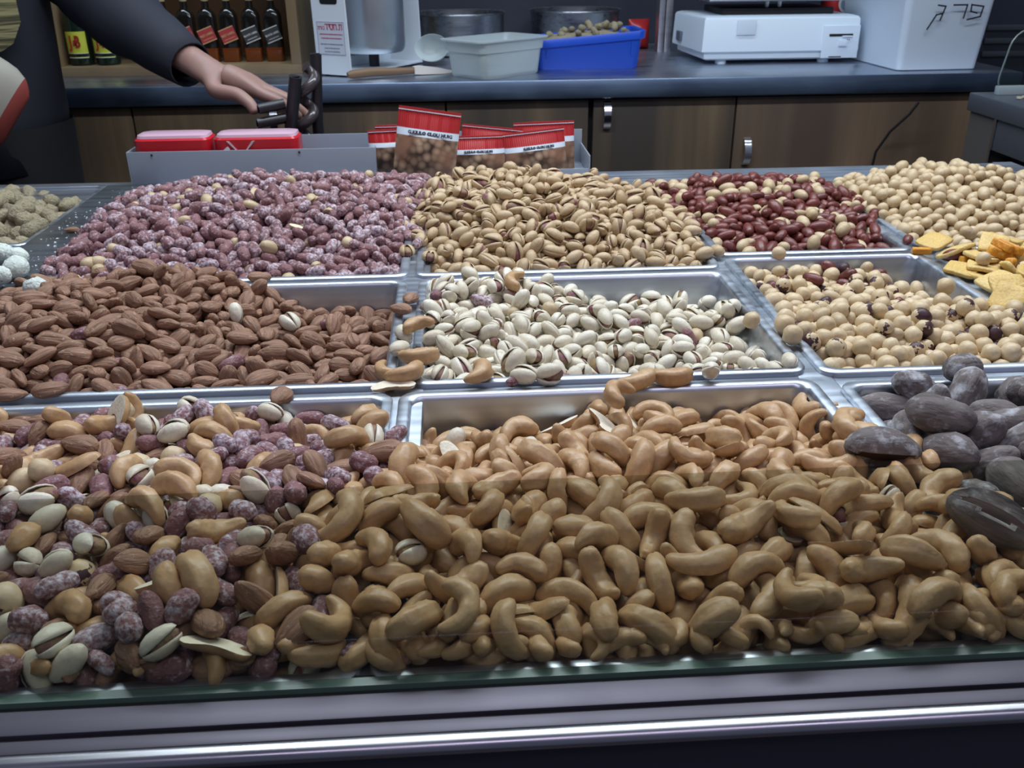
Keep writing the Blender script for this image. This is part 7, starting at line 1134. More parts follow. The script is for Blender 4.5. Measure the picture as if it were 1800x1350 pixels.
-85,25,3,16,342,235,154,-80,-5,31,15,125,409,186,42,-23,-9,24,302,52,157,65,72,-16,47,292,290,145,27,60,38,25,216,143,152,23,22,87,52,542,418,132,16,34,-90,45,255,261,147,-3,42,-13,35,323,297,158,-51,22,-72,26,548,202,147,
30,30,68,15,504,281,143,13,-36,62,42,5,245,193,-86,-13,12,15,70,406,188,8,82,-43,31,172,85,172,12,-35,71,36,274,325,134,-52,77,-31,7,402,333,132,4,0,60,3,283,25,166,-12,7,66,12,8,208,183,50,-8,-17,18,293,254,144,9,-33,88,
1,5,80,168,-73,-15,-56,23,138,27,173,68,19,-4,26,249,92,144,71,-2,-15,53,547,310,147,-52,68,-49,59,442,163,144,-13,77,60,13,500,333,155,-23,66,-66,25,439,304,138,-68,48,40,54,35,383,182,-79,-54,-10,3,15,148,172,-14,2,98,25,
423,335,151,-74,-27,38,1,516,136,129,13,-98,0,2,452,251,156,-9,-77,41,24,232,296,167,-42,59,-46,2,195,328,168,65,-66,-6,15,36,422,189,-50,-80,12,15,97,180,167,-28,-68,-66,9,143,369,165,-23,-36,59,44,142,227,168,77,30,23,45,
62,226,189,5,-95,-22,54,91,255,188,-73,11,-25,53,90,237,167,-57,-17,51,53,379,336,144,62,-71,-5,2,40,78,181,79,-56,-6,21,356,108,128,-50,27,-34,34,211,81,157,76,4,-26,57,171,363,174,-51,54,-46,42,179,157,158,-12,-33,8,12,
542,389,132,37,-36,-16,53,71,111,169,-45,-9,-80,35,470,280,152,48,-38,-55,34,177,419,159,24,9,3,16,253,125,139,44,24,80,15,388,207,135,33,59,6,23,529,296,136,20,-75,-21,46,213,113,149,-45,-85,-12,3,46,116,177,-39,64,-50,23,
290,393,152,-44,18,-11,17,545,240,135,-57,-79,-10,25,311,322,129,22,19,55,26,11,422,161,15,53,-70,11,32,42,169,-29,83,19,7,493,106,130,32,-62,-64,31,201,139,134,-29,-64,-59,2,117,237,171,10,12,-73,44,192,395,170,-49,-31,3,
58,195,362,153,80,-49,-26,5,467,105,151,68,-19,-26,30,338,283,143,-17,-47,85,12,336,315,132,-52,68,-19,4,228,210,145,-77,27,-50,16,272,149,130,64,-33,-35,48,53,238,166,-65,2,11,21,147,419,169,31,-43,-70,53,325,234,132,50,
17,-3,24,273,359,130,20,-56,-74,22,55,423,166,-16,-50,83,54,10,55,168,-83,-6,-51,13,250,320,159,77,-34,-24,4,390,252,136,-70,-49,-27,)),
('pistachio', 'B3', 6, 6, -59, 671, (
45,0,99,246,0,-52,-70,26,548,2,191,36,-88,-20,44,45,449,179,31,31,-79,34,468,166,221,-22,-28,-70,42,547,203,216,-47,-50,-37,38,143,378,193,-64,-71,-6,)),
('pistachio', 'mix', 38, 33, -590, 656, (
2,312,4,239,-18,-27,13,35,195,10,207,-76,38,49,4,212,19,235,5,-27,-76,23,228,2,222,22,55,-73,36,108,252,241,-68,-16,-1,36,347,262,241,-36,-63,-57,36,130,218,235,-81,-43,13,32,197,161,239,37,-22,-24,42,175,127,242,-27,64,70,
53,371,143,252,43,-28,-5,35,210,426,230,-8,68,70,12,137,147,231,-1,39,82,55,203,308,232,15,-35,-61,46,174,438,233,-74,37,-20,45,314,530,200,68,-8,-17,53,436,13,200,-25,74,-39,10,388,229,222,-52,6,-79,26,98,157,224,37,-71,
-57,31,61,276,226,22,84,-31,4,469,416,216,60,50,52,44,199,233,226,-74,30,51,14,373,55,207,76,-38,23,56,148,67,213,-3,79,45,36,202,537,204,75,20,-37,5,247,217,230,39,7,-56,24,282,262,230,-32,-34,87,26,362,24,199,33,-6,-24,
33,302,282,216,-86,-19,42,22,201,346,221,-28,12,91,55,252,254,220,-53,21,-60,15,329,537,175,1,45,-45,43,181,176,208,-70,-38,27,55,223,248,229,-58,-71,30,44,138,356,205,25,-73,-62,35,268,53,209,-72,-61,29,52,142,290,208,56,
52,23,46,369,268,215,-89,-9,-31,21,0,444,189,74,44,-48,33,103,313,190,-49,-40,65,24,208,250,193,30,-54,-22,44,235,137,205,23,-54,77,36,162,456,205,-34,68,63,33,281,216,194,54,-2,4,)),
('red_peanut', 'C1', 207, 0, 526, 1867, (
28,293,122,214,6,84,51,9,224,229,232,42,-1,-57,25,79,122,200,13,-6,-98,26,219,114,211,-1,41,83,25,134,38,197,-67,70,20,25,149,419,255,-11,85,43,15,78,79,184,48,21,-35,24,341,29,192,-33,-57,70,26,302,48,191,64,29,54,35,245,
188,224,24,86,42,6,117,255,218,0,-42,83,17,165,131,207,25,35,77,25,138,149,206,-44,-51,44,13,145,190,218,-7,-17,92,25,426,125,203,-25,46,-58,7,445,369,229,-46,-82,-3,13,195,92,205,90,32,25,15,48,127,204,32,18,32,36,337,286,
224,13,-83,-52,13,293,74,193,-52,41,58,15,263,107,204,13,-1,-62,5,117,308,230,66,-48,-36,12,452,20,210,11,-9,-84,16,163,258,222,49,-7,-8,2,270,258,231,87,3,-20,1,204,312,241,-1,-6,3,16,414,46,183,-12,21,-45,14,40,337,236,
57,27,21,14,415,90,193,87,40,-17,33,73,258,223,18,-54,-81,14,395,99,185,-24,50,-10,5,175,291,231,-11,38,-88,39,213,453,247,-42,-66,59,17,240,111,194,-32,-13,70,24,408,162,199,-88,-43,-15,14,395,183,207,78,23,-42,25,202,219,
222,67,40,18,23,217,35,186,-64,10,29,13,422,194,211,-11,20,96,35,443,271,212,-13,87,-42,4,210,63,195,-79,49,0,15,103,188,211,-39,0,-23,25,163,55,188,-21,70,-56,34,81,166,205,9,92,35,11,175,103,202,-15,29,-92,33,54,269,222,
28,59,-21,11,114,170,202,86,13,-19,8,214,294,225,27,35,56,23,187,121,213,-48,9,-71,27,134,320,232,34,68,38,26,210,152,212,56,72,31,23,419,348,228,-69,-23,44,16,393,301,214,-16,30,-91,16,412,394,226,-12,-97,4,5,122,211,214,
13,-48,-85,23,323,394,237,-33,-71,55,37,274,346,232,-39,-32,49,23,99,90,194,-62,-27,72,35,352,72,191,-19,14,-94,33,11,479,229,-35,63,-64,13,356,371,232,-60,69,29,12,380,351,222,82,-15,8,36,245,131,211,65,1,12,5,88,491,234,
-33,-1,67,14,79,374,234,-44,-54,24,10,346,188,214,88,30,26,27,68,301,226,13,-4,70,24,332,516,233,59,41,50,2,36,442,221,86,8,-20,36,172,215,218,10,-62,-54,5,217,212,210,69,57,-3,4,285,227,223,-41,81,-1,4,237,324,230,92,20,
-2,12,433,168,208,45,28,47,13,289,326,232,61,32,52,2,372,131,193,-81,-54,-19,3,116,421,241,-73,-35,56,37,117,478,239,-53,-83,-5,37,185,419,238,73,-46,7,32,144,280,221,82,23,40,23,236,66,183,70,-6,9,35,441,343,212,-12,-17,
-97,6,178,327,232,15,10,66,3,321,161,211,-71,26,-8,6,50,327,219,76,60,4,32,394,128,190,-51,81,22,4,353,328,225,-72,-63,-13,34,415,447,238,58,-80,8,1,249,451,238,-65,-6,40,21,160,166,208,-6,8,87,12,453,203,210,53,-82,-16,6,
120,570,220,-61,43,64,22,396,213,212,20,95,-16,21,46,191,199,-34,-26,68,6,157,342,229,59,46,43,7,40,289,211,-55,-16,62,38,258,517,236,34,-67,-57,4,472,243,210,76,61,5,13,146,229,217,35,80,-1,25,94,297,220,45,-86,-17,3,112,
401,233,-63,-2,-5,33,72,345,227,2,-20,97,22,178,180,206,36,8,83,3,334,210,210,32,-16,-15,3,261,247,217,16,71,66,15,33,338,214,3,-54,-62,16,8,328,212,-41,16,-19,13,355,100,184,-4,30,-63,5,464,317,217,-21,-25,-83,14,154,82,
190,46,-10,68,24,363,299,208,-30,86,-36,28,408,252,203,-75,-37,-13,0,414,286,209,78,53,27,3,96,429,236,-80,-47,34,24,378,256,203,-60,62,24,5,118,151,189,12,9,93,6,192,212,205,-60,-17,37,24,144,495,239,-95,-4,-20,23,274,53,
181,78,-40,-20,5,150,110,189,67,-8,13,2,475,385,216,-26,-42,-83,9,171,439,246,-37,86,31,15,260,82,192,-91,25,-18,23,84,145,198,12,19,96,34,2,596,210,21,95,14,35,10,465,210,10,11,40,3,318,73,187,-85,33,30,24,395,67,168,-60,
39,68,33,404,341,210,-13,-65,-53,35,381,235,208,-14,94,10,23,282,428,246,-59,76,-20,7,219,529,234,41,66,46,15,307,307,219,61,15,10,24,163,510,239,-10,40,-31,36,79,466,219,-9,11,-77,4,295,510,229,77,-32,-15,13,12,383,210,14,
3,32,23,370,440,224,30,-5,41,5,346,633,211,27,94,12,25,131,311,214,-79,25,-43,13,355,238,209,-47,83,-12,34,368,504,229,-60,46,-62,25,387,324,204,-30,48,-35,3,130,195,199,-47,-14,62,35,97,461,232,-78,-47,15,25,111,70,185,-88,
-18,5,16,75,407,221,51,-48,-68,30,45,234,196,76,0,-62,38,147,131,184,34,-47,-80,24,323,141,193,54,79,18,15,385,47,175,-10,-96,-21,17,458,498,213,-54,70,-29,26,447,461,213,51,47,60,6,230,386,232,-63,29,-53,36,318,104,191,-23,
27,-83,2,250,172,206,-12,-50,-76,22,30,415,211,-28,34,-58,6,13,198,212,-37,-80,43,12,85,218,204,1,6,96,28,12,142,211,12,-10,-87,2,296,285,222,-79,9,29,13,321,424,231,5,33,-63,16,340,350,220,-57,-10,56,36,252,1,185,35,-41,
-14,36,270,545,231,-24,-82,-44,16,374,539,222,50,74,3,4,414,121,182,51,-55,-54,16,56,65,178,73,49,7,26,313,528,224,-15,44,-61,0,440,410,221,67,-56,-29,3,374,593,215,-6,-30,-76,33,346,135,182,-43,-74,-16,23,391,464,222,-97,
7,-15,35,88,112,180,-19,64,73,26,380,11,180,-44,87,14,34,470,359,210,7,13,60,26,325,369,225,-5,-9,-96,26,214,431,234,-41,44,-74,21,144,3,188,51,13,21,11,340,56,179,-86,-18,13,34,343,412,228,16,47,-3,25,180,95,182,47,-77,-29,
34,298,571,216,15,68,33,17,136,516,229,-73,45,5,19,410,599,213,-21,-85,45,14,336,165,194,15,-1,-65,3,130,413,223,-69,-58,-24,35,339,79,168,-67,11,72,33,208,338,232,-50,19,-18,13,217,327,214,18,-57,-76,23,264,490,225,26,-40,
-35,34,387,277,202,11,61,-69,4,94,286,197,-27,-46,55,33,36,459,212,14,-37,80,4,309,260,215,-16,-17,89,3,392,493,224,1,23,81,35,68,557,215,-48,61,-58,29,203,277,204,-9,16,94,23,272,189,213,-21,-32,84,12,123,623,210,10,-11,
-92,24,241,491,229,35,-69,-19,3,157,629,211,-84,29,-8,5,353,569,216,88,-6,-32,5,202,111,194,-39,-83,37,5,403,426,224,36,83,36,35,255,441,220,13,25,27,5,7,241,212,-86,-21,7,36,11,556,211,97,-10,-8,12,406,387,209,67,-70,4,32,
357,457,220,61,-6,34,3,430,438,215,73,2,-35,0,419,359,205,95,-12,-14,26,243,30,172,-9,83,-45,2,139,166,188,-55,76,19,35,365,394,227,-48,47,-36,1,271,438,229,-16,-49,-79,25,52,13,182,-64,-67,30,20,65,145,184,57,31,17,25,101,
320,200,90,-40,10,4,132,92,177,-11,-45,-86,26,267,140,198,32,-48,-77,34,107,260,198,50,19,-18,27,96,384,218,-68,-67,24,6,350,599,212,-34,29,-45,16,201,512,232,80,-28,-13,33,173,242,205,-93,32,5,4,244,348,225,-7,21,-95,13,
155,190,193,-3,73,66,36,99,62,165,-20,2,20,6,173,149,193,-1,0,-57,9,263,271,213,-98,-7,-8,7,122,369,224,60,-39,-38,13,211,483,232,28,26,89,12,239,96,175,34,47,79,36,342,328,202,60,-9,-40,7,250,63,165,-3,27,80,26,224,245,210,
78,-32,4,3,62,120,176,22,-16,29,6,64,380,217,96,3,-18,35,352,538,219,61,-64,-1,33,11,514,211,-43,-1,3,37,208,57,165,29,73,36,6,59,168,186,60,28,30,6,369,487,215,-78,-38,42,34,58,581,210,91,34,0,23,144,553,221,-8,-30,-15,32,
195,147,197,72,-37,-37,24,74,240,187,-15,-9,81,32,416,90,173,-73,-58,30,4,438,382,211,-13,97,17,24,184,479,243,59,74,13,13,268,79,166,-9,-69,55,27,242,413,225,-22,-64,70,23,212,83,182,-12,-89,-38,35,268,104,181,79,-34,-37,
35,77,276,206,-14,-10,77,12,306,63,171,63,-58,-31,30,188,255,210,83,-53,5,5,239,292,222,-66,73,-9,21,190,347,219,82,-54,-4,30,230,460,232,17,17,-52,)),
('red_peanut', 'C2', 10, 0, 632, 1594, (
23,65,94,198,-38,-89,17,17,155,140,186,52,63,-56,36,133,185,188,-38,-69,-58,21,147,121,172,68,-11,-29,13,236,177,175,-2,-99,-2,26,1,111,166,-71,33,32,31,21,137,178,-47,11,85,13,202,6,168,-65,21,71,2,12,2,174,11,-16,97,24,
180,129,166,-98,-7,5,2,265,165,151,-64,70,-28,)),
('roasted_pistachio', 'B1', 300, 230, -113, 1784, (
19,231,82,214,66,-9,-64,7,318,117,235,-94,19,24,38,185,106,228,0,25,94,28,313,74,215,-98,-4,14,29,175,46,207,84,-27,-26,36,520,28,201,20,69,64,38,277,216,256,76,7,-25,39,396,157,243,-73,22,-59,17,624,39,213,12,58,-79,36,245,
241,267,1,-92,36,35,352,38,209,23,-11,27,14,279,2,207,-21,-39,-88,16,466,166,236,72,13,66,46,485,38,215,-79,33,32,15,358,153,241,-89,9,23,35,223,295,286,-9,-67,67,46,131,147,225,63,-18,33,16,405,136,221,18,-24,36,3,359,222,
261,23,15,-92,16,530,262,242,46,6,-78,38,123,345,277,-73,45,-34,46,278,78,227,-83,-15,-42,36,128,242,247,-46,61,-62,38,68,496,262,49,-15,-66,14,212,41,202,-9,-61,71,37,118,176,229,52,-10,29,34,52,86,206,-61,49,-48,34,169,
396,288,92,-21,-17,26,588,365,239,-74,22,5,16,306,153,246,24,-53,-76,5,441,24,208,-46,7,57,33,93,284,262,64,23,33,35,280,317,283,5,2,86,37,85,280,235,31,77,53,5,84,218,221,68,37,62,12,360,105,216,20,63,73,38,502,90,213,54,
-27,-71,16,276,164,241,-8,-44,35,6,544,163,224,4,-12,-55,32,3,115,212,-53,45,-41,6,32,185,215,64,69,23,37,312,334,287,-49,-46,58,46,609,220,221,-47,-76,34,46,217,221,253,47,-6,-2,37,504,379,244,-56,-67,-30,26,112,111,198,
-66,-68,3,36,406,255,259,60,54,51,46,245,5,205,-46,76,-1,5,637,194,215,-94,3,1,38,587,403,245,-34,58,0,6,309,236,259,-68,-33,61,6,142,269,263,29,-92,3,11,577,72,207,40,-1,60,22,334,296,272,-16,10,97,33,589,33,199,4,53,66,
1,545,111,213,-83,-47,-25,5,468,14,196,-34,-28,14,33,54,216,216,4,39,-77,13,89,115,210,-64,-70,26,34,407,400,280,-78,-21,21,16,512,211,228,61,-24,-1,46,498,125,227,18,-23,92,45,170,248,260,93,5,12,44,657,54,213,-18,-24,76,
36,184,222,248,-61,21,30,13,575,120,204,31,50,79,13,422,92,211,41,-46,-33,3,74,182,210,64,11,24,47,428,160,235,-35,7,-60,13,158,84,215,-21,-35,26,35,69,348,264,-77,-37,29,36,185,310,262,47,1,82,35,536,379,238,8,57,-80,26,
390,185,249,-72,-19,-29,14,348,323,286,18,94,-8,36,180,173,223,16,23,15,13,416,68,199,6,-87,-46,12,229,177,245,-48,78,18,12,267,126,231,-36,79,48,4,328,13,200,-17,-30,-75,28,366,13,194,-30,73,-31,6,121,527,278,88,-20,-40,
16,434,381,269,-21,89,-38,5,547,408,248,7,-22,-96,22,455,361,264,-70,-8,3,6,68,313,253,-29,5,-49,33,296,274,263,-54,3,-30,13,58,250,228,-96,13,-20,37,106,56,184,-8,72,52,14,567,216,222,-6,27,-47,45,393,93,206,7,1,-60,2,234,
147,235,-20,66,-62,43,241,114,230,-23,-60,52,36,303,57,193,69,24,-2,42,470,91,217,-50,33,74,35,621,124,211,-50,-55,58,27,306,450,296,-12,78,21,35,500,250,229,43,27,-74,40,445,127,218,-17,48,-53,33,154,197,226,-63,-10,-6,26,
380,209,249,-22,88,27,43,178,190,243,49,-72,40,4,460,53,207,9,15,-60,43,29,312,223,72,46,27,25,263,51,206,14,35,-63,22,341,344,301,31,15,4,6,555,40,189,49,-23,-83,35,471,223,235,86,32,-13,12,146,496,280,-1,-41,-90,27,158,
29,190,-3,-81,-56,5,377,141,219,55,-82,6,19,252,577,281,42,85,17,22,203,84,205,62,47,-36,14,618,166,210,22,-7,-59,6,211,196,234,-24,93,0,14,58,82,175,-20,51,56,22,641,333,226,8,-42,-86,36,366,289,257,-27,-15,3,45,532,64,202,
27,49,78,34,327,222,245,38,-76,-29,19,102,160,202,29,3,-29,6,143,63,195,-6,-81,-51,45,623,83,212,20,57,50,43,551,247,230,-17,45,59,32,233,360,285,-68,-23,46,6,475,383,255,-27,92,1,36,261,192,234,73,-22,-26,25,134,102,206,
-9,-1,71,14,213,162,225,1,-42,-67,32,472,136,216,49,-24,-52,45,321,382,298,62,65,34,12,394,3,194,0,-51,16,7,648,237,215,27,-14,-41,27,201,254,255,-45,-79,16,45,605,268,222,7,-38,84,48,73,107,183,57,66,-30,16,342,138,220,96,
13,-10,13,473,254,242,21,79,-2,14,153,337,260,-21,39,81,26,242,388,296,-58,52,-45,11,117,308,261,53,-5,4,38,642,284,217,-47,-27,39,21,261,369,294,55,50,50,27,207,362,276,19,40,34,2,248,316,273,17,-55,-79,46,342,259,248,-11,
-79,11,26,182,341,268,-50,40,-19,21,383,62,201,30,-84,-20,42,580,151,211,12,36,-78,15,411,292,261,71,23,-12,13,456,341,246,-45,0,8,45,138,398,275,61,-30,-62,45,292,380,286,-44,43,77,23,225,264,264,-51,69,-31,14,571,269,230,
64,50,-55,22,218,416,297,-62,61,-38,29,259,101,208,-30,72,59,33,402,36,195,-32,-18,70,13,125,211,231,-34,38,19,44,329,195,235,37,90,-1,35,350,435,294,86,9,-8,34,52,340,233,-36,-3,-19,16,284,531,283,59,-51,-13,45,23,224,214,
-29,9,-33,0,453,290,237,-79,-36,43,33,109,238,225,-30,-94,-8,6,131,8,203,42,-30,-49,36,525,597,231,-79,-19,-26,1,197,388,279,-36,51,73,43,85,80,180,17,84,20,44,598,3,191,57,-4,-80,44,158,260,238,84,-12,-9,12,221,475,292,23,
-75,-60,34,399,330,258,-8,17,78,29,513,462,245,43,-64,62,14,47,475,239,45,-31,-61,44,589,612,220,64,-31,46,23,166,153,207,-53,27,38,25,183,517,279,-2,-2,85,6,267,300,257,45,74,-41,27,243,425,292,-15,63,63,47,597,96,199,23,
-4,54,36,426,326,248,-35,33,75,6,606,580,218,-24,5,94,6,59,199,193,20,-13,32,5,79,36,179,-90,26,10,11,77,145,199,11,-8,69,4,350,373,299,-92,-34,-10,24,451,316,237,-34,40,66,6,410,221,243,89,-20,-10,4,468,499,260,15,28,10,
7,469,430,258,61,47,-1,26,178,556,283,15,-26,-53,43,492,293,243,30,-86,-22,7,479,364,232,-63,-57,50,23,494,177,222,-21,56,-68,6,333,106,203,-24,-15,64,12,544,199,223,-66,4,37,17,457,624,238,89,-31,2,32,439,163,211,46,17,56,
36,37,391,228,94,-21,15,5,244,226,235,44,69,-38,33,477,648,243,52,67,-45,47,57,304,228,-44,-70,40,13,428,615,240,96,-21,7,7,363,353,278,21,-13,-62,15,199,18,189,-70,35,-60,36,525,312,231,28,-52,-78,43,574,345,226,-9,72,-68,
10,503,643,235,-87,-27,9,4,154,371,266,68,26,24,26,105,333,259,98,1,-2,7,447,265,223,-26,-69,-62,35,119,281,244,-34,-64,56,3,299,325,264,-70,16,-36,4,401,383,259,-83,49,-24,47,302,103,216,11,-26,91,11,498,61,206,9,44,3,4,
54,370,246,-39,6,42,43,50,540,254,-81,-14,-40,32,542,484,238,51,79,12,33,102,528,256,-17,-49,67,13,95,435,253,-14,43,62,34,97,133,182,25,-12,51,13,280,438,276,-53,74,38,34,581,180,203,-13,28,90,25,611,375,220,2,59,79,2,449,
451,265,11,-54,-80,34,425,11,182,-10,88,-32,41,100,472,260,40,-83,29,31,382,432,262,49,81,-16,3,654,317,213,-2,73,-67,42,84,554,262,-81,-8,2,5,575,243,218,-33,27,85,17,152,591,268,-18,-23,47,46,524,152,209,-78,-57,22,34,135,
173,208,60,7,38,43,151,235,226,-19,5,72,17,378,360,254,61,33,52,6,293,140,220,61,75,-1,39,485,40,182,-19,75,-58,13,625,457,213,17,-72,-66,15,549,580,224,78,-58,7,16,180,418,278,-22,63,-29,16,79,464,246,-76,1,13,42,215,306,
262,73,62,-26,3,540,6,186,16,68,-63,4,568,13,183,-21,50,67,16,438,204,222,-59,-44,3,26,628,352,214,78,5,-7,12,104,370,260,57,-66,43,36,344,366,258,-56,67,-41,17,612,328,209,-33,-93,-8,13,122,461,263,-57,72,2,36,229,121,209,
12,-69,59,12,441,55,187,-35,44,-80,6,567,303,225,-68,-2,-40,13,13,372,215,-9,62,72,26,260,343,267,-80,47,31,34,0,306,213,-46,-53,56,1,414,354,257,46,-44,20,31,75,586,261,29,-49,-49,35,586,221,199,-21,6,-78,43,451,121,189,
-67,20,65,4,204,485,273,-31,64,-49,32,378,465,264,-33,-19,-22,44,21,340,215,-23,11,-22,14,566,133,182,11,76,-63,33,426,136,197,-43,2,89,12,295,107,187,-80,25,-49,36,608,198,196,-26,83,-47,4,142,142,198,-42,73,-51,33,613,66,
193,-72,25,31,12,260,444,291,86,-45,-11,4,365,323,260,-82,-39,35,36,182,70,192,-11,6,-22,37,298,12,182,-23,-76,59,46,323,280,250,-17,-9,34,33,160,302,249,-56,-71,-30,47,598,145,194,78,47,31,15,25,527,225,-21,-57,9,13,527,
213,202,-48,4,-22,12,56,516,240,49,-25,-25,5,366,238,237,41,-46,-51,6,566,374,222,5,-49,-76,13,338,67,194,34,56,48,28,446,94,193,-37,4,-35,25,229,402,276,-38,15,22,25,504,491,242,-95,20,14,10,305,480,287,17,-23,93,37,451,
235,214,33,-10,89,44,347,192,213,1,-81,-53,34,631,554,214,29,71,58,46,267,21,193,-10,-18,4,6,544,435,235,60,-20,-47,46,54,147,187,-75,-63,11,9,188,104,193,-80,-39,-15,14,206,282,249,16,-2,97,18,193,139,221,-12,4,83,1,264,
380,273,-58,43,-50,34,627,623,214,-38,-47,61,11,122,497,262,-39,-74,37,32,334,461,287,-57,71,-29,45,540,132,196,55,44,51,11,158,103,198,67,-6,62,46,171,129,201,-88,-3,14,14,460,150,194,-26,-5,65,12,119,423,267,-50,42,-64,
5,587,454,230,-42,38,-15,43,402,596,239,-3,-84,46,8,416,246,230,12,82,50,3,610,35,183,-45,-26,-59,41,313,409,290,20,42,-66,27,125,603,265,-38,13,64,26,422,744,212,1,3,-23,4,193,609,261,-1,27,-90,26,183,472,253,18,-62,-41,
34,557,163,196,-30,-25,-51,43,428,300,228,13,-11,21,26,322,92,179,23,11,58,23,280,358,264,-55,-41,67,48,315,373,273,42,56,38,47,230,18,184,42,-28,-84,45,450,518,251,21,39,-80,20,46,305,207,-39,-46,55,3,30,477,218,90,-20,-13,
21,334,336,260,19,96,14,3,227,93,187,56,56,43,44,272,82,194,21,49,55,36,429,401,251,-46,72,-27,35,556,67,180,-34,81,2,25,403,117,194,-35,38,83,10,305,233,227,-24,0,69,35,485,526,242,-47,34,-76,44,214,147,200,-61,71,-25,4,
345,305,240,-37,61,-40,12,245,58,190,19,-17,-84,42,212,568,266,20,20,-94,19,589,61,178,33,-19,-71,26,73,268,214,94,-27,-13,16,299,193,230,19,-32,-69,44,146,477,262,-64,-40,63,43,367,257,257,-1,-46,-78,36,278,253,245,-17,48,
-84,4,517,113,197,-39,46,-34,43,591,259,203,-2,11,74,16,302,503,273,-25,-5,-7,16,76,174,182,40,18,-10,45,316,263,229,-58,25,-65,27,185,577,262,45,-5,49,19,278,600,264,47,6,-8,26,165,457,279,42,-83,-32,35,388,147,193,38,41,
66,48,365,59,183,46,84,13,23,373,396,258,24,-32,-81,23,474,313,229,-20,-26,74,18,267,480,278,-5,-41,-68,25,356,26,174,-2,-92,6,13,110,206,209,-53,64,-53,44,348,215,228,30,61,59,46,428,471,260,31,2,-71,2,555,200,197,71,39,
38,23,551,518,232,50,83,-18,41,294,135,189,44,45,75,34,207,428,271,87,-38,-15,6,96,313,240,46,74,45,3,378,309,240,46,-53,-64,47,27,593,215,31,-94,0,25,368,181,197,-18,20,74,10,417,275,238,-12,47,73,3,343,390,278,-87,-24,29,
16,339,137,187,-15,-20,11,5,566,446,214,26,-40,-59,29,434,80,171,1,-87,47,6,396,188,191,46,-77,-36,31,366,84,200,14,-80,-45,14,120,576,255,2,-70,-52,16,527,241,213,-73,31,-44,12,407,421,252,-35,70,29,13,130,374,250,2,-1,-80,
13,572,99,179,-52,-79,29,46,134,312,239,73,-56,-29,43,402,300,238,-50,83,-9,13,257,152,216,-85,5,-12,33,387,190,215,-77,2,7,45,517,414,231,-29,59,-68,44,275,127,204,-26,-57,49,1,181,239,225,-31,69,-63,45,155,557,266,-17,17,
49,25,239,520,273,-60,-68,-34,26,257,419,268,-32,6,86,38,523,635,213,12,4,-64,6,120,24,178,5,73,66,33,520,57,180,-20,-86,-42,2,77,238,209,-24,-37,21,31,155,519,269,2,27,86,2,252,546,271,-20,10,86,24,616,427,214,-92,-17,31,
36,404,706,216,-70,-35,45,22,209,78,174,-33,-9,-93,48,152,422,261,31,-35,-81,3,169,6,180,-97,-8,-20,12,495,332,233,26,48,57,23,588,427,230,19,67,-57,27,83,311,218,39,-11,-47,33,346,409,253,-72,10,-5,23,464,183,213,-4,-77,
62,33,386,28,176,70,68,14,13,397,64,177,-76,-41,26,44,475,70,190,13,0,-95,43,508,283,226,59,61,-47,45,563,600,209,-33,63,57,2,361,180,231,-8,38,-37,36,341,169,198,31,-41,-48,26,176,49,172,-28,-68,64,2,531,179,191,-19,39,-51,
12,253,267,257,-94,-14,-13,12,8,411,217,-63,-15,62,13,411,192,232,-86,33,-25,42,381,502,260,9,16,-85,28,210,188,200,4,-19,-90,25,365,123,197,-36,47,-53,11,20,263,212,-41,-42,58,3,409,445,266,-4,-9,99,25,325,36,179,-89,-33,
-22,36,540,279,217,-30,70,-56,30,15,618,216,-88,-13,-13,4,321,543,274,-17,0,-87,23,122,134,183,-3,-12,67,33,52,244,194,-38,44,43,47,111,261,205,79,-22,-27,4,314,137,204,-69,-69,17,47,237,182,216,-17,-56,70,35,184,206,215,
-14,81,-43,33,365,228,205,-52,62,-50,6,615,238,200,-39,48,-53,16,136,270,220,-27,70,-63,42,499,148,214,69,54,45,31,426,639,220,67,38,-40,45,120,191,188,82,2,11,7,160,183,196,25,42,80,44,295,221,206,88,15,6,45,313,410,250,
64,74,4,45,500,90,183,-69,58,-30,13,370,271,226,-48,-21,-84,42,322,312,253,9,-10,-74,13,185,506,252,45,72,-2,16,618,492,206,2,13,68,47,477,109,197,-52,-69,39,23,493,437,230,-4,-52,78,39,556,632,205,-51,75,-5,1,507,570,225,
-89,20,-33,4,244,619,256,62,23,-44,4,479,191,190,-83,26,-4,25,263,227,207,11,-25,-86,17,99,232,193,29,6,38,23,502,238,202,74,54,-35,24,183,276,230,-11,-71,66,40,454,356,227,-42,64,-5,3,130,544,258,6,-13,93,22,470,207,211,
-53,-5,-3,23,363,420,269,16,46,60,46,572,488,223,32,-15,90,46,298,570,273,68,46,29,)),
]
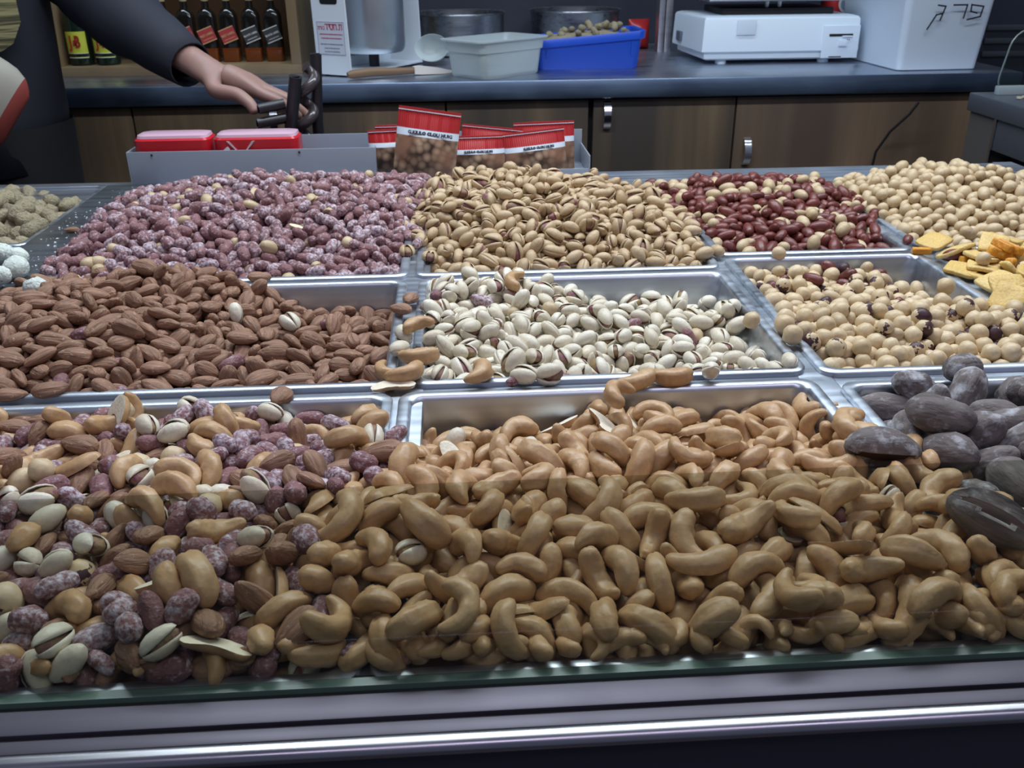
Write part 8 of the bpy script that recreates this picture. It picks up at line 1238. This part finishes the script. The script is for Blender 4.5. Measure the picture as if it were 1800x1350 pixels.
STRAYS = [
    ('hazelnut', 1, (0.2478, 0.7171, 0.0085), (0, 20, 30), 'hazelnut alone at the right rim of the pale pistachio pan', 0.95),
    ('white_coated_nut', 0, (-0.3943, 0.8374, 0.015), (0, 0, 40), 'single white coated nut lying on the dark side beam above the almonds', 0.8),
    ('white_coated_nut', 1, (-0.4381, 0.8998, 0.015), (0, 10, 80), 'white coated nut at the very edge of its pan, largest of the white ones', 0.95),
    ('white_coated_nut', 2, (-0.448, 0.9275, 0.017), (0, 0, 20), 'white coated nut just behind the largest white one, far left', 0.85),
    ('white_coated_nut', 0, (-0.4701, 0.946, 0.016), (0, 10, 120), 'white coated nut cut by the left picture edge, upper one', 0.85),
    ('white_coated_nut', 1, (-0.4421, 0.8712, 0.016), (0, 10, 170), 'white coated nut cut by the left picture edge, lower one', 0.8),
    ('almond', 2, (-0.4448, 1.063, 0.0065), (20, 0, 8), 'small brown almond piece alone on the dark side beam among salt crumbs', 0.62),
    ('pecan', 1, (0.3687, 0.5938, 0.015), (0, 10, 25), 'round grey pecan balancing on the steel bar in front of the hazelnuts', 0.88),
    ('cashew', 1, (-0.0445, 0.634, 0.0085), (8, 4, 205), 'cashew lying on the bar crossing, right one of the pair beside the almond pan', 1.05),
    ('cashew', 5, (-0.0586, 0.6403, 0.0085), (0, -6, 120), 'cashew lying on the bar crossing, left one of the pair beside the almond pan', 0.85),
    ('cashew_half', 2, (-0.0526, 0.621, 0.005), (180, 0, 190), 'thin cashew half on the bar at the corner of the almond pan', 0.9),
    ('cashew', 0, (-0.0356, 0.6653, 0.0085), (5, 5, 170), 'cashew on the left rim of the pale pistachio pan, above the pair', 1.0),
    ('cashew', 7, (-0.0352, 0.7026, 0.02), (0, -8, 20), 'cashew leaning over the left rim of the pale pistachio pan, below two almonds', 0.95),
    ('almond', 1, (-0.0456, 0.8005, 0.0065), (0, 4, 75), 'almond alone on the bar, upper left of the two between almond and pistachio pans', 0.95),
    ('almond', 4, (-0.027, 0.7797, 0.0065), (0, 0, 30), 'almond on the rim of the pale pistachio pan, right of the lone almond', 0.95),
    ('almond', 1, (-0.0535, 0.7708, 0.008), (0, 0, -30), 'almond at the right rim of the almond pan, beside the lone almond', 0.95),
    ('pistachio', 1, (-0.0481, 0.7072, 0.0085), (0, 0, 110), 'open pistachio on the bar between almonds and pistachios, upper of two', 1.08, True),
    ('pistachio', 2, (-0.0497, 0.6811, 0.0085), (0, 10, 60), 'closed pistachio on the bar between almonds and pistachios, lower of two', 1.05),
    ('pistachio', 1, (0.0456, 0.6226, 0.009), (80, 0, 150), 'open pistachio on the front rim of its pan, left of the pair there', 1.05, True),
    ('pistachio', 3, (0.0644, 0.6222, 0.0085), (10, 0, 10), 'open pistachio on the front rim of its pan, right of the pair there', 1.0, True),
    ('pistachio', 2, (0.1859, 0.6175, 0.009), (0, 40, 80), "closed pistachio alone on the right part of its pan's front rim", 1.05),
    ('coated_peanut', 3, (0.0362, 0.6168, 0.0055), (0, 0, 20), 'small purple peanut piece on the bar behind the cashews', 0.55),
    ('cashew', 2, (0.0112, 0.6284, 0.009), (10, 0, 250), 'cashew resting at the front rim of the pale pistachio pan, bent upright', 1.05),
    ('cashew', 4, (0.1266, 0.603, 0.0105), (0, 8, 200), 'cashew on the bar behind the cashew peak, left of three', 1.0),
    ('cashew', 3, (0.1078, 0.5682, 0.018), (20, 0, 60), 'cashew on top of the cashew heap just before the rear bar', 1.0),
    ('cashew', 0, (0.1543, 0.613, 0.0085), (0, 0, 175), 'cashew on the bar behind the cashew peak, right of three', 1.0),
    ('hazelnut', 0, (0.4534, 0.7866, 0.0085), (0, 0, 10), 'hazelnut alone on the bar between the hazelnut and cracker pans', 1.05),
    ('hazelnut', 2, (0.2719, 0.6833, 0.0085), (0, 0, 40), 'hazelnut overhanging the left bar, nearest to the front', 1.08),
    ('cracker', 0, (0.5112, 0.929, 0.0075), (4, -12, 30), 'square cracker with dark specks leaning on the beige peanuts', 0.92),
    ('crispy_chip', 0, (0.4854, 0.903, 0.0055), (0, 0, -10), 'orange stick lying on the bar behind the hazelnut pan', 0.75),
    ('red_peanut', 1, (0.507, 0.881, 0.0075), (0, 20, 140), 'red-skinned peanut on the back rim of the cracker pan', 1.05),
    ('cracker', 1, (0.496, 0.8405, 0.006), (3, -6, 50), 'square cracker overhanging the left rim of the cracker pan', 0.95),
    ('coated_peanut', 0, (-0.3975, 0.9341, 0.008), (0, 0, 10), 'salted pink peanut furthest left on the dark beam edge', 1.0),
    ('blanched_peanut', 3, (-0.3791, 0.9303, 0.0075), (0, 0, 60), 'cream peanut on the steel edge left of the almonds, one of two', 1.0),
    ('blanched_peanut', 1, (-0.3715, 0.9334, 0.0075), (0, 0, 20), 'cream peanut beside another on the steel edge, right of two', 1.0),
    ('coated_peanut', 2, (-0.0438, 0.9718, 0.007), (0, 0, 70), 'salted pink peanut on the bar left of the tan pistachios, near the front', 0.9),
    ('coated_peanut', 3, (-0.0218, 0.8129, 0.004), (0, 0, 70), 'salted pink peanut in the left back corner of the pale pistachio pan', 0.9),
    ('cashew', 1, (0.0522, 0.8287, 0.012), (0, -10, 75), 'cashew upright at the back rim of the pale pistachio pan', 0.95),
    ('cashew', 6, (0.263, 0.534, 0.0095), (0, 0, 45), 'broken cashew on the bar beside the pecans, behind the split pecan', 1.0),
    ('cashew', 0, (0.2566, 0.5288, 0.0095), (0, -4, 70), 'cashew on the bar beside the pecans, behind the split pecan', 1.05),
    ('cashew', 1, (0.248, 0.338, 0.01), (0, 6, 30), 'cashew at the lower right corner behind the glass, leftmost of the corner group', 1.0),
    ('cashew', 4, (0.268, 0.352, 0.012), (10, 0, 150), 'cashew at the lower right corner behind the glass, farthest back of the corner group', 1.05),
    ('cashew', 2, (0.272, 0.334, 0.0095), (0, -8, 95), 'cashew at the lower right corner, standing closest to the glass', 0.95),
    ('cashew', 3, (0.292, 0.35, 0.0105), (0, 0, 10), 'cashew past the lower right corner of the frame, on the bar', 1.0),
    ('cashew', 5, (0.262, 0.3395, 0.02), (15, 0, 20), 'cashew at the lower right corner, on top of the corner group', 0.95),
    ('cashew', 7, (0.249, 0.329, 0.0075), (0, 0, 15), 'short cashew lowest behind the glass at the right corner, left one', 0.9),
    ('cashew', 7, (0.263, 0.3295, 0.0078), (20, 0, -20), 'short cashew lowest behind the glass at the right corner, right one', 0.9),
    ('cashew', 6, (0.257, 0.333, 0.015), (0, 20, 60), 'small broken cashew above the two short ones at the right corner', 0.8),
]

# ---------------------------------------------------------------- the nuts: settled poses (variant and size, position in half millimetres, turn)
def unpack(ox, oy, rows):
    out = []
    for i in range(0, len(rows), 7):
        vs, x, y, z, b, c, d = rows[i:i + 7]; b, c, d = b / 99, c / 99, d / 99
        out.append((vs // 10, .86 + .28 * (vs % 10) / 9, Vector(((x + ox) * 5e-4, (y + oy) * 5e-4, z * 5e-4 - .1 + RIM)), Quaternion((math.sqrt(max(0, 1 - b * b - c * c - d * d)), b, c, d)).normalized()))
    return out
MESH = {}
def nmesh(kind, var, q=1.0, kern=False):
    key = (kind, var, q, kern)
    if key not in MESH:
        v, f, mi = kernel(kind, var, q) if kern else nut(kind, var, q)
        m = bpy.data.meshes.new('kernel' if kern else kind); m.from_pydata(v.tolist(), [], f)
        ml = NM['kernel'] if kern else NM[kind]
        for q_ in (ml if isinstance(ml, list) else [ml]): m.materials.append(q_)
        m.polygons.foreach_set('material_index', mi); m.polygons.foreach_set('use_smooth', [True] * len(f))
        if kind in ('cashew_half', 'peanut_half', 'cracker'): m.set_sharp_from_angle(angle=math.radians(55))
        MESH[key] = m
    return MESH[key]
ZONE = {'A1': 'the pink heap at back left', 'B1': 'the tan pistachio mound at back centre', 'C1': 'the narrow red-skinned heap at the back', 'D1': 'the beige heap at back right', 'A2': 'the almond heap in the middle row',
        'B2': 'the half-empty pale pistachio pan', 'C2': 'the narrow hazelnut pan in the middle row', 'D2': 'the cracker pan at the right edge', 'mix': 'the mixed nuts heap at front left', 'B3': 'the big cashew heap at front centre',
        'C3': 'the grey pecan pan at front right', 'L1': 'the far left pan'}
LOOK = {'cashew': 'curved tan roasted cashew', 'cashew_half': 'split half of a cashew with pale inside', 'almond': 'brown wrinkled almond', 'coated_peanut': 'pinkish peanut with white salt coating', 'red_peanut': 'dark red-skinned peanut',
        'peanut_half': 'split cream half of a peanut', 'pistachio': 'pale pistachio in its open shell', 'roasted_pistachio': 'tan roasted pistachio in its shell', 'hazelnut': 'round cream hazelnut', 'blanched_peanut': 'smooth beige skinless peanut',
        'pecan': 'grey brown pecan in the shell', 'cracker': 'square yellow cheese cracker', 'crispy_chip': 'orange crispy stick', 'dusted_peanut': 'knobbly dust-coloured coated peanut', 'white_coated_nut': 'lumpy white coated nut'}
SHORT = {'cashew': 'cashew', 'cashew_half': 'split cashew half', 'almond': 'almond', 'coated_peanut': 'salted pink peanut', 'red_peanut': 'red-skinned peanut', 'peanut_half': 'split peanut half', 'pistachio': 'pale pistachio',
         'roasted_pistachio': 'tan pistachio', 'hazelnut': 'hazelnut', 'blanched_peanut': 'beige peanut', 'pecan': 'grey pecan', 'cracker': 'yellow cracker', 'crispy_chip': 'orange stick', 'dusted_peanut': 'dusted peanut', 'white_coated_nut': 'white coated nut'}
CAT = {'cashew': 'cashew', 'cashew_half': 'cashew', 'almond': 'almond', 'pistachio': 'pistachio', 'roasted_pistachio': 'pistachio', 'hazelnut': 'hazelnut', 'pecan': 'pecan', 'cracker': 'cracker', 'crispy_chip': 'chip', 'white_coated_nut': 'nut'}
def put_kernel(o, kind, var):
    c = bpy.data.objects.new('kernel', nmesh(kind, var, 1.0, True)); COL.objects.link(c); c.parent = o
def place(kind, var, scale, loc, quat, label, group=None, kern=False):
    o = bpy.data.objects.new(kind, nmesh(kind, var)); COL.objects.link(o)
    o.location = loc; o.rotation_mode = 'QUATERNION'; o.rotation_quaternion = quat; o.scale = (scale,) * 3
    tag(o, label, CAT.get(kind, 'peanut'), group)
    if kern: put_kernel(o, kind, var)
    return o
STUFF = {}
def deep(kind, var, scale, loc, quat):
    S = STUFF.setdefault(kind, ([], [], [], [0]))
    M = quat.to_matrix() * scale; A = np.array(M)
    for kn in ((0, 1) if 'pistachio' in kind and var != 2 else (0,)):
        v, f, mi = kernel(kind, var, .6) if kn else nut(kind, var, .62)
        w = v @ A.T + np.array(loc); b = S[3][0]
        S[0].append(w); S[1].extend([tuple(i + b for i in g) for g in f]); S[2].extend([1] * len(f) if kn else mi); S[3][0] += len(w)
WORDS = 'first second third fourth fifth sixth seventh eighth ninth tenth eleventh twelfth thirteenth fourteenth fifteenth sixteenth seventeenth eighteenth nineteenth twentieth'.split()
def from_left(p):
    v = p - Vector((0, 0, RIM + .3)); return (v.x - .0587 * v.y) / max(.05, v.y + .06 * v.x - .48 * v.z)
for kind, zone, nobj, nkern, ox, oy, rows in NUTS:
    L = unpack(ox, oy, rows); rank = sorted(range(nobj), key=lambda i: from_left(L[i][2])) if nobj <= 20 else []
    for i, (var, sc_, loc, q) in enumerate(L):
        if i >= nobj: deep(kind, var, sc_, loc, q); continue
        lab = LOOK[kind] + ' in ' + ZONE[zone]
        if nobj == 1: lab = 'only ' + lab
        elif rank:
            k = rank.index(i); w = 'leftmost' if k == 0 else 'rightmost' if k == nobj - 1 else WORDS[k] + ' from left'
            lab = w + ' ' + SHORT[kind] + ' of those in ' + ZONE[zone]
        place(kind, var, sc_, loc, q, lab, SHORT[kind] + ' pieces in ' + ZONE[zone], 'pistachio' in kind and var != 2 and i < nkern)
# what lies deeper in each pan: a rough bed following the heap, part of the uncountable rest
def heapfun(P):
    P = np.array(P)
    def f(x, y):
        w = 1 / (((x[..., None] - P[:, 0]) ** 2 + (y[..., None] - P[:, 1]) ** 2) ** 1.5 + 1e-6); return (w * P[:, 2]).sum(-1) / w.sum(-1)
    return f
def base(x, y):
    z = np.zeros_like(x)
    for a, b, c, d, h in PANS.values():
        dd = np.minimum(np.minimum(x - a, b - x), np.minimum(y - c, d - y)); z = np.minimum(z, -np.clip(dd / .004, 0, 1) * h)
    return z
BEDK = {'A1': 'coated_peanut', 'B1': 'roasted_pistachio', 'C1': 'red_peanut', 'D1': 'blanched_peanut', 'A2': 'almond', 'B2': 'pistachio', 'C2': 'hazelnut', 'M3': 'cashew', 'C3': 'pecan', 'L1': 'dusted_peanut'}
THK = {'A1': .0245, 'B1': .0265, 'C1': .0245, 'D1': .0245, 'A2': .0265, 'B2': .0265, 'C2': .0265, 'M3': .032, 'C3': .045, 'L1': .037}
for zn, kd in BEDK.items():
    x0, x1, y0, y1 = REG[zn]; x1 = min(x1, .258) if zn == 'M3' else x1; T = heapfun(HP[zn]); st = .005
    X, Y = np.meshgrid(np.arange(x0, x1 + st, st), np.arange(y0, y1 + st, st)); B = base(X, Y); Z = T(X, Y) - THK[zn]
    Z += np.array([[noise.noise((a * 95, b * 95, 3.)) for a in X[0]] for b in Y[:, 0]]) * .004
    rf = np.random.RandomState(len(zn) + int(x0 * 1000) % 97); ce = {'cashew': .026, 'pecan': .04, 'dusted_peanut': .034, 'almond': .021}.get(kd, .018)
    for yy in np.arange(y0 + ce, y1 - ce / 2, ce):
        for xx in np.arange(x0 + ce, x1 - ce / 2, ce):
            px, py = xx + (rf.rand() - .5) * ce * .6, yy + (rf.rand() - .5) * ce * .6; t0 = float(T(np.array(px), np.array(py))); zz = t0 - THK[zn] * (.58 + .14 * rf.rand()); bb = float(base(np.array(px), np.array(py)))
            if zz > bb + .005: deep(kd, int(rf.randint(NVAR[kd])), .95, Vector((px, py, zz + RIM)), Quaternion((rf.randn(), rf.randn(), rf.randn(), rf.randn())).normalized())
    ok = Z > B + .0035; nx = X.shape[1]; S = STUFF.setdefault(kd, ([], [], [], [0])); b = S[3][0]; idx = {}; V = []
    for j in range(X.shape[0] - 1):
        for i in range(nx - 1):
            c4 = ((j, i), (j, i + 1), (j + 1, i + 1), (j + 1, i))
            if all(ok[c] for c in c4):
                for c in c4:
                    if c not in idx: idx[c] = len(V); V.append((X[c], Y[c], Z[c] + RIM))
                S[1].append(tuple(b + idx[c] for c in c4)); S[2].append(0)
    if V: S[0].append(np.array(V)); S[3][0] += len(V)
rf = np.random.RandomState(3)
T3, T2 = heapfun(HP['C3']), heapfun(HP['D1'])
for x in np.arange(.405, .470, .031):                     # the pecan and cracker pans go on past the frame
    for y in np.arange(.355, .585, .036):
        deep('pecan', int(rf.randint(5)), .9, Vector((x + .006 * rf.randn(), y + .006 * rf.randn(), RIM - .008 + float(T3(np.array(x), np.array(y))))), Quaternion((1, .4 * rf.randn(), .2 * rf.randn(), rf.randn() * 2)).normalized())
for k in range(130):
    deep('cracker' if k % 4 else 'crispy_chip', int(rf.randint(3)), 1.0, Vector((rf.uniform(.545 if k < 65 else .66, .775), rf.uniform(.655, .88), RIM - .045 + .0004 * k + .008 * rf.rand())), Quaternion((1, .15 * rf.randn(), .15 * rf.randn(), rf.randn() * 2)).normalized())
for i, x in enumerate(np.arange(-.205, .27, .0125)):       # bits pressed against the glass
    kd = ('coated_peanut', 'cashew', 'almond')[i % 3] if x < -.02 else 'cashew'
    deep(kd, int(rf.randint(5)), .62 + .1 * rf.rand(), Vector((x, .3285 + .004 * rf.rand(), RIM + .0065 + .002 * rf.rand())), Quaternion((1, .4 * rf.randn(), .3 * rf.randn(), rf.randn())).normalized())
for kd, (V, F, MI, _) in STUFF.items():
    m = bpy.data.meshes.new(kd + '_heap'); m.from_pydata(np.concatenate(V).tolist(), [], F)
    ml = NM[kd] if isinstance(NM[kd], list) else [NM[kd]]
    if 'pistachio' in kd: ml = ml + [NM['kernel']]
    for q in ml: m.materials.append(q)
    m.polygons.foreach_set('material_index', MI); m.polygons.foreach_set('use_smooth', [True] * len(F))
    o = bpy.data.objects.new(kd + '_heap', m); COL.objects.link(o); tag(o, 'deeper layer of the heap: %s pieces under the top ones' % kd.replace('_', ' '), 'nuts', None, 'stuff')

# nuts lying in the blue tub, and the ones below them
for i, (x, y, z) in enumerate(TUBNUTS):
    q = Quaternion((.7, .3 * math.sin(i * 3), .2 * math.cos(i * 5), math.sin(i * 2))).normalized()
    o = place('dusted_peanut', i % 5, .78, Vector((.305 + x, 2.235 + y, CT + z + .026)), q, 'knobbly beige nut on top of the pile in the bright blue tub', 'nuts on top in the blue tub')
bb = MB(); L = []
for e, z in ((.92, .02), (.97, .052), (.70, .066), (.35, .072)): L.append([(x * e * 1.0 + .305, y * e + 2.235, CT + z + .05 * (x + .12) * .6) for x, y, _ in rrect(-.112, .112, -.060, .060, .016, 0)])
tag(bb.loops(L, True, True).build('tub_nut_heap', NM['dusted_peanut']), 'beige nuts lying deeper in the blue tub', 'nuts', None, 'stuff')

# ---------------------------------------------------------------- single nuts that rolled onto rims and bars
def pecan_split(name, label, loc, rot, side):
    n, m_ = 26, 20; sp = straight(.048, .002); V, F = tube(n, m_, sp, lambda t: dome(t, .55) * (1.12 - .22 * t), .0135, .0128, .03, 3)
    V = V.copy(); mi = []
    def inside(i):
        if i >= n * m_: return False
        t_ = (i // n) / m_; a = 2 * math.pi * (i % n) / n; d = (a - side + math.pi) % (2 * math.pi) - math.pi
        return abs(d) < .62 * math.sin(math.pi * min(1, max(0, t_ * .95 + .06)))
    cut = [inside(i) for i in range(len(V))]
    for i, c in enumerate(cut):
        if c: V[i, 1] *= .55; V[i, 2] *= .55
    mi = [1 if all(cut[i] for i in f) else 0 for f in F]
    m = bpy.data.meshes.new(name); m.from_pydata(V.tolist(), [], F); m.materials.append(NM['pecan']); m.materials.append(NM['pecan_inside'])
    m.polygons.foreach_set('material_index', mi); m.polygons.foreach_set('use_smooth', [True] * len(F)); m.set_sharp_from_angle(angle=math.radians(50))
    o = bpy.data.objects.new(name, m); COL.objects.link(o); o.location = loc; o.rotation_euler = rot; tag(o, label, 'pecan')
R_ = math.radians
def one(kind, var, xyz, rot, label, s=1.0, kern=False):
    place(kind, var, s, Vector((xyz[0], xyz[1], RIM + xyz[2])), Matrix.Rotation(R_(rot[2]), 4, 'Z').to_quaternion() @ Quaternion((0, 1, 0), R_(rot[1])) @ Quaternion((1, 0, 0), R_(rot[0])), label, None, kern)
for st in STRAYS: one(*st)
pecan_split('pecan', 'split pecan lying across the steel bar between cashews and pecans', (0.2577, 0.4803, RIM + .016), (0, R_(4), R_(-8)), -2.75)
pecan_split('pecan', 'large cracked-open pecan nearest the front right, dark inside showing', (0.2698, 0.3807, RIM + .030), (0, R_(14), R_(-38)), 1.85)
